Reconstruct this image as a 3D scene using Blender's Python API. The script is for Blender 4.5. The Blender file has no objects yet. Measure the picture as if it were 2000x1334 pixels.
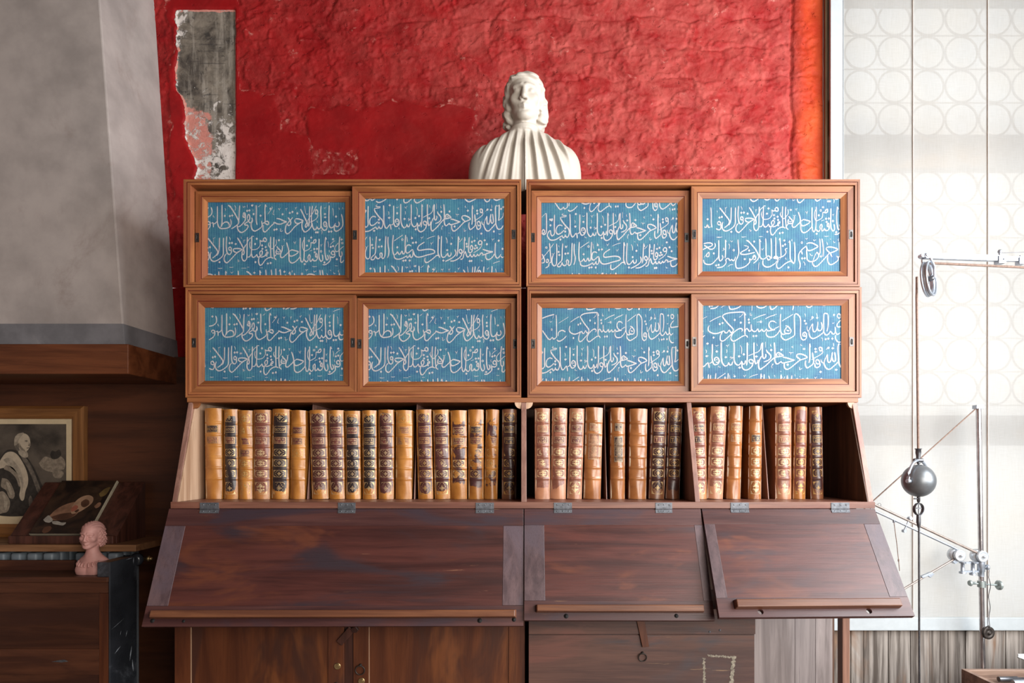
import bpy, bmesh, math, random
import numpy as np
from mathutils import Vector, Matrix
from mathutils.geometry import tessellate_polygon

random.seed(7)
np.random.seed(7)
sc = bpy.context.scene
COL = sc.collection
PI = math.pi

# ------------------------------------------------------------------ camera
D = 2.6                      # camera distance to the cabinet fronts (Y = 0)
ZC = 1.4                     # camera height
F = D / 0.0022               # focal length in photo pixels
CX, CY = 1020.0, 895.0       # vanishing point in photo pixels
cam_d = bpy.data.cameras.new('camera')
cam = bpy.data.objects.new('camera', cam_d)
COL.objects.link(cam)
cam.location = (0, -D, ZC)
cam.rotation_euler = (PI / 2, 0, 0)
cam_d.sensor_width = 36.0
cam_d.lens = 36.0 * F / 2000.0
cam_d.shift_x = (1000.0 - CX) / 2000.0
cam_d.shift_y = (CY - 667.0) / 2000.0
cam_d.clip_start = 0.05
sc.camera = cam

# ------------------------------------------------------------------ exposure, world, daylight
vs = sc.view_settings
sc.display_settings.display_device = 'sRGB'
vs.view_transform = 'Standard'
vs.look = 'None'
vs.gamma = 1.0
vs.exposure = 0.24
vs.use_curve_mapping = False

world = bpy.data.worlds.new('world')
sc.world = world
world.use_nodes = True
bg = world.node_tree.nodes['Background']
bg.inputs[0].default_value = (0.97, 0.97, 1.0, 1)
# dim room light all round, bright open sky beyond the window wall (+Y)
_t = world.node_tree
_tc = _t.nodes.new('ShaderNodeTexCoord')
_sx = _t.nodes.new('ShaderNodeSeparateXYZ')
_t.links.new(_tc.outputs['Generated'], _sx.inputs[0])
_mr = _t.nodes.new('ShaderNodeMapRange')
_mr.interpolation_type = 'SMOOTHSTEP'
_t.links.new(_sx.outputs[1], _mr.inputs[0])
_mr.inputs[1].default_value = 0.35
_mr.inputs[2].default_value = 0.75
_mr.inputs[3].default_value = 0.095
_mr.inputs[4].default_value = 1.48
_t.links.new(_mr.outputs[0], bg.inputs[1])


def area(name, loc, target, sx, sy, power, color):
    l = bpy.data.lights.new(name, 'AREA')
    l.shape = 'RECTANGLE'
    l.size, l.size_y = sx, sy
    l.energy = power
    l.color = color
    o = bpy.data.objects.new(name, l)
    COL.objects.link(o)
    o.location = loc
    d = Vector(target) - Vector(loc)
    o.rotation_euler = d.to_track_quat('-Z', 'Y').to_euler()
    return o


# tall window of the room, behind and to the right of the camera
area('daylight_far_window', (2.0, -4.3, 1.9), (-0.9, 0.3, 1.6), 2.0, 2.2, 165, (1.0, 0.93, 0.85))
# broad window in the right-hand wall, beside the cabinets
area('daylight_side_window', (3.05, -1.55, 2.35), (0.0, 0.05, 1.9), 2.0, 2.4, 205, (0.93, 0.97, 1.0))


def P(px, py, Y=0.0):
    """photo pixel at a depth Y -> point in the room (metres)"""
    d = (D + Y) / F
    return Vector(((px - CX) * d, Y, ZC + (CY - py) * d))


def X(px, Y=0.0):
    return (px - CX) * (D + Y) / F


def Z(py, Y=0.0):
    return ZC + (CY - py) * (D + Y) / F


# ------------------------------------------------------------------ materials
def new_mat(name):
    m = bpy.data.materials.new(name)
    m.use_nodes = True
    nt = m.node_tree
    return m, nt, nt.nodes['Principled BSDF']


def N(nt, typ, **kw):
    n = nt.nodes.new(typ)
    for k, v in kw.items():
        if k.startswith('i_'):
            key = k[2:]
            key = int(key) if key.isdigit() else key
            n.inputs[key].default_value = v
        else:
            setattr(n, k, v)
    return n


def c4(c):
    return (c[0], c[1], c[2], 1.0)


def math_node(nt, op, a, b=None, clamp=False):
    n = nt.nodes.new('ShaderNodeMath')
    n.operation = op
    n.use_clamp = clamp
    for i, v in enumerate((a, b)):
        if v is None:
            continue
        if isinstance(v, (int, float)):
            n.inputs[i].default_value = v
        else:
            nt.links.new(v, n.inputs[i])
    return n.outputs[0]


def mixc(nt, fac, a, b, mode='MIX'):
    n = nt.nodes.new('ShaderNodeMix')
    n.data_type = 'RGBA'
    n.blend_type = mode
    for sock, v in ((n.inputs[0], fac), (n.inputs[6], a), (n.inputs[7], b)):
        if isinstance(v, (int, float)):
            sock.default_value = v
        elif isinstance(v, tuple):
            sock.default_value = c4(v)
        else:
            nt.links.new(v, sock)
    return n.outputs[2]


def ramp(nt, fac, lo, hi):
    n = nt.nodes.new('ShaderNodeMapRange')
    n.interpolation_type = 'SMOOTHSTEP'
    nt.links.new(fac, n.inputs[0])
    n.inputs[1].default_value = lo
    n.inputs[2].default_value = hi
    return n.outputs[0]


def obj_coord(nt, scale=(1, 1, 1), rnd=7.0, uv=False):
    tc = nt.nodes.new('ShaderNodeTexCoord')
    src = tc.outputs['UV' if uv else 'Object']
    if rnd:
        oi = nt.nodes.new('ShaderNodeObjectInfo')
        add = nt.nodes.new('ShaderNodeVectorMath')
        add.operation = 'MULTIPLY_ADD'
        comb = nt.nodes.new('ShaderNodeCombineXYZ')
        for i in range(3):
            nt.links.new(oi.outputs['Random'], comb.inputs[i])
        nt.links.new(comb.outputs[0], add.inputs[0])
        add.inputs[1].default_value = (rnd, rnd * 1.7, rnd * 2.3)
        nt.links.new(src, add.inputs[2])
        src = add.outputs[0]
    mp = nt.nodes.new('ShaderNodeMapping')
    mp.inputs['Scale'].default_value = scale
    nt.links.new(src, mp.inputs[0])
    return mp.outputs[0]


def noise(nt, vec, scale=1.0, detail=5.0, rough=0.55, dist=0.0):
    n = nt.nodes.new('ShaderNodeTexNoise')
    n.inputs['Scale'].default_value = scale
    n.inputs['Detail'].default_value = detail
    n.inputs['Roughness'].default_value = rough
    n.inputs['Distortion'].default_value = dist
    nt.links.new(vec, n.inputs['Vector'])
    return n.outputs['Fac']


def bump(nt, bsdf, h, strength=0.3, dist=0.002):
    b = nt.nodes.new('ShaderNodeBump')
    b.inputs['Strength'].default_value = strength
    b.inputs['Distance'].default_value = dist
    nt.links.new(h, b.inputs['Height'])
    nt.links.new(b.outputs[0], bsdf.inputs['Normal'])


def wood(name, dark, light, axis='X', blotch=None, blotch2=None, rough=0.42, grain=26.0, bamt=0.25, spec=0.5, worn=None, tint=0.25):
    m, nt, bs = new_mat(name)
    s = {'X': (1.3, grain, grain), 'Y': (grain, 1.3, grain), 'Z': (grain, grain, 1.3)}[axis]
    v = obj_coord(nt, s)
    n1 = noise(nt, v, 1.0, 6, 0.6, 0.5)
    col = mixc(nt, ramp(nt, n1, 0.33, 0.68), dark, light)
    s2 = tuple(1.6 if a < 2 else 5.0 for a in s)
    v2 = obj_coord(nt, s2, 11.0)
    n2 = noise(nt, v2, 1.0, 4, 0.6, 0.8)
    if blotch:
        col = mixc(nt, ramp(nt, n2, 0.5, 0.68), col, blotch)
    if blotch2:
        n3 = noise(nt, obj_coord(nt, tuple(q * 1.25 for q in s2), 23.0), 1.0, 4, 0.6, 0.6)
        col = mixc(nt, ramp(nt, n3, 0.54, 0.7), col, blotch2)
    sf = tuple(6.0 if a < 2 else 230.0 for a in s)
    nf = noise(nt, obj_coord(nt, sf), 1.0, 3, 0.6)
    col = mixc(nt, math_node(nt, 'MULTIPLY', ramp(nt, nf, 0.55, 0.75), 0.45), col, tuple(q * 0.45 for q in dark))
    if worn:
        nw = noise(nt, obj_coord(nt, tuple(3.0 if a < 2 else 40.0 for a in s), 5.0), 1.0, 6, 0.7)
        col = mixc(nt, math_node(nt, 'MULTIPLY', ramp(nt, nw, 0.66, 0.74), 0.6), col, worn)
    oi = nt.nodes.new('ShaderNodeObjectInfo')
    val = math_node(nt, 'ADD', math_node(nt, 'MULTIPLY', oi.outputs['Random'], tint), 1.0 - tint / 2)
    hsv = N(nt, 'ShaderNodeHueSaturation')
    nt.links.new(val, hsv.inputs['Value'])
    nt.links.new(col, hsv.inputs['Color'])
    nt.links.new(hsv.outputs[0], bs.inputs['Base Color'])
    rr = math_node(nt, 'ADD', math_node(nt, 'MULTIPLY', n2, 0.25), rough - 0.12)
    nt.links.new(rr, bs.inputs['Roughness'])
    bs.inputs['Specular IOR Level'].default_value = spec
    bump(nt, bs, math_node(nt, 'ADD', math_node(nt, 'MULTIPLY', n1, 0.6), nf), bamt, 0.0012)
    return m


def plain(name, color, rough=0.6, metal=0.0, var=0.2, scale=12.0, bamt=0.1, spec=0.5, bdist=0.002, dirt=None):
    m, nt, bs = new_mat(name)
    v = obj_coord(nt, (1, 1, 1), 9.0)
    n1 = noise(nt, v, scale, 6, 0.6)
    a = tuple(q * (1 - var) for q in color)
    b = tuple(min(1.0, q * (1 + var * 0.6)) for q in color)
    col = mixc(nt, ramp(nt, n1, 0.3, 0.7), a, b)
    if dirt:
        nd = noise(nt, v, scale * 0.4, 7, 0.7, 0.4)
        col = mixc(nt, ramp(nt, nd, 0.55, 0.7), col, dirt)
    nt.links.new(col, bs.inputs['Base Color'])
    bs.inputs['Roughness'].default_value = rough
    bs.inputs['Metallic'].default_value = metal
    bs.inputs['Specular IOR Level'].default_value = spec
    if bamt:
        bump(nt, bs, noise(nt, v, scale * 3, 5, 0.6), bamt, bdist)
    return m


CAB_D, CAB_L = (0.165, 0.050, 0.015), (0.35, 0.130, 0.045)
W_cab_x = wood('cabinet_wood_horizontal', CAB_D, CAB_L, 'X', worn=(0.45, 0.22, 0.12), blotch=(0.22, 0.058, 0.020))
W_cab_z = wood('cabinet_wood_vertical', CAB_D, CAB_L, 'Z', worn=(0.45, 0.22, 0.12), blotch=(0.25, 0.075, 0.03))
W_groove = plain('red_groove_stain', (0.15, 0.018, 0.012), 0.5)
W_dark_in = wood('dark_interior_wood', (0.05, 0.022, 0.012), (0.12, 0.055, 0.03), 'Z', rough=0.6)
W_desk_x = wood('desk_rail_wood', (0.12, 0.045, 0.03), (0.24, 0.10, 0.065), 'X', blotch=(0.17, 0.055, 0.035), worn=(0.42, 0.22, 0.12))
W_desk_z = wood('desk_side_wood', (0.17, 0.08, 0.06), (0.30, 0.16, 0.12), 'Z', blotch=(0.2, 0.09, 0.07))
W_side_in = wood('pale_side_wood', (0.34, 0.20, 0.12), (0.55, 0.37, 0.25), 'Z', rough=0.5)
W_lid_p = wood('lid_panel_wood', (0.036, 0.010, 0.009), (0.092, 0.026, 0.020), 'X', blotch=(0.034, 0.020, 0.026), blotch2=(0.125, 0.036, 0.018), rough=0.4, worn=(0.3, 0.14, 0.08), grain=18)
W_lid_x = wood('lid_rail_wood', (0.045, 0.015, 0.015), (0.092, 0.034, 0.029), 'X', blotch=(0.038, 0.022, 0.030), rough=0.42, worn=(0.35, 0.18, 0.08))
W_lid_z = wood('lid_stile_wood', (0.06, 0.036, 0.040), (0.115, 0.07, 0.073), 'Z', blotch=(0.085, 0.058, 0.07), rough=0.42)
W_ledge = wood('ledge_wood', (0.10, 0.035, 0.018), (0.20, 0.078, 0.035), 'X', rough=0.4, worn=(0.5, 0.26, 0.12))
W_cup_z = wood('cupboard_wood', (0.062, 0.016, 0.006), (0.125, 0.036, 0.012), 'Z', blotch=(0.055, 0.017, 0.009), blotch2=(0.16, 0.050, 0.015), rough=0.4, grain=14)
W_chest = wood('chest_wood', (0.055, 0.026, 0.022), (0.125, 0.058, 0.042), 'X', blotch=(0.045, 0.045, 0.055), blotch2=(0.15, 0.06, 0.045), rough=0.5, worn=(0.35, 0.22, 0.12), grain=16)
W_grey = wood('grey_board_wood', (0.13, 0.105, 0.10), (0.245, 0.205, 0.195), 'Z', rough=0.6, blotch=(0.19, 0.155, 0.15), grain=20)
W_wains = wood('weathered_plank_wood', (0.085, 0.065, 0.052), (0.42, 0.37, 0.33), 'Z', rough=0.65, blotch=(0.24, 0.135, 0.08), grain=30, bamt=0.5)
W_post = wood('post_wood', (0.14, 0.065, 0.042), (0.25, 0.125, 0.085), 'Z', rough=0.5)
W_beam = wood('mantel_wood', (0.085, 0.024, 0.009), (0.17, 0.052, 0.019), 'X', rough=0.4, blotch=(0.19, 0.06, 0.022), grain=18)
W_niche = wood('niche_panel_wood', (0.05, 0.015, 0.006), (0.11, 0.034, 0.013), 'X', rough=0.5, grain=10)
W_left = wood('dark_cupboard_wood', (0.04, 0.013, 0.007), (0.095, 0.033, 0.016), 'X', rough=0.38, grain=16, blotch=(0.045, 0.015, 0.009))
W_shelf = wood('shelf_wood', (0.16, 0.07, 0.03), (0.30, 0.15, 0.07), 'X', rough=0.5)
W_frame = wood('picture_frame_wood', (0.12, 0.045, 0.012), (0.28, 0.12, 0.035), 'Z', rough=0.35)
W_lect = wood('lectern_wood', (0.035, 0.013, 0.009), (0.085, 0.03, 0.02), 'Z', rough=0.35)
M_black_paint = plain('worn_black_paint', (0.03, 0.034, 0.042), 0.22, 0, 0.3, 9, 0.15, dirt=(0.09, 0.10, 0.12))
M_black = plain('black_shadow_gap', (0.006, 0.005, 0.005), 0.8, bamt=0)
M_steel = plain('grey_steel', (0.42, 0.46, 0.52), 0.42, 0.75, 0.25, 30, 0.1)
M_steel_d = plain('dark_steel', (0.12, 0.12, 0.13), 0.4, 0.8, 0.3, 30, 0.1)
M_pull = plain('pull_metal', (0.10, 0.09, 0.085), 0.35, 0.85, 0.3, 60, 0.05)
M_hinge = plain('hinge_metal', (0.13, 0.135, 0.15), 0.5, 0.5, 0.35, 70, 0.15)
M_brass = plain('brass', (0.45, 0.33, 0.16), 0.35, 0.9, 0.25, 60, 0.05)
M_cord = plain('brown_cord', (0.20, 0.13, 0.10), 0.8, 0, 0.3, 90, 0.2)
M_ball = plain('dark_counterweight_paint', (0.16, 0.17, 0.18), 0.38, 0.55, 0.15, 20, 0.05)
M_marble = plain('white_plaster_bust', (0.54, 0.49, 0.425), 0.55, 0, 0.05, 9, 0.08)
M_terra = plain('pink_terracotta', (0.50, 0.25, 0.22), 0.6, 0, 0.14, 18, 0.15)
M_rad = plain('grey_radiator_paint', (0.20, 0.235, 0.27), 0.5, 0, 0.15, 20, 0.05)
M_cream = plain('cream_mat_paper', (0.62, 0.50, 0.32), 0.8, 0, 0.08, 20, 0.05)
M_gold = plain('gilt_tooling', (0.62, 0.42, 0.20), 0.42, 0.35, 0.3, 160, 0.1)
M_pages = plain('page_edges', (0.45, 0.36, 0.24), 0.8, 0, 0.2, 60, 0.2)
M_label_m = plain('maroon_label_leather', (0.13, 0.035, 0.028), 0.42, 0, 0.35, 70, 0.15)
M_label_k = plain('dark_label_leather', (0.045, 0.022, 0.02), 0.42, 0, 0.4, 70, 0.15)
M_label_b = plain('brown_label_leather', (0.26, 0.10, 0.05), 0.42, 0, 0.35, 70, 0.15)
M_frame_white = plain('white_window_paint', (0.72, 0.73, 0.75), 0.5, 0, 0.08, 10, 0.05)
W_jamb = wood('jamb_wood', (0.14, 0.09, 0.05), (0.27, 0.19, 0.11), 'Z', rough=0.5)
M_nail = plain('old_iron', (0.05, 0.04, 0.035), 0.5, 0.6, 0.3, 60, 0.1)
M_whitepaint = plain('old_white_paint_mark', (0.24, 0.21, 0.16), 0.7, 0, 0.5, 90, 0.1, dirt=(0.10, 0.07, 0.055))

# ------------------------------------------------------------------ mesh building
class MB:
    def __init__(self):
        self.v, self.f, self.mi, self.sm = [], [], [], []

    def add(self, verts, faces, mi=0, smooth=False):
        b = len(self.v)
        self.v += [tuple(p) for p in verts]
        for f in faces:
            self.f.append(tuple(b + i for i in f))
            self.mi.append(mi)
            self.sm.append(smooth)
        return self

    def hexa(self, p, mi=0):
        """8 points: bottom ring 0-3, top ring 4-7"""
        return self.add(p, [(3, 2, 1, 0), (4, 5, 6, 7), (0, 1, 5, 4), (1, 2, 6, 5), (2, 3, 7, 6), (3, 0, 4, 7)], mi)

    def box(self, x0, x1, y0, y1, z0, z1, mi=0):
        return self.hexa([(x0, y0, z0), (x1, y0, z0), (x1, y1, z0), (x0, y1, z0), (x0, y0, z1), (x1, y0, z1), (x1, y1, z1), (x0, y1, z1)], mi)

    def tube(self, pts, r, seg=12, mi=0, caps=True, smooth=True):
        pts = [Vector(p) for p in pts]
        rs = r if isinstance(r, (list, tuple)) else [r] * len(pts)
        rings = []
        up = Vector((0, 0, 1))
        for i, p in enumerate(pts):
            t = (pts[min(i + 1, len(pts) - 1)] - pts[max(i - 1, 0)])
            t.normalize()
            a = up if abs(t.dot(up)) < 0.95 else Vector((1, 0, 0))
            n = t.cross(a).normalized()
            b = t.cross(n).normalized()
            rings.append([p + (n * math.cos(2 * PI * k / seg) + b * math.sin(2 * PI * k / seg)) * rs[i] for k in range(seg)])
        vs_ = [q for rg in rings for q in rg]
        fs = []
        for i in range(len(pts) - 1):
            for k in range(seg):
                a, b2 = i * seg + k, i * seg + (k + 1) % seg
                fs.append((a, b2, b2 + seg, a + seg))
        self.add(vs_, fs, mi, smooth)
        if caps:
            self.add(rings[0], [tuple(range(seg))[::-1]], mi)
            self.add(rings[-1], [tuple(range(seg))], mi)
        return self

    def lathe(self, origin, axis, prof, seg=20, mi=0, smooth=True):
        """prof: list of (distance along axis, radius)"""
        o, ax = Vector(origin), Vector(axis).normalized()
        return self.tube([o + ax * h for h, _ in prof], [max(r, 1e-4) for _, r in prof], seg, mi, True, smooth) if len(set(h for h, _ in prof)) == len(prof) else self._lathe(o, ax, prof, seg, mi, smooth)

    def _lathe(self, o, ax, prof, seg, mi, smooth):
        a = Vector((0, 0, 1)) if abs(ax.z) < 0.95 else Vector((1, 0, 0))
        n = ax.cross(a).normalized()
        b = ax.cross(n).normalized()
        vs_, fs = [], []
        for h, r in prof:
            for k in range(seg):
                vs_.append(o + ax * h + (n * math.cos(2 * PI * k / seg) + b * math.sin(2 * PI * k / seg)) * max(r, 1e-4))
        for i in range(len(prof) - 1):
            for k in range(seg):
                p, q = i * seg + k, i * seg + (k + 1) % seg
                fs.append((p, q, q + seg, p + seg))
        self.add(vs_, fs, mi, smooth)
        self.add(vs_[:seg], [tuple(range(seg))[::-1]], mi)
        self.add(vs_[-seg:], [tuple(range(seg))], mi)
        return self

    def torus(self, c, n, R, r, seg=28, sub=8, mi=0, squash=1.0):
        c, n = Vector(c), Vector(n).normalized()
        a = Vector((0, 0, 1)) if abs(n.z) < 0.9 else Vector((1, 0, 0))
        u = n.cross(a).normalized()
        w = n.cross(u).normalized()
        vs_, fs = [], []
        for i in range(seg):
            t = 2 * PI * i / seg
            rad = u * math.cos(t) + w * math.sin(t)
            for k in range(sub):
                s = 2 * PI * k / sub
                vs_.append(c + rad * (R + r * math.cos(s)) + n * r * squash * math.sin(s))
        for i in range(seg):
            for k in range(sub):
                j, l = (i + 1) % seg, (k + 1) % sub
                fs.append((i * sub + k, j * sub + k, j * sub + l, i * sub + l))
        return self.add(vs_, fs, mi, True)

    def sphere(self, c, r, seg=20, rings=12, mi=0, sc=(1, 1, 1)):
        vs_, fs = [], []
        for i in range(rings + 1):
            th = PI * i / rings
            for k in range(seg):
                ph = 2 * PI * k / seg
                vs_.append((c[0] + r * sc[0] * math.sin(th) * math.cos(ph), c[1] + r * sc[1] * math.sin(th) * math.sin(ph), c[2] + r * sc[2] * math.cos(th)))
        for i in range(rings):
            for k in range(seg):
                a, b = i * seg + k, i * seg + (k + 1) % seg
                fs.append((a, a + seg, b + seg, b))
        return self.add(vs_, fs, mi, True)

    def prism(self, poly, n0, n1, mi=0):
        """poly: list of 3D points (convex-ish), extruded from offset vector n0 to n1"""
        k = len(poly)
        a = [Vector(p) + Vector(n0) for p in poly]
        b = [Vector(p) + Vector(n1) for p in poly]
        fs = [tuple(range(k))[::-1], tuple(range(k, 2 * k))]
        fs += [(i, (i + 1) % k, k + (i + 1) % k, k + i) for i in range(k)]
        return self.add(a + b, fs, mi)

    def ring_sweep(self, rects, mis, closed_back=False):
        """rects: list of (x0,x1,z0,z1,y): mitred frame built from nested rectangles; mis: (rail, stile) material per band"""
        vs_, fs, mm = [], [], []
        for (x0, x1, z0, z1, y) in rects:
            vs_ += [(x0, y, z0), (x1, y, z0), (x1, y, z1), (x0, y, z1)]
        base = len(self.v)
        self.v += vs_
        for i in range(len(rects) - 1):
            for k in range(4):
                a, b = i * 4 + k, i * 4 + (k + 1) % 4
                self.f.append((base + a, base + b, base + b + 4, base + a + 4))
                m = mis[i]
                self.mi.append(m[0] if k in (0, 2) else m[1])
                self.sm.append(False)
        return self


def world_loc(o):
    v = Vector((0, 0, 0))
    while o is not None:
        v += o.location
        o = o.parent
    return v


def tag(o, label=None, cat=None, group=None, kind=None):
    if label: o['label'] = label
    if cat: o['category'] = cat
    if group: o['group'] = group
    if kind: o['kind'] = kind
    return o


def thing(name, loc, label, cat, group=None, rot=None):
    o = bpy.data.objects.new(name, None)
    o.empty_display_size = 0.05
    COL.objects.link(o)
    o.location = loc
    if rot: o.rotation_euler = rot
    return tag(o, label, cat, group)


def obj(name, mb, mats, parent=None, bevel=0.0, bseg=2, local=False, label=None, recalc=True, uv=None, subsurf=0):
    mats = mats if isinstance(mats, (list, tuple)) else [mats]
    v = np.array(mb.v, dtype=float).reshape(-1, 3)
    if parent is None:
        lo, hi = v.min(0), v.max(0)
        org = Vector(((lo[0] + hi[0]) / 2, (lo[1] + hi[1]) / 2, lo[2]))
        v = v - np.array(org)
    elif not local:
        org = world_loc(parent)
        v = v - np.array(org)
    me = bpy.data.meshes.new(name)
    me.from_pydata(v.tolist(), [], mb.f)
    for m in mats:
        me.materials.append(m)
    me.polygons.foreach_set('material_index', mb.mi)
    me.polygons.foreach_set('use_smooth', mb.sm)
    if uv is not None:
        ul = me.uv_layers.new(name='UVMap')
        li = np.zeros(len(me.loops), dtype=np.int32)
        me.loops.foreach_get('vertex_index', li)
        ul.data.foreach_set('uv', np.asarray(uv, dtype=np.float32)[li].ravel())
    if recalc:
        bm = bmesh.new()
        bm.from_mesh(me)
        bmesh.ops.recalc_face_normals(bm, faces=bm.faces)
        bm.to_mesh(me)
        bm.free()
    me.update()
    o = bpy.data.objects.new(name, me)
    COL.objects.link(o)
    if parent is None:
        o.location = org
    else:
        o.parent = parent
    if bevel:
        b = o.modifiers.new('bevel', 'BEVEL')
        b.width = bevel
        b.segments = bseg
        b.limit_method = 'ANGLE'
        b.angle_limit = 0.6
    if subsurf:
        s = o.modifiers.new('sub', 'SUBSURF')
        s.levels = s.render_levels = subsurf
    if label: o['label'] = label
    return o


def struct(name, mb, mats, parent=None, bevel=0.0):
    o = obj(name, mb, mats, parent, bevel)
    if parent is None:
        o['kind'] = 'structure'
    return o


def vnoise(x, y, seed=0, octaves=5, gain=0.5):
    """vectorised value noise, about 0..1"""
    rs = np.random.RandomState(seed)
    out = np.zeros_like(x, dtype=float)
    amp, tot, fr = 1.0, 0.0, 1.0
    for o in range(octaves):
        tab = rs.rand(256, 256)
        xf, yf = x * fr + 37.3 * o, y * fr + 11.9 * o
        xi, yi = np.floor(xf).astype(int), np.floor(yf).astype(int)
        tx, ty = xf - xi, yf - yi
        tx, ty = tx * tx * (3 - 2 * tx), ty * ty * (3 - 2 * ty)
        a = tab[xi % 256, yi % 256]; b = tab[(xi + 1) % 256, yi % 256]
        c = tab[xi % 256, (yi + 1) % 256]; d = tab[(xi + 1) % 256, (yi + 1) % 256]
        out += amp * ((a * (1 - tx) + b * tx) * (1 - ty) + (c * (1 - tx) + d * tx) * ty)
        tot += amp
        amp *= gain
        fr *= 2.03
    return out / tot


def sstep(a, b, x):
    t = np.clip((x - a) / (b - a), 0, 1)
    return t * t * (3 - 2 * t)

# ------------------------------------------------------------------ room shell
YW = 0.6
# red plastered brick wall: relief is real geometry
def fresco_nodes(nt, v):
    """worn grey wall painting with white lime flakes and pink remains"""
    n1 = noise(nt, v, 9, 7, 0.65, 0.4)
    n2 = noise(nt, v, 24, 8, 0.72, 0.7)
    n3 = noise(nt, v, 13, 7, 0.7, 1.2)
    st = noise(nt, obj_coord(nt, (30, 30, 2.6), 0), 1, 5, 0.6)
    ho = noise(nt, obj_coord(nt, (3, 3, 60), 0), 1, 3, 0.6)
    col = mixc(nt, ramp(nt, n1, 0.32, 0.66), (0.06, 0.05, 0.043), (0.24, 0.205, 0.165))
    col = mixc(nt, math_node(nt, 'MULTIPLY', ramp(nt, st, 0.48, 0.66), 0.65), col, (0.38, 0.34, 0.29))
    col = mixc(nt, math_node(nt, 'MULTIPLY', ramp(nt, ho, 0.58, 0.66), 0.5), col, (0.045, 0.04, 0.04))
    col = mixc(nt, math_node(nt, 'MULTIPLY', ramp(nt, n3, 0.57, 0.63), 0.7), col, (0.03, 0.028, 0.028))
    at = N(nt, 'ShaderNodeAttribute', attribute_name='white')
    a2 = N(nt, 'ShaderNodeAttribute', attribute_name='pink')
    p = ramp(nt, math_node(nt, 'ADD', n1, math_node(nt, 'MULTIPLY', a2.outputs['Fac'], 0.5)), 0.66, 0.74)
    col = mixc(nt, p, col, mixc(nt, n2, (0.50, 0.13, 0.10), (0.70, 0.36, 0.30)))
    f = ramp(nt, math_node(nt, 'ADD', math_node(nt, 'MULTIPLY', math_node(nt, 'ADD', n2, n3), 0.5), math_node(nt, 'MULTIPLY', at.outputs['Fac'], 0.22)), 0.60, 0.66)
    col = mixc(nt, f, col, (0.68, 0.62, 0.58))
    return col, math_node(nt, 'ADD', n2, f)


def mat_red():
    m, nt, bs = new_mat('red_limewashed_plaster')
    v = obj_coord(nt, (1, 1, 1), 0)
    n1 = noise(nt, v, 3.2, 7, 0.62, 0.3)
    n2 = noise(nt, v, 16, 6, 0.65)
    col = mixc(nt, ramp(nt, n1, 0.32, 0.7), (0.21, 0.002, 0.004), (0.32, 0.005, 0.007))
    col = mixc(nt, math_node(nt, 'MULTIPLY', ramp(nt, n2, 0.55, 0.75), 0.35), col, (0.46, 0.030, 0.028))
    ch = N(nt, 'ShaderNodeAttribute', attribute_name='lit_pale')  # paler pink growing to the right paints the window light into the red
    nc = noise(nt, v, 7, 7, 0.65, 0.6)
    col = mixc(nt, math_node(nt, 'MULTIPLY', ch.outputs['Fac'], ramp(nt, nc, 0.25, 0.75)), col, (0.44, 0.080, 0.066))
    at = N(nt, 'ShaderNodeAttribute', attribute_name='relief')
    n3 = noise(nt, v, 30, 5, 0.7)
    wear = math_node(nt, 'MULTIPLY', ramp(nt, at.outputs['Fac'], 0.45, 0.9), ramp(nt, n3, 0.5, 0.66))
    col = mixc(nt, math_node(nt, 'MULTIPLY', wear, 0.55), col, (0.72, 0.34, 0.28))
    # red turns to orange over the last hand's width next to the window jamb
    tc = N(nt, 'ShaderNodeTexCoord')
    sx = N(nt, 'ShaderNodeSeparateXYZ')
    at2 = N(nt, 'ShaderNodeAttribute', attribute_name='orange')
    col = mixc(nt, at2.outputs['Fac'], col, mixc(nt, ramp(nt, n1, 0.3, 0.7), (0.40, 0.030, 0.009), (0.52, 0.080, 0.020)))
    fcol, fh = fresco_nodes(nt, v)
    a3 = N(nt, 'ShaderNodeAttribute', attribute_name='fresco')
    ff = ramp(nt, a3.outputs['Fac'], 0.40, 0.56)
    col = mixc(nt, ff, col, fcol)
    nt.links.new(col, bs.inputs['Base Color'])
    bs.inputs['Roughness'].default_value = 0.62
    bs.inputs['Specular IOR Level'].default_value = 0.2
    hb = math_node(nt, 'ADD', noise(nt, v, 34, 8, 0.7, 0.2), math_node(nt, 'MULTIPLY', n2, 1.2))
    sk = N(nt, 'ShaderNodeAttribute', attribute_name='skin')
    amt = math_node(nt, 'SUBTRACT', 1.0, math_node(nt, 'MULTIPLY', sk.outputs['Fac'], 0.7))
    pits = ramp(nt, noise(nt, obj_coord(nt, (0.7, 1, 1), 0), 40, 4, 0.6, 0.15), 0.62, 0.74)
    hb = math_node(nt, 'SUBTRACT', hb, math_node(nt, 'MULTIPLY', pits, 1.6))
    hb = math_node(nt, 'MULTIPLY', hb, amt)
    hb = math_node(nt, 'ADD', hb, math_node(nt, 'MULTIPLY', math_node(nt, 'MULTIPLY', ff, fh), 1.2))
    bump(nt, bs, hb, 0.6, 0.007)
    return m


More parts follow.
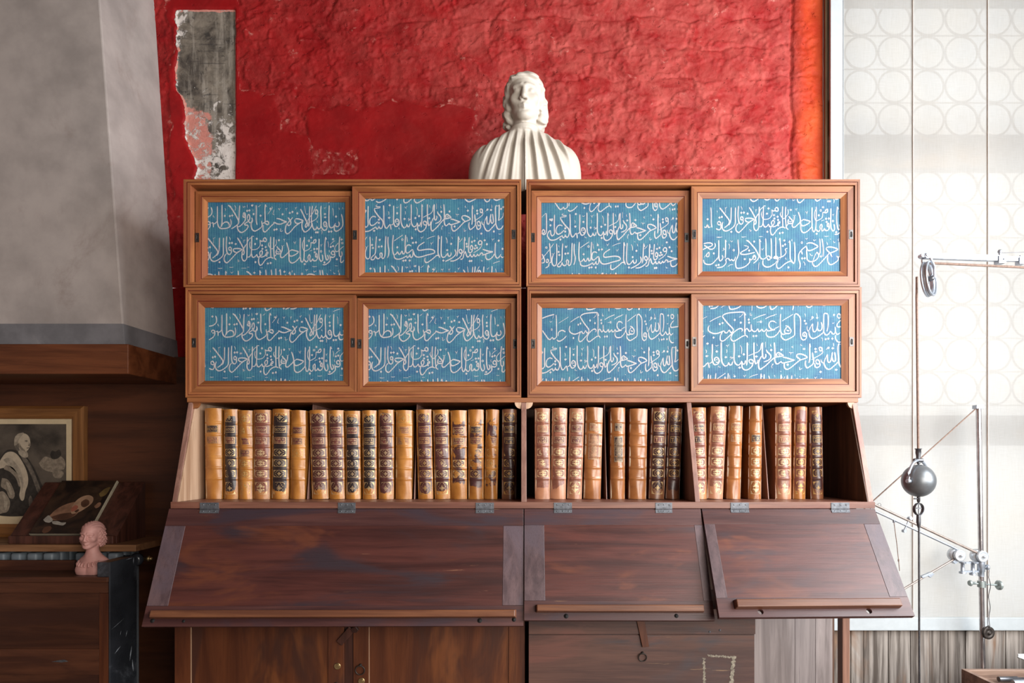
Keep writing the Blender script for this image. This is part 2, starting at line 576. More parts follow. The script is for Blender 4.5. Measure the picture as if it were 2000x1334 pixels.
def build_wall():
    step = 0.0065
    x0, x1, z0, z1 = -2.05, X(1607, YW), 2.3, 4.0
    nx, nz = int((x1 - x0) / step), int((z1 - z0) / step)
    xs, zs = np.linspace(x0, x1, nx + 1), np.linspace(z0, z1, nz + 1)
    gx, gz = np.meshgrid(xs, zs, indexing='ij')
    k = F / (D + YW)
    px, py = CX + gx * k, CY - (gz - ZC) * k
    wx = (vnoise(px / 60, py / 60, 1, 4) - 0.5) * 46
    wy = (vnoise(px / 60, py / 60, 2, 4) - 0.5) * 46
    qx, qy = px + wx, py + wy
    # smoother plaster skin, lower left, with a broken edge standing proud of the bricks
    def rect(a, b, c, d, s=6):
        return sstep(a - s, a + s, qx) * (1 - sstep(b - s, b + s, qx)) * sstep(c - s, c + s, qy) * (1 - sstep(d - s, d + s, qy))
    skin = np.maximum.reduce([rect(430, 545, 190, 400), rect(480, 605, 262, 400), rect(605, 925, 208, 400), rect(330, 470, -60, 400, 3)])
    hole = np.maximum(rect(600, 700, 290, 345, 3) * 0.7, 0)
    skin = skin * (1 - hole)
    sk2 = rect(1120, 1600, 318, 420, 4) * 0.5
    h = 0.010 * np.maximum(skin, sk2)
    rough = 1 - 0.86 * skin
    # brick courses showing through
    rowh = 56.0
    r = (qy * 0.94 + 0.02 * px) / rowh
    row = np.floor(r)
    cour = 1 - sstep(0.0, 0.16, np.abs(r - row - 0.5) * 2 - 0.80) 
    bl = (qx + row * 61) / 128.0
    head = 1 - sstep(0.0, 0.10, np.abs(bl - np.floor(bl) - 0.5) * 2 - 0.88)
    mask = sstep(470, 620, px) * (1 - skin)
    mask = mask * sstep(0.40, 0.62, vnoise(px / 150, py / 110, 5, 3) + 0.16)
    brk = sstep(0.30, 0.62, vnoise(px / 70, py / 30, 31, 4))
    h += mask * 0.009 * brk * (cour * (0.45 + 0.55 * head) - 1.0)
    rs = vnoise(row * 3.1 + 0.5 + np.floor(bl) * 7.7, row * 1.7, 8, 1) - 0.5
    h += mask * 0.006 * rs
    n_big = vnoise(px / 85, py / 60, 11, 5) - 0.5
    n_mid = vnoise(px / 24, py / 20, 12, 5, 0.6) - 0.5
    rid = 1 - np.abs(vnoise(px / 46, py / 34, 14, 5, 0.6) - 0.5) * 2
    h += rough * (0.022 * n_big + 0.010 * n_mid + 0.006 * (sstep(0.82, 1.0, rid)))
    h += 0.0022 * n_mid + 0.003 * n_big
    # upright fold and crack beside the jamb
    fold = np.exp(-((px - 1562 - wx * 0.25) / 13.0) ** 2)
    h += 0.012 * fold * (0.4 + vnoise(px / 20, py / 26, 17, 4))
    crack = np.exp(-((px - 1545 - wx * 0.35) / 2.2) ** 2) * sstep(0.25, 0.4, vnoise(py / 40, py * 0 + 2.5, 18, 3))
    h -= 0.012 * crack
    h *= 1 - sstep(1585, 1604, px) * 0.8
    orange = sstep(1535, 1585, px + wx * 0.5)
    # recess for the fresco strip
    fx = px + (vnoise(px / 30, py / 22, 21, 5) - 0.5) * 22
    lefte = np.where(py < 150, 344, 344 + (py - 150) * 0.20)
    fres = sstep(lefte - 3, lefte + 4, fx) * (1 - sstep(458, 463, px + wx * 0.05)) * sstep(17, 24, py + wy * 0.05)
    h -= 0.016 * fres
    h += fres * 0.006 * (vnoise(px / 14, py / 14, 23, 5, 0.65) - 0.5)
    edge = np.clip(fres * (1 - fres) * 4, 0, 1)
    skin_edge = np.clip(skin * (1 - skin) * 4, 0, 1)
    relief = np.clip((n_mid + 0.2 * n_big) * 3.0 * (1 - skin), 0, 1) + skin_edge * 0.7
    sline = 322 + (px - 1130) * 0.035 + wy * 0.25
    streak = np.exp(-((py - sline) / 3.2) ** 2) * sstep(1120, 1150, px) * (1 - sstep(1380, 1500, px)) * vnoise(px / 40, py / 12, 33, 3)
    h += 0.006 * streak
    relief = np.clip(relief + 2.2 * streak, 0, 1.4)
    mb = MB()
    n2 = nz + 1
    V = np.stack([gx, YW - h, gz], -1).reshape(-1, 3)
    mb.v = V.tolist()
    idx = np.arange((nx + 1) * n2).reshape(nx + 1, n2)
    a, b, c, d = idx[:-1, :-1].ravel(), idx[1:, :-1].ravel(), idx[1:, 1:].ravel(), idx[:-1, 1:].ravel()
    mb.f = list(zip(a.tolist(), b.tolist(), c.tolist(), d.tolist()))
    mb.mi = [0] * len(mb.f)
    mb.sm = [True] * len(mb.f)
    nv = len(mb.v)
    # the rest of the wall: plain
    for (ax, bx, az, bz) in ((-3.4, x0, 0, 4.0), (x0, x1, 0, z0)):
        mb.add([(ax, YW, az), (bx, YW, az), (bx, YW, bz), (ax, YW, bz)], [(0, 1, 2, 3)], 0)
    tot = len(mb.v)
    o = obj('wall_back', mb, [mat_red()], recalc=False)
    for nm, arr in (('lit_pale', np.clip(0.25 + 0.75 * sstep(560, 1250, px), 0, 1) * (1 - 0.75 * skin) * (1 - orange)), ('relief', relief), ('skin', skin), ('fresco', fres), ('orange', orange), ('white', (sstep(130, 330, py) * 0.62 + 0.35 * sstep(400, 455, px) * sstep(90, 200, py) * vnoise(px / 20, py / 20, 41, 3) + 0.55 * (1 - sstep(352, 378, px)) * (1 - sstep(60, 130, py)) + 0.25 * edge)), ('pink', sstep(160, 290, py) * (1 - sstep(385, 440, px + wx * 0.8)) + 0.8 * edge)):
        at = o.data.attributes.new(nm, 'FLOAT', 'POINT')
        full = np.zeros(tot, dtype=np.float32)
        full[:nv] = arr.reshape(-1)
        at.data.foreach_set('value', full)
    o['kind'] = 'structure'
    return o


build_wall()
M_floor = plain('terrazzo_floor', (0.20, 0.13, 0.10), 0.5, 0, 0.3, 20, 0.05)
struct('floor', MB().box(-3.4, 3.1, -4.6, 0.9, -0.05, 0.0), M_floor)

M_ceil = wood('dark_ceiling_boards', (0.05, 0.03, 0.02), (0.11, 0.065, 0.04), 'Y', rough=0.6)
struct('ceiling', MB().box(-3.5, 3.2, -4.6, 0.9, 4.0, 4.06), M_ceil)

# dark wooden wall panelling under the chimney hood
mb = MB()
mb.box(-3.4, -1.46, 0.565, 0.595, 0.0, 1.93)
struct('wall_niche_panelling', mb, W_niche, bevel=0.002)

mb = MB().box(-3.5, -3.4, -4.6, 0.9, 0.0, 4.0)
M_lw = plain('brown_side_wall', (0.16, 0.10, 0.08), 0.7, 0, 0.2, 3, 0.1)
struct('wall_left', mb, M_lw)

# chimney hood
M_hood = plain('grey_hood_plaster', (0.35, 0.305, 0.285), 0.8, 0, 0.25, 3.0, 0.25, dirt=(0.25, 0.20, 0.18), bdist=0.004)
M_band = plain('dark_grey_hood_band', (0.15, 0.145, 0.155), 0.7, 0, 0.25, 7, 0.2, dirt=(0.24, 0.22, 0.22))
def hood_pt(t, corner):
    # t: 0 at the mantel, 1 at the top; corner: 'fl' 'fr' 'br'
    z = 1.925 + t * 1.9
    if corner == 'fr': return (-1.841 - 0.140 * t, 0.20 + 0.004 * t, z)
    if corner == 'br': return (-1.822 - 0.122 * t, YW, z)
    return (-3.4, 0.20 + 0.004 * t, z)
mb = MB()
mb.hexa([hood_pt(0.045, 'fl'), hood_pt(0.045, 'fr'), hood_pt(0.045, 'br'), (-3.4, YW, hood_pt(0.045, 'br')[2]), hood_pt(1.09, 'fl'), hood_pt(1.09, 'fr'), hood_pt(1.09, 'br'), (-3.4, YW, hood_pt(1.09, 'br')[2])], 0)
hood = struct('wall_chimney_hood', mb, M_hood, bevel=0.006)
mb = MB()
e = 0.003
mb.hexa([(-3.4, 0.20 - e, 1.9255), (-1.841 + e, 0.20 - e, 1.9255), (-1.822 + e, YW, 1.9255), (-3.4, YW, 1.9255), (-3.4, 0.20 - e, 2.022), (-1.8475 + e, 0.20 - e, 2.022), (-1.828 + e, YW, 2.022), (-3.4, YW, 2.022)])
obj('painted_band', mb, M_band, hood, bevel=0.001)
mb = MB()
mb.box(-3.4, -1.8085, 0.178, YW - 0.005, 1.787, 1.925)
struct('trim_mantel_beam', mb, W_beam, bevel=0.004)

# ------------------------------------------------------------------ window wall on the right
YB = 0.55
xw0 = X(1607, YW)
mb = MB()
mb.box(xw0 + 0.001, X(1620.5, 0.575), 0.575, 0.80, 0.0, 4.0)
trim = struct('trim_window_jamb', mb, W_jamb, bevel=0.003)
mb = MB()
for py in (230, 350):
    mb.tube([(X(1622, 0.57), 0.569, Z(py + 35, 0.57)), (X(1622, 0.57), 0.569, Z(py - 35, 0.57))], 0.0065, 10)
obj('hinge_pin', mb, M_steel_d, trim)

M_lead = plain('window_lead', (0.34, 0.22, 0.12), 0.5, 0.2, 0.3, 30, 0.1)
mat_g, nt, bs = new_mat('bullseye_glass')
nt.nodes.remove(bs)
tr = N(nt, 'ShaderNodeBsdfTransparent')
gl = N(nt, 'ShaderNodeBsdfGlossy', i_Roughness=0.15)
mx = N(nt, 'ShaderNodeMixShader')
mx.inputs[0].default_value = 0.06
nv = noise(nt, obj_coord(nt, (1, 1, 1), 0), 4.0, 3, 0.5)
nt.links.new(mixc(nt, ramp(nt, nv, 0.35, 0.65), (0.86, 0.93, 0.98), (1.0, 0.96, 0.86)), tr.inputs[0])
nt.links.new(tr.outputs[0], mx.inputs[1])
nt.links.new(gl.outputs[0], mx.inputs[2])
nt.links.new(mx.outputs[0], nt.nodes['Material Output'].inputs[0])

M_rail = wood('window_rail_wood', (0.16, 0.15, 0.16), (0.30, 0.29, 0.31), 'X', blotch=(0.62, 0.36, 0.12), grain=4)
Yg = 0.70
mb = MB()
pane_bands = []
zb = [0.45, Z(870, Yg), Z(812, Yg), Z(332, Yg), Z(268, Yg), 4.0]
mb.box(1.64, 3.1, Yg - 0.03, Yg + 0.04, zb[1], zb[2], 0)
mb.box(1.64, 3.1, Yg - 0.03, Yg + 0.04, zb[3], zb[4], 0)
mb.box(1.64, 1.685, Yg - 0.03, Yg + 0.04, 0.45, 4.0, 1)
mb.box(1.64, 3.1, Yg - 0.03, Yg + 0.04, 0.40, 0.45, 1)
win = struct('window_1', mb, [M_rail, M_frame_white], bevel=0.004)
mb = MB()
mb.add([(1.685, Yg + 0.02, 0.45), (3.1, Yg + 0.02, 0.45), (3.1, Yg + 0.02, 4.0), (1.685, Yg + 0.02, 4.0)], [(0, 1, 2, 3)])
obj('glass', mb, mat_g, win)
mb = MB()
R = 31.0 * (D + Yg) / F
pitch = 65.5 * (D + Yg) / F
for (za, zb_) in ((zb[2], zb[3]), (zb[4], 4.0)):
    n = int((zb_ - za) / pitch + 0.25)
    for i in range(8):
        cx = X(1681, Yg) + i * pitch
        if cx + R > 3.1: continue
        for j in range(max(n, 1)):
            cz = zb_ - R - 0.008 - j * pitch if za > 1 else zb_ - R - 0.01 - j * pitch
            if zb_ > 3.9: cz = za + R + 0.008 + j * pitch
            if cz - R < za or cz + R > zb_: continue
            mb.torus((cx, Yg, cz), (0, 1, 0), R, 0.0055, 32, 6)
        # thin lead bars between the rounds
    for j in range(n + 1):
        zz = (za + 0.004 + j * pitch) if zb_ > 3.9 else (zb_ - 0.004 - j * pitch)
        if za < zz < zb_:
            mb.box(1.685, 3.1, Yg - 0.003, Yg + 0.003, zz - 0.0025, zz + 0.0025)
obj('leaded_rounds', mb, M_lead, win)

# weathered plank dado below the window
mb = MB()
xx = 1.44
rr = random.Random(3)
while xx < 3.1:
    w = rr.uniform(0.045, 0.13)
    mb.box(xx, xx + w - 0.0025, 0.575 + rr.uniform(-0.002, 0.002), 0.60, 0.0, 0.53)
    xx += w
struct('wall_plank_dado', mb, W_wains, bevel=0.002)
mb = MB().box(1.63, 3.1, 0.5955, 0.80, 0.0, 0.44)
struct('wall_below_window', mb, W_grey)
# short wall on the far right, outside the picture, that carries the pulley arm
mb = MB().box(3.1, 3.2, -0.3, 0.9, 0.0, 4.0)
struct('wall_right', mb, M_hood)

# translucent linen blind
m, nt, bs = new_mat('sheer_linen')
nt.nodes.remove(bs)
v = obj_coord(nt, (1, 1, 1), 0)
w1 = noise(nt, obj_coord(nt, (700, 700, 14), 0), 1, 3, 0.7)
w2 = noise(nt, obj_coord(nt, (14, 14, 600), 0), 1, 3, 0.7)
wv = math_node(nt, 'MULTIPLY', math_node(nt, 'ADD', w1, w2), 0.5)
colr = mixc(nt, ramp(nt, wv, 0.38, 0.62), (0.57, 0.555, 0.525), (0.635, 0.625, 0.605))
df = N(nt, 'ShaderNodeBsdfDiffuse')
tl = N(nt, 'ShaderNodeBsdfTranslucent')
tp = N(nt, 'ShaderNodeBsdfTransparent')
nt.links.new(colr, df.inputs[0])
nt.links.new(colr, tl.inputs[0])
nt.links.new(colr, tp.inputs[0])
m1 = N(nt, 'ShaderNodeMixShader')
m1.inputs[0].default_value = 0.6
nt.links.new(df.outputs[0], m1.inputs[1])
nt.links.new(tl.outputs[0], m1.inputs[2])
m2 = N(nt, 'ShaderNodeMixShader')
m2.inputs[0].default_value = 0.15
nt.links.new(m1.outputs[0], m2.inputs[1])
nt.links.new(tp.outputs[0], m2.inputs[2])
nt.links.new(m2.outputs[0], nt.nodes['Material Output'].inputs[0])
M_linen = m
M_hem = plain('linen_hem', (0.43, 0.46, 0.475), 0.8, 0, 0.04, 30, 0.05)

bx0, bx1 = X(1621, YB), 3.05
zbot, zhem = Z(1231, YB), Z(1206, YB)
mb = MB()
nxs, nzs = 60, 90
vv = []
for i in range(nxs + 1):
    for j in range(nzs + 1):
        x = bx0 + (bx1 - bx0) * i / nxs
        z = zhem + (4.0 - zhem) * j / nzs
        y = YB + 0.004 * math.sin(x * 9 + 0.7) * math.cos(z * 1.3) + 0.002 * math.sin(x * 31 + z * 2)
        vv.append((x, y, z))
ff = [(i * (nzs + 1) + j, (i + 1) * (nzs + 1) + j, (i + 1) * (nzs + 1) + j + 1, i * (nzs + 1) + j + 1) for i in range(nxs) for j in range(nzs)]
mb.add(vv, ff, 0, True)
blind = obj('linen_blind', mb, M_linen)
tag(blind, 'pale sheer linen roller blind hanging in front of the bullseye glass window', 'blind')
mb = MB().box(bx0, bx1, YB - 0.009, YB + 0.009, zbot, zhem + 0.002)
obj('hem', mb, M_hem, blind, bevel=0.004)
M_seam = plain('linen_seam', (0.70, 0.62, 0.56), 0.8, 0, 0.1, 30, 0)
for px in (1646, 1782, 1928):
    mb = MB().box(X(px, YB) - 0.0011, X(px, YB) + 0.0011, YB - 0.0085, YB + 0.004, zhem, 4.0)
    obj('seam', mb, M_seam if px > 1700 else M_hem, blind)
mb = MB().box(bx0, X(1645, YB), YB - 0.0075, YB + 0.0075, zhem, 4.0)
obj('side_border', mb, M_hem, blind, bevel=0.002)

# ------------------------------------------------------------------ calligraphy of the printed cloth (six repeating lines)
# every stroke is a pen path; n = thin mark, t = medium, d = dot, r = small ring; two blocks per line, the second starts 197 units on
LINES = {
'A': ("4.5,48 12,47 19,44 25,37 26,28 23,19;d 14,21;13,66 12,61 17,59 21,63 19,67 14,67;21,64 21,70 16,79 4,86.5;24,64 28,62 30,67 30,75;30,66 36,63 40,58;"
"41,16 41,40 41,60 44,72 50,78 58,78.5 68,77 76,73 79,66 79,58 77.5,52;54,12 54,35 54,60 52,70 50,75;51,74 56,65 64,60 71,62 74,68 73,73;n 62,22 64,25 63,29;d 61.5,43;d 75.5,43.5;d 82.5,42;n 30,41 29,44 32,46 31,49;"
"71,13 78,19 88,34 97,50 100.5,57 100,64 95,69 87,75 80,79;71,13 77,17 80,18;103,14 102,30 101.5,45 101,56;n 89,14 92,19 91.5,25 90,28;n 112,15 114,20 117,16 118,19;n 124,12 124.5,20;"
"113,40 114,35 117,35 119,41 119,46 115,47 112,44 113,40;116,38 116,44;119,46 119,54 113,63 105,71 98,74;d 124,29;d 130,28;124,51 126,41 129,39 131,44 131,51 128,57 125,52;"
"131,52 127,58 120,63 116,66 120,69 125,69 126.5,74 122,81 113,88 106,89 100,84 97,77 97,68;128,58 131,62 137,61 139,56 137,48;d 138,14;n 134,13 138,16 142,11;n 140,25 141,30;d 142,38;149,13 149.5,30 149,50 150,62 152,68;n 162,12 158,16 154,18;"
"164,57 165,63 166,66 164,74 155,81 146,85.5 140,83 136,76 135,66 137,58 139,54;d 161.5,42.5;165,65 170,63 176,59 181,58 184,63 182,68 178,66 172,63;175,11 173.5,25 174,45 174,60;175,11 178,18;200,63 190,72 180,83 174,88 169,85 168,77 169,68;"
"n 193,17 194,21 190,27 181,39;d 189,23;n 199,26 196,38 200,40;-14,66 -13,60 -9,60 -8,66 -12,69 -14,66;-8,66 -9,74 -16,78;d -11,50",
"9,50 18,52 29,57 38,60;38,60 30,62 20,66 10,65 5,62 0,61;d 26,38.5;n 14,22 17,25 20,21;n 17,25 17.5,29;n 34,22 36,24 39,21;n 36,24 36,29;d 46,35;d 53.5,32;n 60,20 63,21 66,18;n 63,21 62,25;d 67,36;"
"40,48 43,50 46,55 49,62 47,68 42,70 40,67 42,61 48,55 54,47;62,51 72,52 83,57 75,62 60,73 49,86 40,93 35,90 33,83 35,72 38,64;61,52 60,59 65,64 71,63;d 3,82;d 9,80.5;n 18,79 21,80 20,85 22,87 27,84;"
"76,24 82,36 89,51 93,59 96,66 94,72 91,75 89,71 92,64 95,57;t 95,57 101,48 110,35 120,15;102,16 101,40 100,60 98.5,73;109,15 107,35 106.5,55 107,68 103,77 95,85 88,88 83,83 80,74 80,64 83,58;107.5,62 110,74 115,82 119,80 122,72;"
"122,74 126,80 131,77 133,70 133,50 132,30 133.5,15;n 87,15 88,22 89,30 90,36;n 91,36 93.5,40 97,36;117,32 118,27 121,26 124,31 123,37 118,37 117,32;t 123,37 124,44 119,52 111,57 102,61;n 123,56 122,59 124,62;n 142,20 144,22 147,18;n 144,22 144,25;"
"d 144,38;d 144.5,47;133,70 136,78 141,83 147,82 150,75 149,68;141,70 140,64 144,59 148,63 149,69 145,73 141,70;143,66 146,68;d 119,89;d 124,89;n 133,82 136,86 135,94;156,14 155,35 155,55 156,70 160,76 166,75 172,67 173,63;"
"172,68 176,73 182,72 184,66 182,59;n 165,21 167,28 167.5,43;d 175,45;d 155,87;d 162,86.5;190,38 193,52 194,66 191,75 184,82 176,86 171,83 170,75 172,70;n 183,20 184,26;n 193,19 194,24"),
'B': ("8,60 8,54 12,51 16,55 17,62 17,69 14,74 9,74 3,71;9,59 12,61 16,60;d 13,40.5;d 19.5,38.5;n 6.5,21 7.5,26;13,13 20,21 30,34 39,46 41,52 38,59 32,65 26,69;13,13 18,16;46,12 45.5,30 45,45 42,57 37,62;n 28,13 30,14 34,11;n 30,14 29.5,28;"
"23,52 20.5,60 21,70 25,76 31,78 40,75 50,68 55,62 57,54 57,35 57.5,12;d 46,80;66,8 65,25 65,40 67,52 71,58 76,58 79,53 79,45;72,45 72,40 76,38 79,42 78,47 73,46 72,45;n 73,9 75.5,14 76,19;d 74,27;d 81,26.5;d 91.5,29.5;"
"85,43 95,42 104,43 110,45;85,43 85,48 89,52 95,53;110,45 103,49 95,53;103,49 92,57 80,70 71,79 66,82 60,77 59,69 61,62 66,56;n 96,74 99,74 98,79 103,76;96,12 103,23 110,36 113,43 115,52 114,58 111,59 109,54 112,46 116,38 122,29;96,12 101,18;t 122,29 128,17 137,10;"
"n 106,9 107.5,15;n 112,19 115,19 118,18;n 115,19 113.5,26;124,10 123.5,30 123,50 122.5,65 121,72 116,77 111,74 108.5,66 109,56;136,8 135.5,30 135,50 134,58 130,65 124,66;135,55 137,64 141,67 146,64 150,58;136,8 142,8;"
"t 132,23 130,30 132,40 137,45 145,45 153,42 159,34 160,28 158.5,18;d 150,15;159,19 163,22 168,21 175,23 177,17 173,12 168,16 170,21;d 145.5,29.5;d 165,33.5;d 166,43;150,58 153,66 157,65 160,62;160,62 158,54 163,48 166,52 164,60 160,63 157,66;"
"157,66 155,76 157,86 161,89 166,85 174,74 183,68 191,67 196,70;d 175,38;d 176.5,47;160,66 168,65 176,60 181,56 181,52 177,54 175,62 180,63;d 146.5,80;189,9 188.5,30 189,50 189.5,66;t 185,25 182.5,30 185,37 191,43 197,41 200,38;198,10 197,35 198,55 199,66;d 181,84;d 189,82.5;"
"n 74,94 78,95 85,94;n 123,94 129,94;n 5,95 10,96 16,95;-11,12 -10,30 -10,55 -8,68;-29,66 -24,68 -21,60 -17,68 -12,66;d -20,45",
"t 7,17 8,27 5,34 0,38;d 15,19;n 27,16 30,17 33,15;n 30,17 30,22;9,36 13,42 19,48 20,55 16,57 8,56 7,50 10,44;t 9,50 15,52 19,49;8,58 3,64 2,68 8,74;n 22,34 25,36 29,33;25,36 24,46 21,55 19,62 21,67 26,67 33,61 40,54 42,48 40,38 36,25;"
"n 56,23 60,28 62,22;n 60,28 59,31;45,50 50,46 60,48 70,51;70,51 64,57 52,63 45,62 43,55 44,48;42,50 43,65 44,76 49,82 55,82 62,78 70,70 74,64 74,50 74,30 74.5,12;86,10 86,30 85.5,55 84.5,70 80,80 76,76 75,66;"
"t 84,18 81,28 81,38 84,47 88,49 95,46 102,41 104,33 104,25;104,26 109,26 114,27 118,23 117,17 113,19 110,25;r 98.5,20.5;d 105,11.5;d 93,34;85,72 89,78 93,79 97,73;97,73 96,65 100,59 102,64 101,72 103,78 107,75 109,70;109,70 112,76 118,76 122,70 121,60;"
"121,66 117,65 117,58 120,56 122,62;n 100,50 104,48 108,47;d 113.5,43.5;d 121,43;d 115,52.5;d 87,85.5;127,15 126.5,35 126,55 127,68 130,75 133,78 137,74 137,66 135.5,59;r 132.5,50;n 131,31 133,33 136,30;n 133,33 133,37;"
"145,10 143.5,25 143,45 144,60 147,72 150,74 153,68 150,60;145,10 148,17;n 151,22 153,30 152.5,39;n 172,20 165,24 158,32;d 166,16;d 159.5,37.5;d 166,35.5;n 157,46 155,49 157,53;164,60 161,54 165,49 170,52 170,58 164,60;"
"171,55 171,63 166,67 158,66 158,75 152,82 144,87 137,87;156,60 157,66;d 142,81;t 181,26 172,37 171,45 175,51 182,48 190,40 196,36;185,9 183,30 183,50 184,62 188,65 191,60 190,50;d 190,17;r 191.5,27;d 176.5,72;196,74 191,81 187,79 187,70 188,64;n 108,92 113,93 121,92;n 171,90 179,90.5"),
'C': ("13,15 12.5,35 12.5,55 13,66 10,72 6,74 3,70 2,60;d 5,30.5;35,46.5 30,44 24,45 19,51 17,59 19,67 24,69.5 30,67 36,62 40,58;t 38,11 34,15 40,17 46,17 45,20 38,21 30,22;30,22 31,28 37,37 45,47 52,54 54.5,62 53,72 49,78 44,75 43,70;43,73 39,79 36,78 35,73;"
"35,73 27,78 17,84 8,86 1,85 -4,80 -7,73 -5,65 -1,60 3,60;d 43,53;d 43,62;d 29.5,84;56,13 57,35 57,55 59,70 63,77 67,75 72,68 75,66;74,66 76,72 77,81;77,68 82,66 84,60;84,14 84,35 83.5,52 85,64 88,71 92,72 97,69 100,62 99,56;90,62 89,55 93,51 98,55 99,62 96,66 92,64;94,56 94,60;"
"d 73,13;n 69,30 71,34 70,40;d 71.5,48;n 68,47 70,49 73,48 75,46;n 91,18 94,20 98,17;d 94,35;n 99,74 98,78 103,79;104,9 104,30 104,50 106,65 110,73 114,76 119,72 121,65;121,66 124,73 128,71 130,63;n 115,17 118,20 122,15;n 118,20 119,23;n 116,29 117,34 116,39;d 114.5,51;"
"n 127,48 124,52 131,52 124,57;133,10 133.5,30 133,50 134,63 138,71 143,73 148,68 150,61;150,62 153,70 157,69 159,60;n 147,18 150,25 150,35 149.5,42;d 144.5,48.5;d 155,43;d 145.5,80;163,10 163,30 163,50 162,65 161,74;163,10 165,17;168,66 167,60 171,57 176,61 176,67 171,68 168,66;"
"176,66 174,75 168,83 160,87 154,84 151,77 151,68;t 195,12 194,20 193,28 187,36 177,41 166,47;178,10 178,30 178.5,50 180,62 182,71;182,70 186,66 187,58;d 183.5,49;n 184,13 185.5,20;197.5,10 197,30 197,50;195,48 190,60 188,70 189,80 192,85 197,83;"
"-10.5,10.5 -9.8,26.5 -9.8,58 -11,66 -15,70 -19,70 -23,66;-22,64 -20,57 -16,58 -15,64 -19,67 -22,64;t -11.7,11 -22.7,22;d 0.5,28.5;d 6,28;d 1.7,44.5",
"n 7,8 7,24;n 19,14 18,17 20,21;d 20,31;9,30 11,36 17,43 19,49 17,56 11,61 3,64;-5,84 0,81 8,74 18,62 28,52 38,49.5 48,47;48,47 42,42 36,38 32,42 33,50;36,43 40,46;1,40 1,50 3,54 6,53 8,47 7,42;27,10 28,25 28.5,45 28,58 30,67 34,70 39,66 43,62;"
"46,51 55,53 65,57 73,59;73,59 62,63 52,66 45,67 42,63;78,43 86,42 96,46 102,52;78,43 78,50 82,54 86,58;102,52 93,56 84,60 74,70 64,80 56,85 51,82 49,74 50,67;d 57,72;d 43,30;n 70,20 66,22 70,25;n 60,37 64,39 70,38;n 64,39 64,44;n 88,14 86,17 90,19;d 94,28;"
"n 83,78 84,82 84,86 90,82;n 21,71 25,70 21,75 22,82;107,13 106.5,30 107,50 106,62 105,67;107,13 109,23;113,38 114,50 116,60 114,70 107,77 101,81 98,76 97,68 98,60;d 120,28;d 120.5,36;129,30 128,25 131,23 135,27 134,33 130,33 129,30;t 135,30 136,38 131,44 121,51 111,58;"
"121,66 121,60 125,58 129,63 128,69 124,70 121,66;129,66 130,74 126,79 122,80 119,76 118,68;t 132,57 134,64 137,67 141,58 144,50 147,43;147,43 147,55 148,63 151,66 154,62 156,52 158.5,37;158,52 159,60 162,63 165,60 164.5,48 163,37;n 151,22 148,26 143,30;d 149,25;d 159,26;n 160,11 161,17 160.5,21;"
"141,58 139,68 142,78 147,84 153,84 160,77 168,68 172,60 171,40 171,20 173,13;171,55 173,68 177,78 182,80 188,77 193,69;182,12 181.5,30 181,45 179,56;t 179,56 187,50 192,44 193,33;n 173,14 178,15 183,11;d 166.5,86;d 187,23;d 193,18;n 40,90 43,91;d 131.5,92;n 180,92 183,94 187,92"),
'D': ("t 10,12 -4.5,32 -18.6,49 -24,57;18,12 19,30 18.5,50 18,66 16,72 11,74 7,70 5,62 6,52 9,42;n 6,39 9,42 13,37;36,11 34.5,30 34,50 32,60 26,66 21,72 22,76 28,76 32,70 34,64;34,65 37,72 43,73 47,67;47,67 46,60 49,57 52,61 51,68 48,70;51,68 53,73 57,71 60,62 61,40 62,20 62.5,10;"
"68.5,12 68,25 69,40 71,50 70,62 67,71;n 24,17 26,22;d 24,35;d 26,43.5;n 43,18 46,22 49,17;d 45,21;d 43,40;d 50.5,39;83,7 82,20 81,40 82,55 85,64;86,63 92,59 95,54 98,60 102,61 107,52 110,60 114,58 116,50 116,30 117.5,7;t 110,7 98,15 85,24;r 108.5,20;d 94.5,41.5;"
"133,38 128,35 122,36 119,42 118,50 120,57 125,57 131,52 136,48 138,50;85,64 87,71 93,74.5 103,74 113,70 121,65;121,65 122,71 127,67 130,61;130,61 131,69 136,68 138,60 138,49;139,52 141,60 146,67 154,69 165,67 178,63 190,60 198,57 198,52 192,48 180,47 165,49 155,50 151,46 154,38 162,32 170,27;"
"n 121,12 122,20 123,27;n 133,10 135,16;d 135,16;d 138,29;d 146.5,28;n 160,13 163,16 167,11;n 163,16 162,19;n 176,19 186,14 200,10;n 187,29 190,31 194,27;n 190,31 189,35;d 111,79;d 117.5,78;d 129,78.5;200,68 190,76 180,83 174,84 171,79 172,70;"
"-1.9,10.5 0,31 2.6,57 1.3,64.5 -3,66;-11,60 -8,55 -5,58 -6,64 -10,64 -11,60;-3,66 -5,75 -13.4,80;-22.4,41 -16,57 -17.3,64.5 -24,66;r -10.9,22.8",
"12,8 11.5,25 11,45 11,58 14,66 16,71;14,66 8,64 0,70;12,8 15,18;21,10 20,30 19.5,50 20,62 23,69 29,69 35,62 38,57;38,57 39,64 43,67 47,62 47,56;t 33,14 36,22 36,31;n 49,12 51,17 50,19;d 47.5,32;d 36.5,49.5;d 26,78.5;58,48 61,56 59,63 52,70 42,76 31,81;68,11 67,30 66,50 65,60 63,67;68,11 71,21;"
"n 78,16 77,20 70,27;71,56 70,50 74,47 78,52 77,57 73,58 71,56;77,57 75,66 66,74 56,79 45,80;85,13 84,30 84,45 82,54 79,58;85,13 87,23;d 90.5,32;d 91.5,39.5;98,13 97,30 96,45 97,55 101,57 106,52 107,44;101,47 101,41 104,36 108,42 107,47 103,48 101,47;d 105.5,26.5;d 112.5,23.5;"
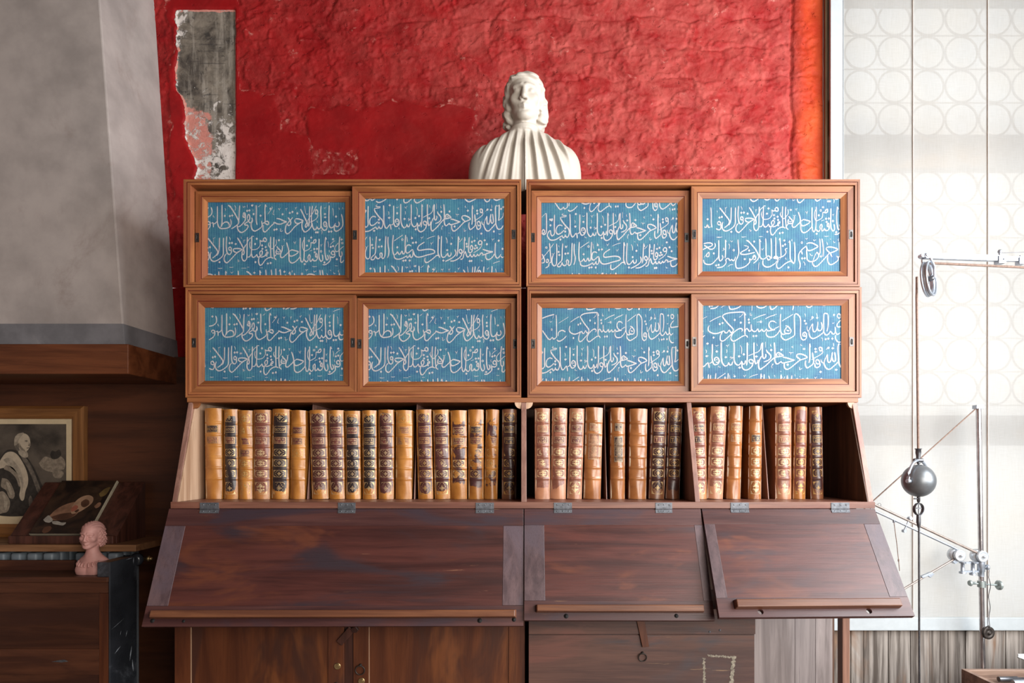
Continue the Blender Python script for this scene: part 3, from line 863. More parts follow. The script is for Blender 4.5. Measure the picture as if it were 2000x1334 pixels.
"73,74 77,75 81,70 83,61 87,54 88,52;88,54 90,64 94,69 98,66 101,60;101,60 104,68 108,67 111,60;111,60 114,67 118,66 121,60;121,60 124,65 128,62 131,57 137,60;d 116,37;d 113.5,45;d 119.5,43;125,34 123,29 127,23 132,25 133,31 128,34 125,34;t 133,31 131,40 124,48 115,54 110,57;"
"135,47 141,49 150,52 164,54;164,54 150,58 140,62 133,63;n 106,10 107,16;n 120,15 120.5,19;d 141,22;d 147,33;n 161,18 164,20 168,17;n 164,20 163,24;d 180,23;171,29 170,45 170,60 172,68 176,72 181,69 186,61;168,60 164,67 157,74 149,76 145,72 144,65 146,60;d 99,80;d 104,79.5;n 131,76 132,80 136,79;n 164,87 174,83 184,80;d 191,46;186,66 190,70 195,68"),
'E': ("113,8 100,8 85,9 68,11 57,15 53,20 58,28 68,40 78,50 83,57 81,63 76,65 72,58;72,57 66,65 61,66 57,60;n 112,8 107,17 99,23;58,60 50,63 40,67 30,68 20,65 14,60 13,53 16,45;t 49,19 33,26 17,35;d 45,41.5;d 53,38.5;d 28,79;82,64 75,72 66,80 58,87 51,89 47,85 47,76 50,67 54,62;"
"106,62 109,58 105,54 98,55 90,60 82,67 77,77 77,84 82,89 88,88 98,82 108,76 116,73;116,73 121,75 123,79;d 87,30;d 104,37.5;114,8 115,25 115,45 114.5,60 116,72;114,8 118,17;116,64 117,57 121,54 125,58 128,62 133,58 133,42;134,55 138,61 145,62 150,56 152,54;152,54 154,62 158,61 163,55;163,55 166,61 171,61 176,54;176,54 178,60 184,60 193,58 200,57;"
"d 126,29;d 127,37.5;d 139,75;d 147,74.5;n 131,10 130,16 134,18 134,14;t 174,14 155,20 138,28;t 200,16 186,20 172,27;n 149,36 160,35;r 160,35;200,35 192,33 186,35 182,43 184,50 190,56 198,57;176,62 175,70 179,76 186,78 195,77 200,76;"
"-33.4,14 -32,38 -32,78;-0.4,62 -11.8,57.5 -24.5,63 -27,74;3.4,73 -9.3,83 -23,88 -31,84;-40,13 -63,18 -83,24;n -40,13 -45.5,24.5;-82,58 -71.5,70 -60,82 -52.5,82 -47,76;-47,76 -42,82 -33,77;t 10,20.5 -24.5,37.5;r -49,55.5;n -56,32 -52,35 -47,31",
"n 0,15 8,14;t 0,35 6,38;t 0,55 8,51 14,48;18,13 17,30 17,50 18,62 22,69 28,70 34,68;0,76 8,70 14,62 17,56;t 53,14 38,23 22,33;32,46 38,48 44,54 47,60 44,67 38,68 31,67 29,60 33,53 36,50;34,58 39,60 43,60;20,70 20,76 24,82 31,86 38,84 48,79 56,73 57,62 56.5,40 56,22 58,14 63,13 69,18 73,25 74,40 73.5,60 74,75 77,83 82,86 88,83 90,77 90,70;"
"80,75 80,68 85,64 90,69 89,75 84,75 80,75;84,68 85,73;d 85,32.5;d 88.5,40;n 85,12 87,16 87.5,21;t 92,47 92,55 94,61 97,59 101,51 106,42 108,41;108,41 107,52 109,61 113,63 118,58 121,47 122,35;121,52 123,59 127,60 132,57 134,47 131,36;97,62 98,72 102,79 108,82 115,80 124,75 132,69 138,62 138,40 138.5,20 140,12 146,12 150,14;"
"150,14 151,30 150.5,45 149,55 147,62;n 106,19 108,24 100,31;r 107,23;n 118,11 119.5,17 120,22;d 120,24;138,62 141,69 145,72 151,70 157,62 159,61;159,62 162,68 167,69 171,62 170,49;171,62 175,70 180,69 184,65;d 144,83.5;d 151,82;d 162.5,82;n 132,79 135,83 135,89;d 167,16;n 162,38 164,40 168,37;"
"176,20 177,15 181,13 186,17 185,23 180,25 176,20;187,30 180,36 175,44 177,49 184,49 192,48 204,47;172,72 171,80 174,87 180,92 187,91;201,12 202,45"),
'F': ("3,23 12,21 22,21 28,25 24,30 14,33 4,38 1,40;4,27 12,32 20,38 28,38 34,33 36,27 34,21;14,60 10,56 13,51 18,47 18,57 14,60;t 8,56 4,62;d 31.5,50;45,13 45.5,35 45,55 43,62 36,70 28,78 20,81 10,80 5,76 3,68;46,55 46.5,66 49,71 53,69 57,62 55,55;d 38,83.5;d 45,82;64,12 64.5,30 64,50 63,63;64,12 67,18;"
"72,63 65,67 66,75 62,82 54,88 40,90;72,63 77,70 81,66;81,66 86,71 90,66 92,59;n 60,34 57,37 62,38 55,43;n 73,23 76,30 74,38;n 78,14 81,18 85,14;r 87,41;n 70,87 78,82 86,81;99,11 100,30 101,48 98,60 94,68 92,75 93,85 96,91 106,91 118,87 127,80 132,73 131,64;131,64 136,68 141,63 146,55;141,65 141,58 145,55 148,60 147,67 142,67;"
"t 116,28 121,29 126,30;126,30 128,33 122,39 112,44 106,49 108,52 118,53 130,51 146,47;d 118,66;d 130,42;n 138,40 139,41;d 144,17;122,13 130,18 139,28 148,39 155,52 157,58 155,65 149,72 142,78;122,13 129,15;159,10 160,25 160,45 160,57 163,64 170,66 177,62 180,58;159,10 163,18;178,60 184,57 189,61 188,67 183,68 180,62;176,8 177,25 177,45 178,58;191,8 192.5,25 192.5,45 192.5,65;"
"n 164,37 167,39 171,35;n 167,39 166,43;n 158,75 157,80 156,96;n 42,4 49,5 55,4;n 108,4 122,4;n 160,3 168,3;169,69 168,78 172,85 179,88 188,87 195,83 200,79",
"0,63 6,58 12,60 14,66 8,64 1,64;4,61 10,62;t 14,66 8,75 0,83;7,5 7.5,25 7.5,45 8,58;19,7 20.5,25 21.5,45 22,58;19,7 16,13;40,36 34,38 36,45 34,52 27,58 16,62;d 31,14;d 33.5,25;d 27,29;n 22,62 14,71;14,71 10,80 11,89 15,92 22,89 32,80 42,74 50,72 57,78;46,14 47.5,30 47.5,50 48,64 52,72 58,79;46,14 43,20;59,18 60.5,35 61,55 60.5,70 58,79;"
"n 53,10 52,13 53,16;n 36,61 34,65 38,66;d 43,89;r 80,20;n 90,8 93,10 97,7;n 93,10 92,13;n 112,11 114,15 117,13 120,12;92,30 84,36 78,42 73,49 71,57 72,68 75,78 75,87 72,94;78,43 81,50 81,53;93,24 98,21 108,21 117,25 125,31 117,36 107,41 98,42 94,36 92,28;93,40 94,55 95,66 100,72 108,73 115,71 122,66 127,58 126,52 122,46;t 122,46 117,55 113,65 110,72;"
"d 81,64;d 88,63.5;n 101,51 104,52 106,57 111,55;n 84,73 88,77 89,84;130,9 131,25 131,45 129,52 124,50;136,9 139,25 140,45 139,59;d 133.5,58.5;110,74 111,81 116,86 123,85 132,77 142,66 152,55 157,49;150,33 158,32 170,34 180,39 170,45 158,49;150,33 148,37 152,43 158,48;158,48 162,55 164,60;"
"153,57 152,66 154,76 159,81 166,80 174,75 181,69 182,61;184,18 185,35 186,50 186,57 181,61 177,57;n 149,18 151,22 152,27;n 158,9 161,11;n 168,15 170,20 174,18;n 184,9 181,12 184,16"),
}


def spline(pts, step=2.2):
    if len(pts) == 2:
        return pts
    out = []
    p = [pts[0]] + pts + [pts[-1]]
    for i in range(1, len(p) - 2):
        p0, p1, p2, p3 = p[i - 1], p[i], p[i + 1], p[i + 2]
        n = max(2, int(math.hypot(p2[0] - p1[0], p2[1] - p1[1]) / step))
        for k in range(n):
            t = k / n
            out.append(tuple(0.5 * (2 * p1[j] + (p2[j] - p0[j]) * t + (2 * p0[j] - 5 * p1[j] + 4 * p2[j] - p3[j]) * t * t + (3 * p1[j] - p0[j] - 3 * p2[j] + p3[j]) * t ** 3) for j in (0, 1)))
    out.append(pts[-1])
    return out


def pen_polys(key):
    """line -> list of convex quads in units (y down)"""
    polys = []
    for blk, off in zip(LINES[key], (0.0, 197.0)):
        for s in blk.split(';'):
            s = s.strip()
            if not s:
                continue
            w = 1.0
            kind = s[0]
            if kind in 'ntdr':
                s = s[2:]
                w = {'n': 0.5, 't': 0.68}.get(kind, 1.0)
            pts = [tuple(float(q) for q in t.split(',')) for t in s.split()]
            pts = [(x + off, y) for x, y in pts]
            if kind == 'd':
                x, y = pts[0]
                polys.append([(x - 3.3, y + 0.3), (x - 0.2, y - 3.6), (x + 3.4, y - 0.3), (x + 0.1, y + 3.7)])
                continue
            if kind == 'r':
                x, y = pts[0]
                q = [(math.cos(2 * PI * i / 10), math.sin(2 * PI * i / 10)) for i in range(11)]
                for i in range(10):
                    polys.append([(x + 3.2 * q[i][0], y + 3.4 * q[i][1]), (x + 3.2 * q[i + 1][0], y + 3.4 * q[i + 1][1]), (x + 1.4 * q[i + 1][0], y + 1.5 * q[i + 1][1]), (x + 1.4 * q[i][0], y + 1.5 * q[i][1])])
                continue
            c = spline(pts)
            L, R = [], []
            n = len(c)
            for i in range(n):
                a, b = c[max(i - 1, 0)], c[min(i + 1, n - 1)]
                dx, dy = b[0] - a[0], b[1] - a[1]
                l = math.hypot(dx, dy) or 1
                dx, dy = dx / l, dy / l
                th = math.atan2(-dy, dx)
                ww = math.hypot(2.6 * math.sin(th - 0.9), 2.7) * w
                e = min(i, n - 1 - i) / 2.0
                ww *= min(1.0, 0.62 + 0.38 * e)
                L.append((c[i][0] - dy * ww / 2, c[i][1] + dx * ww / 2))
                R.append((c[i][0] + dy * ww / 2, c[i][1] - dx * ww / 2))
            for i in range(n - 1):
                polys.append([L[i], L[i + 1], R[i + 1], R[i]])
    return polys


PEN = {k: pen_polys(k) for k in LINES}


def clip_rect(poly, x0, x1, y0, y1):
    for ax, lim, sgn in ((0, x0, 1), (0, x1, -1), (1, y0, 1), (1, y1, -1)):
        out = []
        for i in range(len(poly)):
            a, b = poly[i], poly[(i + 1) % len(poly)]
            da, db = (a[ax] - lim) * sgn, (b[ax] - lim) * sgn
            if da >= 0:
                out.append(a)
            if (da >= 0) != (db >= 0):
                t = da / (da - db)
                out.append((a[0] + (b[0] - a[0]) * t, a[1] + (b[1] - a[1]) * t))
        poly = out
        if len(poly) < 3:
            return None
    return poly


def inscription(rows, rect, Y):
    """rows: list of (line, origin px x, origin px y, x scale); rect: panel px (x0,x1,y0,y1); printed letters at depth Y"""
    mb = MB()
    x0, x1, y0, y1 = rect
    k = 0
    for key, ox, oy, sx in rows:
        for q in PEN[key]:
            pl = clip_rect([(ox + a * sx, oy + b * 0.7) for a, b in q], x0, x1, y0, y1)
            if pl is None:
                continue
            yy = Y - 0.0004 - 0.000004 * (k % 60)
            k += 1
            # the cloth lies at depth Y
            mb.add([((a - CX) * (D + Y) / F, yy, ZC + (CY - b) * (D + Y) / F) for a, b in pl], [tuple(range(len(pl)))])
    return mb

# ------------------------------------------------------------------ blue printed cloth
def mat_cloth():
    m, nt, bs = new_mat('blue_striped_cloth')
    tc = N(nt, 'ShaderNodeTexCoord')
    sx = N(nt, 'ShaderNodeSeparateXYZ')
    nt.links.new(tc.outputs['Object'], sx.inputs[0])
    v = obj_coord(nt, (1, 1, 1), 9)
    wob = noise(nt, v, 9, 2, 0.5)
    ph = math_node(nt, 'ADD', math_node(nt, 'MULTIPLY', sx.outputs[0], 2 * PI / 0.00735), math_node(nt, 'MULTIPLY', wob, 1.4))
    s = math_node(nt, 'SINE', ph)
    n1 = noise(nt, v, 13, 5, 0.6, 0.4)
    n2 = noise(nt, obj_coord(nt, (1, 1, 2.2), 17), 5, 4, 0.6)
    basec = mixc(nt, ramp(nt, n1, 0.34, 0.66), (0.006, 0.058, 0.145), (0.012, 0.105, 0.185))
    basec = mixc(nt, math_node(nt, 'MULTIPLY', ramp(nt, n2, 0.5, 0.7), 0.5), basec, (0.022, 0.05, 0.20))
    strip = mixc(nt, ramp(nt, n1, 0.34, 0.66), (0.055, 0.185, 0.27), (0.10, 0.255, 0.29))
    f = math_node(nt, 'MULTIPLY', ramp(nt, s, -0.15, 0.6), math_node(nt, 'ADD', 0.45, math_node(nt, 'MULTIPLY', n2, 0.8)), True)
    col = mixc(nt, f, basec, strip)
    wz = noise(nt, obj_coord(nt, (40, 40, 500), 3), 1, 2, 0.6)
    col = mixc(nt, math_node(nt, 'MULTIPLY', ramp(nt, wz, 0.5, 0.8), 0.25), col, (0.16, 0.34, 0.40))
    nt.links.new(col, bs.inputs['Base Color'])
    bs.inputs['Roughness'].default_value = 0.6
    bs.inputs['Specular IOR Level'].default_value = 0.35
    bump(nt, bs, s, 0.15, 0.0006)
    return m


M_cloth = mat_cloth()
M_print = plain('silver_white_print', (0.43, 0.405, 0.415), 0.6, 0, 0.10, 60, 0.05)


def rect_m(px0, px1, py0, py1, Y=0.0):
    return (X(px0, 0), X(px1, 0), Z(py1, 0), Z(py0, 0), Y)


def lerp_rect(a, b, f, y):
    return tuple(a[i] + (b[i] - a[i]) * f for i in range(4)) + (y,)


def door(parent, outer, panel, y, rows, pulls, label):
    A = rect_m(*outer)
    B = rect_m(*panel)
    prof = [(0.0, 0.022), (0.0, 0.0008), (0.006, 0.0), (0.50, 0.0), (0.515, 0.0028), (0.545, 0.0028), (0.56, 0.0006), (0.97, 0.0085), (1.0, 0.0088), (1.0, 0.0145)]
    rects = [lerp_rect(A, B, f, y + dy) for f, dy in prof]
    W, G = (0, 1), (2, 2)
    mis = [W, W, W, G, G, G, W, W, W]
    mb = MB().ring_sweep(rects, mis)
    mb.add([(A[0], y + 0.022, A[2]), (A[1], y + 0.022, A[2]), (A[1], y + 0.022, A[3]), (A[0], y + 0.022, A[3])], [(0, 1, 2, 3)], 0)
    d = obj('sliding_door', mb, [W_cab_x, W_cab_z, W_groove], parent, label=label)
    yp = y + 0.0125
    e = 0.004
    mb = MB().box(B[0] - e, B[1] + e, yp, yp + 0.003, B[2] - e, B[3] + e)
    obj('cloth_panel', mb, M_cloth, d)
    x0, x1, y0, y1 = panel
    s = D / (D + yp)       # the panel lies a little behind the frame
    r2 = tuple((CX + (q - CX) * s - 0.0) if i < 2 else (CY + (q - CY) * s) for i, q in enumerate((x0 - 1, x1 + 1, y0 - 1, y1 + 1)))
    mb = inscription(rows, r2, yp)
    obj('inscription', mb, M_print, d, recalc=False)
    for (px, py) in pulls:
        mb = MB()
        xc, zc = X(px), Z(py)
        w, h = 0.0085, 0.020
        # plate with an oblong finger hole
        def ov(rw, rh, yy, n=16):
            return [(xc + rw * math.cos(2 * PI * i / n), yy, zc + (rh - rw) * (1 if math.sin(2 * PI * i / n) > 0 else -1) * (0 if abs(math.sin(2 * PI * i / n)) < 1e-6 else 1) + rw * math.sin(2 * PI * i / n)) for i in range(n)]
        n = 16
        def pl(yy):
            return [(xc + w * max(-1, min(1, 1.5 * math.cos(2 * PI * i / n))), yy, zc + h * max(-1, min(1, 1.5 * math.sin(2 * PI * i / n)))) for i in range(n)]
        rings = [pl(y - 0.0002), pl(y - 0.0016), ov(0.0048, 0.0125, y - 0.0016), ov(0.0042, 0.0115, y - 0.0004)]
        vsx = [q for rg in rings for q in rg]
        fs = [(a * n + i, a * n + (i + 1) % n, (a + 1) * n + (i + 1) % n, (a + 1) * n + i) for a in range(3) for i in range(n)]
        mb.add(vsx, fs, 0)
        mb.add(rings[-1], [tuple(range(n))], 1)
        mb.tube([(xc - 0.002, y - 0.0012, zc + 0.008), (xc - 0.002, y - 0.0012, zc - 0.004)], 0.0011, 6, 0)
        obj('finger_pull', mb, [M_pull, M_black], d)
    return d


def cabinet(label, outer, opening, doors):
    A = rect_m(*outer)
    B = rect_m(*opening)
    root = thing('sliding_door_cabinet', ((A[0] + A[1]) / 2, 0.2, A[2]), label, 'cabinet', 'stacked sliding door cabinets')
    prof = [(0.0, 0.40), (0.0, 0.001), (0.02, 0.0), (0.44, 0.0), (0.46, 0.0035), (0.54, 0.0035), (0.56, 0.0), (0.985, 0.0), (1.0, 0.0012), (1.0, 0.075)]
    rects = [lerp_rect(A, B, f, dy) for f, dy in prof]
    W, G = (0, 1), (2, 2)
    mb = MB().ring_sweep(rects, [W, W, W, G, G, G, W, W, W])
    mb.add([(A[0], 0.40, A[2]), (A[1], 0.40, A[2]), (A[1], 0.40, A[3]), (A[0], 0.40, A[3])], [(0, 1, 2, 3)], 0)
    obj('case', mb, [W_cab_x, W_cab_z, W_groove], root)
    mb = MB().box(B[0] - 0.002, B[1] + 0.002, 0.075, 0.08, B[2] - 0.002, B[3] + 0.002)
    obj('back_board', mb, W_dark_in, root)
    for dd in doors:
        door(root, *dd)
    return root


YF, YR = 0.006, 0.031     # front and rear sliding track
cabinet('upper left sliding door cabinet directly under the left half of the white bust',
        (358, 1018, 350, 560.5), (372, 1010, 361.5, 551),
        [((374, 690, 367, 550.5), (396, 669, 387, 532), YR, [('D', 388, 391.6 - 56, .7), ('A', 396, 391.6, .7), ('B', 396.5, 456, .7), ('F', 396, 521, .7)], [(377.5, 459)], 'recessed left door with dark blue cloth'),
         ((687, 1008.5, 362.5, 550.8), (711, 985, 385, 530), YF, [('E', 756, 334, .7), ('C', 710, 392, .7), ('D', 710, 454, .7), ('A', 714, 510, .7)], [(692.5, 458), (1003.5, 457)], 'front right door')])
cabinet('upper right sliding door cabinet nearest the window, top row',
        (1028, 1680, 350, 559.5), (1037, 1670, 361.5, 550.5),
        [((1038, 1353, 366, 549.5), (1058, 1329, 388, 530), YR, [('E', 1126, 351, .55), ('C', 1074, 409, .695), ('D', 1074.4, 467.6, .69), ('A', 1080, 525, .7)], [(1041, 459), (1345, 459)], 'recessed left door'),
         ((1351, 1669, 362.5, 550), (1374, 1645, 385, 528), YF, [('A', 1396, 331, .7), ('B', 1396, 396.8, .7), ('F', 1372, 460, .7)], [(1356.5, 457), (1663.5, 457)], 'front right door with bright blue cloth')])
cabinet('lower left sliding door cabinet above the long row of leather books',
        (362, 1018, 561.5, 776.5), (372, 1010, 574, 765.5),
        [((694, 1009, 578.5, 765), (715, 987, 599, 743), YR, [('D', 706, 548, .7), ('A', 712, 604, .7), ('B', 712, 670, .7), ('F', 712, 735, .7)], [(698.5, 669), (1006, 669)], 'recessed right door'),
         ((372.5, 693.5, 574.8, 765), (396, 669, 599, 743), YF, [('D', 398, 547.5, .7), ('A', 405, 603.5, .7), ('B', 406.5, 669.7, .7), ('F', 406, 735, .7)], [(377.5, 669), (688.5, 669)], 'front left door')])
cabinet('lower right sliding door cabinet above the two shorter book compartments',
        (1030, 1683, 560.5, 776.5), (1037, 1673, 573, 764.5),
        [((1038, 1353, 578, 763.5), (1059, 1331, 597, 742), YR, [('F', 1080, 541, .7), ('E', 1104.5, 605, .551), ('C', 1054.5, 668.5, .7), ('D', 1054, 731, .7)], [(1041.5, 669), (1346, 669)], 'recessed left door'),
         ((1351, 1672, 573.5, 763.5), (1375, 1647, 595, 739), YF, [('F', 1359, 540, .7), ('E', 1374, 604, .7), ('C', 1318.5, 662, .865), ('D', 1340, 724, .7)], [(1357, 667), (1664.5, 667)], 'front right door')])

# ------------------------------------------------------------------ slant-front desk
YS = -0.13            # front of the slanted sides at the lid hinges
xl, xr = -1.4344, 1.4388
zt0, zt1 = Z(786, 0), Z(777, 0)
zrail = Z(993, YS)
zfl = Z(980.5, YS)
desk = thing('slant_front_desk', (0, 0.1, 0), 'long dark wooden slant-front desk holding leather books, with three sloping flaps', 'desk')

def slanted_side(name, xa, xb, m, z0, z1, ytop, ybot, yback=0.38, parent=desk, bevel=0.0015):
    mb = MB()
    pts = [(xa, ybot, z0), (xb, ybot, z0), (xb, yback, z0), (xa, yback, z0), (xa, ytop, z1), (xb, ytop, z1), (xb, yback, z1), (xa, yback, z1)]
    mb.hexa(pts)
    return obj(name, mb, m, parent, bevel=bevel)

mb = MB().box(xl - 0.004, xr + 0.003, -0.004, 0.40, zt0, zt1 - 0.0004)
obj('top_board', mb, W_cab_x, desk, bevel=0.001)
tk = 0.021
slanted_side('side_panel', xl, xl + tk, W_desk_z, zrail, zt0, 0.0, YS)
slanted_side('side_panel', xr - tk, xr, W_desk_z, zrail, zt0, 0.0, YS)
# inner cheeks of pale wood
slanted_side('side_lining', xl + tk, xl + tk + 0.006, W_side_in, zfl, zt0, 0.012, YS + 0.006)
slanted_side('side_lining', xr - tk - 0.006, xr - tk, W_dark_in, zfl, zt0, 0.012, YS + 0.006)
slanted_side('divider', X(1018, 0), X(1028, 0), W_desk_z, zfl, zt0, 0.0, YS + 0.001)
slanted_side('divider', X(1341, 0), X(1350, 0), W_desk_z, zfl, zt0, 0.0, YS + 0.001)
mb = MB().box(xl + tk, xr - tk, YS + 0.016, 0.38, zfl - 0.018, zfl)
obj('shelf_floor', mb, W_desk_x, desk)
mb = MB().box(xl, xr, YS - 0.003, YS + 0.016, zrail, zfl + 0.0006)
obj('front_rail', mb, W_desk_x, desk, bevel=0.0015)
mb = MB().box(xl, xr, 0.38, 0.395, zrail - 0.02, zt0)
obj('back_panel', mb, W_dark_in, desk)
for px in (598.7, 808.3, 1185.5, 1503):
    slanted_side('partition', X(px, 0.02) - 0.0022, X(px, 0.02) + 0.0022, W_desk_z, zfl, zt0, 0.10, 0.03)
# small shaped corner blocks under the top board
for px, sg in ((1018, -1), (1028, 1), (1668, -1), (377, 1)):
    x = X(px, 0)
    pts = []
    for i in range(9):
        t = i / 8 * PI / 2
        pts.append((x + sg * (0.026 - 0.020 * math.sin(t) * 0.95), 0.0, zt0 - 0.026 * math.sin(t) ** 0.7))
    poly = [(x, 0.0, zt0), (x + sg * 0.028, 0.0, zt0)] + [(x + sg * (0.028 * math.cos(i / 8 * PI / 2)), 0.0, zt0 - 0.028 * math.sin(i / 8 * PI / 2)) for i in range(1, 9)]
    mb = MB().prism(poly, (0, -0.0015, 0), (0, 0.012, 0))
    obj('corner_block', mb, W_side_in if px != 377 else W_cab_x, desk)


class Slope:
    """a tilted board: u across, v down, n out of its face"""
    def __init__(s, tl, tr, br, bl):
        s.p = [Vector(q) for q in (tl, tr, br, bl)]
        s.n = (s.p[1] - s.p[0]).cross(s.p[3] - s.p[0]).normalized()
        if s.n.y > 0:
            s.n = -s.n

    def at(s, u, v, n=0.0):
        a = s.p[0].lerp(s.p[1], u)
        b = s.p[3].lerp(s.p[2], u)
        return a.lerp(b, v) + s.n * n

    def board(s, u0, u1, v0, v1, n0, n1, mb=None, mi=0):
        mb = mb or MB()
        q = [s.at(u0, v1, n0), s.at(u1, v1, n0), s.at(u1, v0, n0), s.at(u0, v0, n0), s.at(u0, v1, n1), s.at(u1, v1, n1), s.at(u1, v0, n1), s.at(u0, v0, n1)]
        return mb.hexa(q, mi)


def carve(o, cutters):
    dg = bpy.context.evaluated_depsgraph_get
    for c in cutters:
        md = o.modifiers.new('cut', 'BOOLEAN')
        md.operation = 'DIFFERENCE'
        md.object = c
        md.solver = 'EXACT'
    me = bpy.data.meshes.new_from_object(o.evaluated_get(dg()))
    for md in list(o.modifiers):
        o.modifiers.remove(md)
    o.data = me
    for c in cutters:
        bpy.data.objects.remove(c)


def lid(S, st_l, st_r, ledge, hinges, holes, through, label, tops=0.155, bots=0.835, ledge_ends=0.0):
    T = 0.021
    g = 0.0012
    pn = obj('lid', S.board(st_l - 0.001, st_r + 0.001, tops - 0.001, bots + 0.001, -T + 0.004, -0.0012), W_lid_p, desk, label=label)
    obj('top_rail', S.board(0, 1, 0, tops - g / 2, -T, 0), W_lid_x, pn, bevel=0.001)
    obj('stile', S.board(0, st_l - 0.0012, tops + g / 2, bots, -T, 0.0), W_lid_z, pn, bevel=0.001)
    obj('stile', S.board(st_r + 0.0012, 1, tops + g / 2, bots, -T, 0.0), W_lid_z, pn, bevel=0.001)
    br = obj('bottom_rail', S.board(0, 1, bots + 0.002, 1, -T, 0), W_lid_x, pn)
    if through:
        cs = []
        for u, v in through:
            mb = MB()
            c = S.at(u, v, 0)
            off = world_loc(pn)
            mb.tube([c + S.n * 0.03 - off, c - S.n * 0.05 - off], 0.0105, 20)
            cu = obj('cutter', mb, W_lid_x, None)
            cu.location += off
            cs.append(cu)
        bpy.context.view_layer.update()
        carve(br, cs)
    u0, u1, v0, v1 = ledge
    mb = MB()
    h = 0.026
    q = [S.at(u0, v1, 0), S.at(u1, v1, 0), S.at(u1, v0, 0), S.at(u0, v0, 0),
         S.at(u0 + 0.006, v1 - 0.004, h), S.at(u1 - 0.004, v1 - 0.004, h), S.at(u1 - 0.004, v0 + 0.012, h), S.at(u0 + 0.006, v0 + 0.012, h)]
    mb.hexa(q)
    obj('book_ledge', mb, W_ledge, pn, bevel=0.003)
    for (ua, ub) in hinges:
        mb = MB()
        S.board(ua, ub, 0.004, 0.042, 0, 0.0022, mb)
        a, b = S.at(ua, 0.0, 0.003), S.at(ub, 0.0, 0.003)
        mb.tube([a, b], 0.0042, 10)
        za = zrail + 0.003
        mb.box(a.x, b.x, YS - 0.0052, YS - 0.003, za, za + 0.021)
        for t in (0.18, 0.5, 0.82):
            c = S.at(ua + (ub - ua) * t, 0.026, 0.0022)
            mb.lathe(c, S.n, [(0, 0.003), (0.0008, 0.0026), (0.0012, 0.0008)], 10)
            mb.lathe((a.x + (b.x - a.x) * t, YS - 0.0052, za + 0.012), (0, -1, 0), [(0, 0.003), (0.0008, 0.0026), (0.0012, 0.0008)], 10)
        obj('hinge', mb, M_hinge, pn)
    for u, v, r in holes:
        mb = MB()
        c = S.at(u, v, 0)
        mb.lathe(c, S.n, [(-0.006, r), (0.0006, r), (0.0007, r * 0.8), (-0.002, r * 0.7)], 16)
        obj('peg_hole', mb, M_black, pn)
    return pn


def corners(xa, xb, xc, xd, yb1, yb2, Yb):
    return (P(xa, 993.6, YS), P(xb, 993.6, YS), P(xc, yb2, Yb), P(xd, yb1, Yb))


S1 = Slope(*corners(330, 1022.3, 1022.3, 276.5, 1224, 1222.5, -0.316))
lid(S1, 0.058, 0.943, (0.018, 0.982, 0.868, 0.938), [(0.089, 0.142), (0.478, 0.527), (0.866, 0.917)],
    [(0.025, 0.953, 0.0085), (0.107, 0.957, 0.006), (0.885, 0.957, 0.009), (0.975, 0.95, 0.008)], [],
    'longest flap on the left, dark with bluish wear')
S2 = Slope(*corners(1024, 1368, 1396.5, 1024, 1211.5, 1212, -0.32))
lid(S2, 0.112, 0.952, (0.06, 0.945, 0.868, 0.938), [(0.168, 0.27), (0.744, 0.838)],
    [(0.22, 0.965, 0.009), (0.80, 0.962, 0.008)], [], 'short middle flap')
S3 = Slope(*corners(1370.5, 1708.5, 1787, 1405, 1206, 1203, -0.385))
lid(S3, 0.06, 0.905, (0.085, 0.94, 0.855, 0.935), [(0.165, 0.27), (0.745, 0.85)],
    [], [(0.217, 0.955), (0.775, 0.955)], 'right flap, tilted out furthest')

# body below the flaps
YD = -0.10
zc0, zc1 = 0.0, zrail - 0.001
xcl, xcr = X(340, YD), X(1025, YD)
mb = MB()
mb.box(xcl, xcl + 0.022, YD + 0.004, 0.38, zc0, zc1)
obj('side_panel', mb, W_cup_z, desk, bevel=0.001)
mb = MB().box(xcr - 0.022, xcr, YD + 0.004, 0.38, zc0, zc1)
obj('side_panel', mb, W_cup_z, desk, bevel=0.001)
mb = MB().box(xcl + 0.022, xcr - 0.022, YD + 0.03, 0.38, 0.02, zc1 - 0.005)
obj('carcass', mb, W_dark_in, desk)

def cup_door(x0, x1, sl, sr, locks, label):
    z0, z1 = 0.06, zc1 - 0.03
    root = obj('cupboard_door', MB().box(x0 + sl - 0.002, x1 - sr + 0.002, YD + 0.005, YD + 0.02, z0 + 0.1, z1 - 0.08), W_cup_z, desk, label=label)
    obj('stile', MB().box(x0, x0 + sl - 0.0012, YD, YD + 0.022, z0, z1), W_cup_z, root, bevel=0.001)
    obj('stile', MB().box(x1 - sr + 0.0012, x1, YD, YD + 0.022, z0, z1), W_cup_z, root, bevel=0.001)
    obj('rail', MB().box(x0 + sl, x1 - sr, YD, YD + 0.022, z1 - 0.085, z1), W_lid_x, root, bevel=0.001)
    obj('rail', MB().box(x0 + sl, x1 - sr, YD, YD + 0.022, z0, z0 + 0.105), W_lid_x, root, bevel=0.001)
    for xe in (x0 + sl, x1 - sr):
        if xe > x0 + sl: continue
        obj('pale_edge', MB().box(xe - 0.0016, xe + 0.0012, YD - 0.0006, YD + 0.004, z0 + 0.1, z1 - 0.06), W_side_in, root)  # thin pale strip along the panel side of the left stile
    return root

x = lambda q: X(q, YD)
d1 = cup_door(x(341), x(672), x(373) - x(341), x(672) - x(640), [], 'left cupboard door')
d2 = cup_door(x(690), x(1023), x(721) - x(690), x(1023) - x(993), [], 'right cupboard door with a ring pull')
obj('centre_post', MB().box(x(672) + 0.001, x(690) - 0.001, YD + 0.008, YD + 0.03, 0.0, zc1 - 0.02), W_lect, desk)

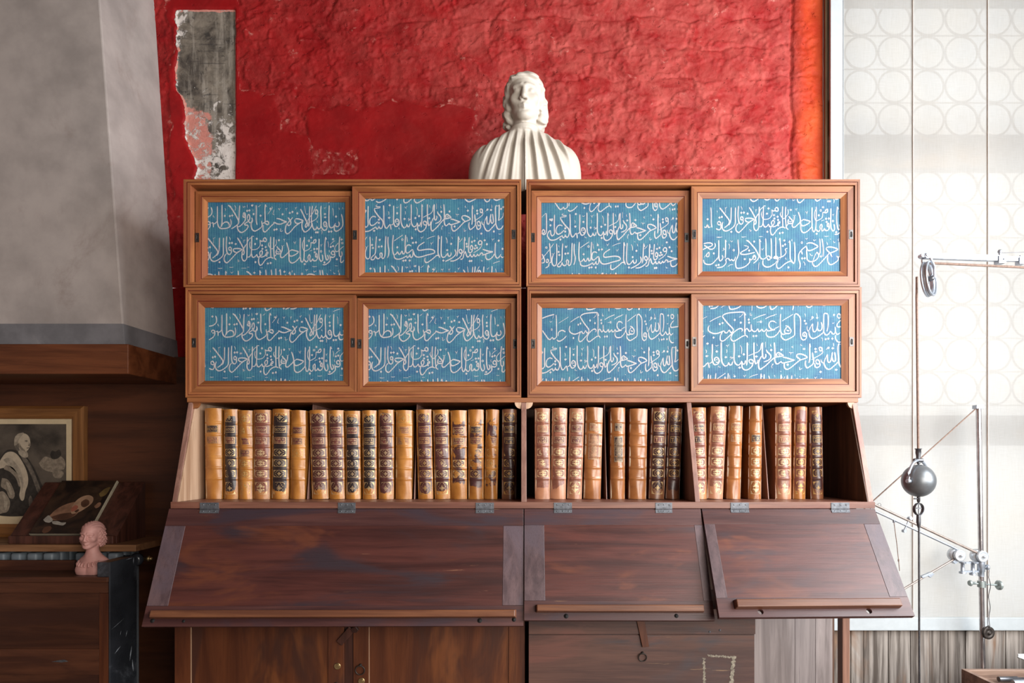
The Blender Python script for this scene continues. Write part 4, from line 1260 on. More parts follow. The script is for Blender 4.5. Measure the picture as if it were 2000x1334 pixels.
def round_lock(parent, px, py, r=0.0135):
    c = P(px, py, YD)
    mb = MB().lathe(c, (0, -1, 0), [(0, r), (0.0025, r), (0.004, r * 0.85), (0.0035, r * 0.55), (0.0045, r * 0.5), (0.0046, 0.001)], 20, smooth=False)
    obj('lock', mb, M_brass, parent)

def ring_pull(parent, px, py, R=0.019, Yp=YD, mat=None):
    c = P(px, py, Yp)
    mb = MB()
    mb.torus(c + Vector((0, -0.007, 0)), (0, 1, 0.12), R, 0.0024, 28, 8)
    mb.lathe(c + Vector((0, 0.0005, R)), (0, -1, 0), [(0, 0.007), (0.003, 0.006), (0.009, 0.0035), (0.0095, 0.001)], 12)
    obj('ring_pull', mb, mat or M_nail, parent)

round_lock(d1, 659, 1301)
round_lock(d2, 706, 1330)
ring_pull(d2, 704, 1308)
c = P(656, 1336, YD)
mb = MB().lathe(c, (0, -1, 0), [(0, 0.008), (0.004, 0.008), (0.012, 0.004), (0.03, 0.004)], 12)
mb.torus(c + Vector((0, -0.034, 0)), (1, 0.2, 0), 0.009, 0.003, 20, 8)
obj('key', mb, M_nail, d1)
# wooden turn-button holding the doors
c = P(676, 1241, YD)
a = Vector((0.026, 0, 0.030))
w = Vector((0.011, 0, -0.0095))
mb = MB().prism([c - a - w, c - a + w, c + a + w, c + a - w], (0, -0.013, 0), (0, -0.0005, 0))
obj('turn_button', mb, W_lect, desk, bevel=0.002)
mb = MB().prism([P(686, 1226, YD), P(697, 1222, YD), P(702, 1229, YD), P(698, 1234, YD), P(690, 1234, YD)], (0, -0.016, 0), (0, -0.0005, 0))
obj('button_pivot', mb, W_lect, desk, bevel=0.001)
# back of the right half, in the dark behind the flaps
obj('back_panel', MB().box(xcr + 0.002, X(1636, 0.3), 0.33, 0.345, 0.0, zrail), W_dark_in, desk)
# right-hand leg under the flaps
mb = MB().box(X(1645.5, -0.02), X(1660, -0.02), -0.02, 0.022, 0.0, zrail)
obj('leg', mb, W_post, desk, bevel=0.002)
mb = MB().box(xcr + 0.0, xr - 0.02, -0.03, -0.005, zrail - 0.05, zrail)
obj('lower_rail', mb, W_cup_z, desk)

# ------------------------------------------------------------------ chest in the knee space
YC = -0.12
xa, xb = X(1032.5, YC), X(1475, YC)
zt = Z(1213, YC) + 0.05
chest = thing('wooden_chest', ((xa + xb) / 2, 0.05, 0), 'stained dark wooden chest with a small iron ring, under the middle desk flap', 'chest')
obj('body', MB().box(xa + 0.001, xb - 0.001, YC + 0.006, 0.24, 0.0, Z(1239.5, YC)), W_chest, chest)
obj('front_board', MB().box(xa, xb - 0.003, YC, YC + 0.012, 0.12, Z(1240.5, YC)), W_chest, chest, bevel=0.0015)
obj('front_board', MB().box(xa, xb - 0.003, YC, YC + 0.012, 0.0, 0.119), W_chest, chest, bevel=0.0015)
obj('lid', MB().box(xa, xb, YC - 0.003, 0.245, Z(1238.5, YC), zt), W_chest, chest, bevel=0.0015)
ring_pull(chest, 1254.5, 1283, 0.0165, YC)
mb = MB().prism([P(1243, 1212, YC), P(1258.5, 1212, YC), P(1267, 1262, YC), P(1254, 1263, YC)], (0, -0.010, 0), (0, -0.0035, 0))
obj('hasp_strap', mb, W_cup_z, chest, bevel=0.001)
mb = MB()
rr = random.Random(5)
def stroke(p0, p1, w, n=16):
    L, Rr = [], []
    for i in range(n + 1):
        t = i / n
        xx, yy = p0[0] + (p1[0] - p0[0]) * t, p0[1] + (p1[1] - p0[1]) * t
        dx, dy = p1[0] - p0[0], p1[1] - p0[1]
        l = math.hypot(dx, dy)
        nx_, ny_ = -dy / l, dx / l
        wa, wb = w * rr.choice((0.15, 0.6, 0.8, 1.0, 1.2)), w * rr.choice((0.1, 0.5, 0.7, 0.9, 1.1))
        L.append(P(xx + nx_ * wa, yy + ny_ * wa, YC - 0.0006 - len(mb.v) * 4e-6))
        Rr.append(P(xx - nx_ * wb, yy - ny_ * wb, YC - 0.0006))
    mb.add(L + Rr, [(i, i + 1, n + 2 + i, n + 1 + i) for i in range(n)])
stroke((1375, 1285), (1376, 1345), 3.2, 40)
stroke((1382, 1280), (1438, 1284), 2.6, 40)
stroke((1433, 1282), (1428, 1345), 4.2, 40)
obj('white_paint_mark', mb, M_whitepaint, chest, recalc=False)
mb = MB()
for px, py in ((1386, 1234), (1406, 1231)):
    mb.lathe(P(px, py, YC - 0.003), (0, -1, 0), [(0, 0.005), (0.002, 0.004), (0.003, 0.001)], 10)
obj('screw_head', mb, M_hinge, chest)

# pale boards leaning at the right end of the chest
Yg2 = 0.26
board = thing('board_panel', ((X(1475, Yg2) + X(1622, Yg2)) / 2, Yg2, 0), 'pale grey weathered board panel standing between the chest and the desk leg', 'board')
for a, b, nm in ((1460, 1552.5, 0), (1553, 1592.5, 1), (1593, 1626, 2)):
    obj('plank', MB().box(X(a, Yg2), X(b, Yg2), Yg2, Yg2 + 0.02, 0.0, 1.0), W_grey, board, bevel=0.001)

# ------------------------------------------------------------------ leather books
def mat_cover(name, amber, amber2, dark, cover_amt, gloss=0.34):
    """calf leather with a dark mottled stain worn away in ragged patches (stain amount by spine height)"""
    m, nt, bs = new_mat(name)
    v = obj_coord(nt, (1, 1, 1), 6)
    n1 = noise(nt, v, 9, 5, 0.6, 0.4)
    n2 = noise(nt, v, 26, 7, 0.7, 0.3)
    n3 = noise(nt, obj_coord(nt, (1, 1, 1), 13), 11, 6, 0.65, 0.6)
    col = mixc(nt, ramp(nt, n1, 0.3, 0.7), amber, amber2)
    col = mixc(nt, math_node(nt, 'MULTIPLY', ramp(nt, n2, 0.55, 0.8), 0.35), col, tuple(q * 0.45 for q in amber))
    if cover_amt is not None:
        uv = N(nt, 'ShaderNodeTexCoord')
        sx = N(nt, 'ShaderNodeSeparateXYZ')
        nt.links.new(uv.outputs['UV'], sx.inputs[0])
        # across: fades at the joints; along: gone at head and tail
        du = math_node(nt, 'ABSOLUTE', math_node(nt, 'SUBTRACT', sx.outputs[0], 0.5))
        eu = ramp(nt, du, 0.36, 0.47)
        e1 = ramp(nt, sx.outputs[1], 0.02, 0.17)
        e2 = ramp(nt, sx.outputs[1], 0.86, 1.0)
        val = math_node(nt, 'ADD', n3, cover_amt)
        val = math_node(nt, 'SUBTRACT', val, math_node(nt, 'MULTIPLY', eu, 0.45))
        val = math_node(nt, 'SUBTRACT', val, math_node(nt, 'MULTIPLY', math_node(nt, 'SUBTRACT', 1.0, e1), 0.5))
        val = math_node(nt, 'SUBTRACT', val, math_node(nt, 'MULTIPLY', e2, 0.42))
        f = ramp(nt, val, 0.49, 0.53)
        dk = mixc(nt, ramp(nt, n2, 0.45, 0.7), dark, tuple(q * 2.0 + 0.012 for q in dark))
        col = mixc(nt, f, col, dk)
    nt.links.new(col, bs.inputs['Base Color'])
    bs.inputs['Roughness'].default_value = gloss
    bs.inputs['Specular IOR Level'].default_value = 0.6
    bump(nt, bs, math_node(nt, 'ADD', n1, math_node(nt, 'MULTIPLY', n2, 0.5)), 0.35, 0.003)
    return m


AM1, AM2 = (0.30, 0.105, 0.016), (0.48, 0.20, 0.040)
BR1, BR2 = (0.22, 0.075, 0.02), (0.36, 0.135, 0.042)
COVERS = {
    'amber': mat_cover('amber_calf', AM1, AM2, None, None),
    'plain': mat_cover('brown_calf', BR1, BR2, None, None, 0.26),
    'black': mat_cover('calf_black_stain', AM1, AM2, (0.022, 0.013, 0.013), 0.20),
    'maroon': mat_cover('calf_maroon_stain', AM1, AM2, (0.070, 0.021, 0.018), 0.28),
    'red': mat_cover('calf_red_stain', AM1, (0.40, 0.17, 0.06), (0.15, 0.045, 0.028), 0.34),
    'torn': mat_cover('calf_torn_stain', AM1, AM2, (0.060, 0.020, 0.018), 0.02),
    'tan': mat_cover('tan_calf', (0.28, 0.11, 0.05), (0.42, 0.19, 0.10), (0.17, 0.06, 0.035), 0.14),
    'dark': mat_cover('dark_and_shaded_calf', (0.12, 0.04, 0.02), (0.20, 0.075, 0.03), (0.04, 0.014, 0.011), 0.2),  # real dark calf; on shaded books it paints the shade into the leather
}
M_gold_dim = plain('dull_gilt_tooling', (0.50, 0.29, 0.10), 0.45, 0.3, 0.35, 160, 0.1)
M_gold_pale = plain('pale_gilt_tooling', (0.56, 0.38, 0.21), 0.45, 0.3, 0.3, 160, 0.1)

COMP = [(0.855, 0.955), (0.735, 0.812), (0.612, 0.690), (0.478, 0.556), (0.362, 0.440), (0.245, 0.322), (0.055, 0.190)]
BANDS = [0.842, 0.712, 0.590, 0.462, 0.345, 0.225]
TXT_CACHE = {}


def text_mesh(s):
    if s not in TXT_CACHE:
        cu = bpy.data.curves.new('lettering', 'FONT')
        cu.body = s
        cu.align_x = 'CENTER'
        cu.resolution_u = 2
        o = bpy.data.objects.new('lettering', cu)
        COL.objects.link(o)
        dg = bpy.context.evaluated_depsgraph_get()
        me = o.evaluated_get(dg).to_mesh()
        vs_ = [(v.co.x, v.co.y) for v in me.vertices]
        fs = [tuple(p.vertices) for p in me.polygons]
        o.evaluated_get(dg).to_mesh_clear()
        bpy.data.objects.remove(o)
        bpy.data.curves.remove(cu)
        a = np.array(vs_) if vs_ else np.zeros((1, 2))
        TXT_CACHE[s] = (a, fs)
    return TXT_CACHE[s]


BOOK_H = 0.0


def book(x0t, x1t, x0b, x1b, ytop, cover, labels, orn, gold, label, group, depth=0.255, labmat=None, bands=True, ornset=None):
    Yb = 0.02
    s = (D + Yb) / F
    wt, wb = (x1t - x0t) * s, (x1b - x0b) * s
    w = (wt + wb) / 2
    zb = zfl + 0.0008
    zt = ZC + (CY - ytop) * s
    h = zt - zb
    xc_t, xc_b = ((x0t + x1t) / 2 - CX) * s, ((x0b + x1b) / 2 - CX) * s
    lean = (xc_t - xc_b) / h
    ang = math.atan(lean)
    lift = abs(math.sin(ang)) * w / 2
    root = thing('leather_book', (xc_b, Yb, zb + lift), label, 'book', group, rot=(0, ang, 0))
    hw = w / 2
    arc = 0.015

    def sp(u, v, out=0.0):
        """spine surface: u -1..1, v 0..1"""
        y = arc * u * u
        bz = 0.0
        if bands:
            for b in BANDS:
                bz += 0.0026 * math.exp(-((v - b) * h / 0.0036) ** 2)
        taper = 1 - 0.035 * (1 - abs(2 * v - 1)) * 0 
        return (hw * u * taper, y - bz - out, v * h)

    # cover: spine and two boards
    nu, nv = 12, 110
    mb = MB()
    uv = []
    rr = random.Random(label)
    wrk = [rr.uniform(-1, 1) for _ in range(6)]
    for j in range(nv + 1):
        v = j / nv
        for i in range(nu + 1):
            u = -1 + 2 * i / nu
            p = list(sp(u, v))
            p[1] += 0.0012 * math.sin(v * 9 + wrk[0] * 3 + u) * wrk[1] + 0.0008 * math.sin(u * 4 + v * 17 + wrk[2] * 5)
            if v > 0.97:
                p[2] += 0.0035 * (1 - u * u) * wrk[3] * 0.5 - 0.001
            mb.v.append(tuple(p))
            uv.append((i / nu, v))
    W = nu + 1
    for j in range(nv):
        for i in range(nu):
            mb.f.append((j * W + i, j * W + i + 1, (j + 1) * W + i + 1, (j + 1) * W + i))
            mb.mi.append(0)
            mb.sm.append(True)
    th = 0.0035
    nb = len(mb.v)
    for sgn in (-1, 1):
        a = hw * sgn
        b = (hw - th) * sgn
        mb.box(min(a, b), max(a, b), arc - 0.001, depth, 0.0, h - 0.002)
    uv += [(0.0, 0.5)] * (len(mb.v) - nb)
    obj('cover', mb, COVERS[cover], root, local=True, uv=uv)
    mb = MB().box(-hw + th, hw - th, 0.012, depth - 0.006, 0.004, h - 0.008)
    obj('pages', mb, M_pages, root, local=True)

    def patch(mb, u0, u1, v0, v1, out, mi=0):
        n, k = 6, max(1, int((v1 - v0) * 40))
        vs_ = [sp(u0 + (u1 - u0) * i / n, v0 + (v1 - v0) * j / k, out) for j in range(k + 1) for i in range(n + 1)]
        fs = [(j * (n + 1) + i, j * (n + 1) + i + 1, (j + 1) * (n + 1) + i + 1, (j + 1) * (n + 1) + i) for j in range(k) for i in range(n)]
        mb.add(vs_, fs, mi, True)

    # title labels
    for (ci, lines, lm) in labels:
        v0, v1 = COMP[ci]
        if ci == 99:
            pass
        us = 0.70
        mb = MB()
        patch(mb, -us, us, v0, v1, 0.0010)
        lb = obj('title_label', mb, lm, root, local=True, recalc=False)
        mb = MB()
        tu, tv = 0.05, 0.0035
        for (a, b, c, d) in ((-us + .03, us - .03, v0 + .004, v0 + .004 + tv), (-us + .03, us - .03, v1 - .004 - tv, v1 - .004), (-us + .03, -us + .03 + tu, v0 + .004, v1 - .004), (us - .03 - tu, us - .03, v0 + .004, v1 - .004)):
            patch(mb, a, b, c, d, 0.0014)
        n = len(lines)
        for li, t in enumerate(lines):
            a, fs = text_mesh(t)
            tw = a[:, 0].max() - a[:, 0].min()
            big = len(t) <= 5 and n <= 2
            hh = (v1 - v0 - 0.02) * h / n
            size = hh * (1.0 if big else 0.95)
            wid = 2 * us * 0.80 * hw
            sxx = min(size, wid / max(tw, 0.01))
            syy = min(size, sxx * 1.9)
            vc = v1 - 0.012 - (v1 - v0 - 0.02) * (li + 0.5) / n
            cx = (a[:, 0].max() + a[:, 0].min()) / 2
            vs_ = []
            for (qx, qy) in a:
                u = (qx - cx) * sxx / hw
                v = vc + (qy - 0.35) * syy / h
                vs_.append(sp(u, v, 0.0015))
            mb.add(vs_, fs)
        obj('lettering', mb, gold, lb, local=True, recalc=False)

    # gilt compartments with a flower and corner sprigs
    if orn:
        mb = MB()
        for ci in orn:
            v0, v1 = COMP[ci]
            us = 0.72
            tu, tv = 0.045, 0.0034
            for (a, b, c, d) in ((-us, us, v0, v0 + tv), (-us, us, v1 - tv, v1), (-us, -us + tu, v0, v1), (us - tu, us, v0, v1)):
                patch(mb, a, b, c, d, 0.0007)
            cv, hv = (v0 + v1) / 2, (v1 - v0) / 2
            asp = h / hw
            R = min(hv * 0.62, 0.36 / asp)

            def flat(pts):
                k = len(pts)
                vs_ = [sp(0 + x, v, 0.0009) for x, v in pts]
                mb.add(vs_, [tuple(range(k))])
            kind = ornset or 'flower'
            if kind == 'flower':
                for q in range(8):
                    t = q * PI / 4
                    r0, r1 = R * 0.2, R * (1.05 if q % 2 == 0 else 0.72)
                    wd = 0.26
                    flat([(r0 * asp * math.cos(t), cv + r0 * math.sin(t)), (0.62 * r1 * asp * math.cos(t - wd), cv + 0.62 * r1 * math.sin(t - wd)), (r1 * asp * math.cos(t), cv + r1 * math.sin(t)), (0.62 * r1 * asp * math.cos(t + wd), cv + 0.62 * r1 * math.sin(t + wd))])
            else:
                # pointed lozenge of leaves
                for sv in (-1, 1):
                    for su in (-1, 1):
                        flat([(0, cv + sv * hv * 0.12), (su * 0.34, cv + sv * hv * 0.16), (su * 0.20, cv + sv * hv * 0.5), (0, cv + sv * hv * 0.82)])
                        flat([(su * 0.30, cv + sv * hv * 0.05), (su * 0.46, cv + sv * hv * 0.12), (su * 0.40, cv + sv * hv * 0.42), (su * 0.30, cv + sv * hv * 0.30)])
            flat([(R * 0.22 * asp * math.cos(t * PI / 4), cv + R * 0.22 * math.sin(t * PI / 4)) for t in range(8)])
            for su in (-1, 1):
                for sv in (-1, 1):
                    cu_, cv_ = su * (us - tu), cv + sv * (hv - tv)
                    flat([(cu_, cv_), (cu_ - su * 0.30, cv_), (cu_ - su * 0.13, cv_ - sv * hv * 0.16)])
                    flat([(cu_, cv_), (cu_, cv_ - sv * hv * 0.5), (cu_ - su * 0.13, cv_ - sv * hv * 0.22)])
                    for (du, dv) in ((0.36, 0.42), (0.24, 0.66), (0.47, 0.18)):
                        a, b = cu_ - su * du, cv_ - sv * hv * dv
                        flat([(a + 0.045 * math.cos(t * PI / 3), b + 0.045 / asp * math.sin(t * PI / 3)) for t in range(6)])
        obj('gilt_tooling', mb, gold, root, local=True, recalc=False)
    return root


ENC = ['ENCYCLOPE', 'DIE']
G1 = 'books in the long left compartment'
G2 = 'books in the middle compartment'
G3 = 'books in the right compartment'
ALL = [0, 3, 4, 5, 6]
m, k_, b_ = M_label_m, M_label_k, M_label_b


def ab(x, o=330, f=5.5556):
    return x / f + o


C1 = lambda *q: [ab(x, 330) for x in q]
C2 = lambda *q: [ab(x, 680) for x in q]
C3 = lambda *q: [ab(x, 1010) for x in q]
C4 = lambda *q: [ab(x, 1340, 5.2632) for x in q]
L3 = 'long left compartment'
rows = [
 (C1(365, 558, 387, 556), 797.3, 'amber', [(1, ['ENCYCLO'], k_), (2, ['TOM. I.', 'A - AZY'], b_)], [], M_gold_dim, 'wide plain amber leather book with a small dark label, first from the left end', G1),
 (C1(572, 735, 590, 728), 798.5, 'black', [(1, ['ENCYCLO'], k_), (2, ['TOM. II.', 'B - CEZ'], m)], ALL, M_gold, 'narrow leather book with black gilt squares, second from the left end', G1),
 (C1(742, 893, 745, 893), 801, 'amber', [(2, ['ENCYCLO'], m), (3, ['TOM. III.', 'CH - CON'], m)], [0, 1, 4, 5, 6], M_gold_dim, 'narrow amber book with small dark gilt squares, third from the left end', G1),
 (C1(900, 1090, 905, 1078), 799.7, 'red', [(1, ['ENCYCLOP'], m), (2, ['TOM. IV.', 'CON - DIZ'], m)], ALL, M_gold_pale, 'reddish gilt leather book between a narrow amber book and a black one', G1),
 (C1(1108, 1300, 1100, 1282), 798.8, 'black', [(1, ['ENCYCLOP'], k_), (2, ['TOM. V.', 'DO - ESY'], m)], ALL, M_gold, 'black and gold stamped leather book left of a plain amber one', G1),
 (C1(1308, 1480, 1308, 1455), 801, 'amber', [(1, ['ENCYCLO'], m), (2, ['TOM. VI.', 'ET - FN'], m)], [3], M_gold_dim, 'plain amber leather book with one black gilt square below its labels', G1),
 (C1(1508, 1705, 1545, 1718), 800.6, 'maroon', [(1, ['ENCY.LOP'], m), (2, ['TOM. VII.', 'FO - GY'], m)], ALL, M_gold_pale, 'dark maroon gilt book leaning left, just after the first gap of the row', G1),
 (C1(1712, 1890, 1740, 1893), 801, 'maroon', [(1, ['ENCYCLOP'], m), (2, ['TOM. VIII.', 'H - IT'], m)], ALL, M_gold_pale, 'maroon gilt book, eighth from the left end of the long row', G1),
 ((671.5, 702, 675, 702.3), 802, 'black', [(1, ['ENCYCLOP'], m), (2, ['TOM. IX.', 'JU - MAM'], m)], ALL, M_gold_pale, 'black stained gilt book with an amber foot, ninth from the left end', G1),
 (C2(143, 300, 150, 300), 801, 'black', [(1, ['ENCYCLOP'], k_), (2, ['TOM. X.', 'MAM - MY'], k_)], ALL, M_gold, 'narrow dark gilt book worn amber at the foot, tenth from the left end', G1),
 (C2(318, 490, 325, 486), 799.7, 'maroon', [(1, ['ENCYCLOP'], m), (2, ['TOM. XI.', 'N - PAR'], m)], ALL, M_gold_pale, 'maroon gilt book with a plain amber head, left of the half bare amber book', G1),
 (C2(510, 693, 510, 682), 800.6, 'amber', [(1, ['ENCYCLO'], b_), (2, ['TOM. XII.', 'PARL - POL'], b_)], [0], M_gold_dim, 'amber book, stamped only at the head, left of the second gap', G1),
 (C2(730, 900, 758, 916), 799.3, 'maroon', [(1, ['ENCYCLOP'], m), (2, ['TOM. XIII.', 'POM - REG'], m)], ALL, M_gold_dim, 'maroon grey rubbed gilt book, just right of the second gap', G1),
 (C2(908, 1092, 942, 1100), 799.7, 'maroon', [(1, ['ENCYCLOP'], m), (2, ['TOM. XIV.', 'REG - SEM'], m)], ALL, M_gold, 'gilt maroon book leaning left, second right of the second gap', G1),
 (C2(1103, 1288, 1116, 1281), 801, 'torn', [(1, ['ENCYCLOP'], m), (2, ['TOM. XV.', 'SEN - TCH'], m)], [4, 5], M_gold, 'amber book with torn dark patches, fourth from the right of the long row', G1),
 (C2(1297, 1470, 1303, 1466), 799.3, 'torn', [(1, ['EN  CLOP'], k_), (2, ['TOM. XVI.', 'TE - VEN'], m)], [3, 4, 5], M_gold_dim, 'amber book, dark only in its middle, third from the right of the long row', G1),
 (C2(1485, 1645, 1482, 1606), 799.7, 'torn', [(2, ['TOM. XVII.', 'VEN - Z'], m)], [3, 4, 5], M_gold_dim, 'narrow amber book with a peeled title, second from the right of the long row', G1),
 (C2(1668, 1832, 1670, 1820), 798.8, 'dark', [(1, ['SUPLEM.', 'DE', "L'ENCYCLO"], k_), (2, ['TOM. I.', 'A - BL'], k_)], ALL, M_gold_dim, 'dark shaded gilt book marked A - BL beside the upright divider', G1),  # this book's shade is put in by the dark cover
 (C3(190, 362, 200, 356), 797, 'tan', [(1, ['SUPLEM.', 'DE', "L'ENCYCLO"], b_), (2, ['TOM. II.', 'BO-EZ'], m)], [0, 3, 4, 5], M_gold_pale, 'tan gilt book lettered BO-EZ, first right of the divider', G2),
 (C3(378, 552, 368, 526), 797, 'tan', [(1, ['SUPLEM.', 'DE', "L'ENCYCLO"], m), (2, ['TOM. III.', 'FA-MY'], m)], [0, 3, 4, 5], M_gold_pale, 'gilt book lettered FA-MY, second right of the divider', G2),
 (C3(568, 740, 550, 700), 797.3, 'tan', [(1, ['SUPLEM.', 'DE', "L'ENCYCLO"], m), (2, ['TOM. IV.', 'N - Z'], m)], [0, 3, 4, 5, 6], M_gold_pale, 'gilt book lettered N - Z, leaning right in the middle compartment', G2),
 (C3(745, 940, 727, 906), 796, 'plain', [], [], M_gold_dim, 'wide smooth brown book with a long printed list label, middle compartment', G2),
 (C3(1013, 1185, 1025, 1166), 795.6, 'plain', [], [], M_gold_dim, 'smooth brown book with a long dark list label standing alone between gaps', G2),
 (C3(1230, 1422, 1218, 1405), 798, 'plain', [], [], M_gold_dim, 'bare brown ribbed book without labels in the middle compartment', G2),
 (C3(1468, 1640, 1440, 1600), 796.2, 'dark', [(1, ['PLANCHES'], m), (2, ['T. I.'], m)], ALL, M_gold, 'dark maroon gilt book with a scuffed label, second left of the slanting divider', G2),
 (C3(1655, 1800, 1620, 1770), 797, 'dark', [(1, ['PLAN'], k_), (2, ['T. II.'], k_)], [0, 3, 4, 5], M_gold_dim, 'book almost in shadow against the slanting divider, middle compartment', G2),
 (C4(48, 224, 80, 211), 795.3, 'red', [(1, ['PLANCHES'], k_), (2, ['T. VI.'], k_)], ALL, M_gold_pale, 'pinkish gilt book partly behind the slanting divider, right compartment', G3),
 (C4(265, 432, 226, 386), 793.7, 'tan', [(1, ['PLANCH'], b_), (2, ['T. VII.'], b_)], ALL, M_gold_pale, 'tan gilt book leaning right, second in the right compartment', G3),
 (C4(455, 593, 425, 572), 792.4, 'plain', [(1, ['PLANCH'], b_), (2, ['T. VIII.'], b_)], [], M_gold_pale, 'bare brown book with two pale labels, third in the right compartment', G3),
 (C4(655, 803, 658, 776), 792.6, 'plain', [(2, ['T. IX.'], k_)], [3, 4, 5, 6], M_gold_pale, 'glossy headed narrow book standing alone, fourth in the right compartment', G3),
 (C4(928, 1100, 935, 1091), 794.3, 'tan', [(1, ['PLANCHES'], b_), (2, ['T. X.'], b_)], ALL, M_gold_pale, 'tan gilt book right of the widest gap, third from the far right', G3),
 (C4(1130, 1265, 1118, 1236), 794.3, 'red', [(1, ['PLAN'], b_), (2, ['T. XI.'], b_)], [3, 4, 5, 6], M_gold_dim, 'narrow reddish book with a bare head, second from the far right', G3),
 (C4(1280, 1415, 1300, 1425), 794.3, 'dark', [(1, ['SUITE', 'DES'], k_), (2, ['PLANCH', '1777'], k_)], ALL, M_gold_dim, 'dark brown gilt book, last at the far right', G3),
]
BOOKS = []
for (xs, yt, cov, labs, orn, gold, lab, grp) in rows:
    kinds = 'lozenge' if (grp != G1 and cov != 'dark') or 'third from the left' in lab or 'reddish gilt' in lab else 'flower'
    pale = 'head' in lab and False
    BOOKS.append(book(xs[0], xs[1], xs[2], xs[3], yt, cov, labs, orn, gold, lab, grp, ornset=kinds))

# long list labels on the two smooth volumes
for bi, mat_l, u0, u1, v0, v1, hd in ((21, M_label_b, -0.62, 0.68, 0.43, 0.715, True), (22, M_label_k, -0.55, 0.66, 0.405, 0.685, True)):
    root = BOOKS[bi]
    cov = [c for c in root.children if c.name.startswith('cover')][0]
    hw = max(v.co.x for v in cov.data.vertices)
    h = max(v.co.z for v in cov.data.vertices)
    def spp(u, v, out):
        y = 0.015 * u * u
        for b in BANDS:
            y -= 0.0026 * math.exp(-((v - b) * h / 0.0036) ** 2)
        return (hw * u, y - out, v * h)
    def pt(mb, a, b, c, d, out, n=6):
        k = max(1, int((d - c) * 90))
        vs_ = [spp(a + (b - a) * i / n, c + (d - c) * j / k, out) for j in range(k + 1) for i in range(n + 1)]
        mb.add(vs_, [(j * (n + 1) + i, j * (n + 1) + i + 1, (j + 1) * (n + 1) + i + 1, (j + 1) * (n + 1) + i) for j in range(k) for i in range(n)], 0, True)
    for (a, b, c, d, nm, ln, txt) in ((u0, u1, v0, v1, 'list_label', 17, None), (u0 * 0.86, u1 * 0.86, 0.745, 0.83, 'title_label', 3, ['RECUEIL', 'DE', 'PLANCHES'])):
        mb = MB()
        pt(mb, a, b, c, d, 0.0011)
        lb = obj(nm, mb, mat_l, root, local=True, recalc=False)
        mb = MB()
        for q in ((a + .03, b - .03, c + .004, c + .008), (a + .03, b - .03, d - .008, d - .004), (a + .03, a + .07, c + .004, d - .004), (b - .07, b - .03, c + .004, d - .004)):
            pt(mb, q[0], q[1], q[2], q[3], 0.0015)
        rr = random.Random(bi)
        words = txt or ['ARTS', 'MARINE', 'MUSIQUE', 'MENUISERIE', 'HORLOGERIE', 'MIROITIER', 'METALLURGIE', 'MONNOYAGE', 'ORFEVRE', 'PAPETERIE', 'PEINTURE', 'PLOMBIER', 'RELIEUR', 'SCULPTURE', 'SERRURIER', 'TEINTURE', 'TOURNEUR'][:ln]
        for i in range(ln):
            am, fs = text_mesh(words[i])
            hh = (d - c - 0.022) * h / ln
            tw = am[:, 0].max() - am[:, 0].min()
            cx = (am[:, 0].max() + am[:, 0].min()) / 2
            sx_ = min(hh * 0.95, (b - a) * hw * 0.80 / tw)
            vc = d - 0.011 - (d - c - 0.022) * (i + 0.5) / ln
            mb.add([spp((a + b) / 2 + (qx - cx) * sx_ / hw, vc + (qy - 0.35) * hh * 0.95 / h, 0.0017) for qx, qy in am], fs)
        obj('lettering', mb, M_gold_pale, lb, local=True, recalc=False)

# ------------------------------------------------------------------ sculpted busts (blended solids turned into one skin)
def surface_net(f, lo, hi, h):
    nx, ny, nz = [int((hi[i] - lo[i]) / h) + 2 for i in range(3)]
    xs = lo[0] + h * np.arange(nx); ys = lo[1] + h * np.arange(ny); zs = lo[2] + h * np.arange(nz)
    gx, gy, gz = np.meshgrid(xs.astype(np.float32), ys.astype(np.float32), zs.astype(np.float32), indexing='ij')
    v = f(gx, gy, gz)
    ins = v < 0
    acc = np.zeros((nx - 1, ny - 1, nz - 1, 3)); cnt = np.zeros((nx - 1, ny - 1, nz - 1))
    for ax in range(3):
        o1, o2 = [(1, 2), (0, 2), (0, 1)][ax]
        for d1 in (0, 1):
            for d2 in (0, 1):
                sa = [slice(0, nx - 1), slice(0, ny - 1), slice(0, nz - 1)]
                sa[o1] = slice(d1, [nx, ny, nz][o1] - 1 + d1)
                sa[o2] = slice(d2, [nx, ny, nz][o2] - 1 + d2)
                sb = list(sa); sb[ax] = slice(1, [nx, ny, nz][ax])
                a, b = v[tuple(sa)], v[tuple(sb)]
                cr = (a < 0) != (b < 0)
                t = np.where(cr, a / np.where(cr, a - b, 1), 0)
                off = [0, 0, 0]; off[o1] = d1; off[o2] = d2
                for k in range(3):
                    acc[..., k] += np.where(cr, t if k == ax else off[k], 0)
                cnt += cr
    act = cnt > 0
    idx = -np.ones(act.shape, dtype=np.int64)
    idx[act] = np.arange(act.sum())
    cell = np.argwhere(act)
    pos = cell + acc[act] / cnt[act][:, None]
    pts = np.array(lo) + pos * h
    faces = []
    for ax in range(3):
        o1, o2 = [(1, 2), (2, 0), (0, 1)][ax]
        sa = [slice(None)] * 3; sb = [slice(None)] * 3
        sa[ax] = slice(0, -1); sb[ax] = slice(1, None)
        a, b = ins[tuple(sa)], ins[tuple(sb)]
        e = np.argwhere(a != b)
        dims = act.shape
        ok = (e[:, o1] > 0) & (e[:, o2] > 0) & (e[:, o1] < dims[o1]) & (e[:, o2] < dims[o2])
        e = e[ok]
        flip = a[tuple(e.T)]
        q = []
        for d1, d2 in ((0, 0), (1, 0), (1, 1), (0, 1)):
            c = e.copy(); c[:, o1] -= d1; c[:, o2] -= d2
            q.append(idx[tuple(c.T)])
        q = np.stack(q, 1)
        q[~flip] = q[~flip][:, ::-1]
        faces.append(q)
    return pts, np.concatenate(faces)


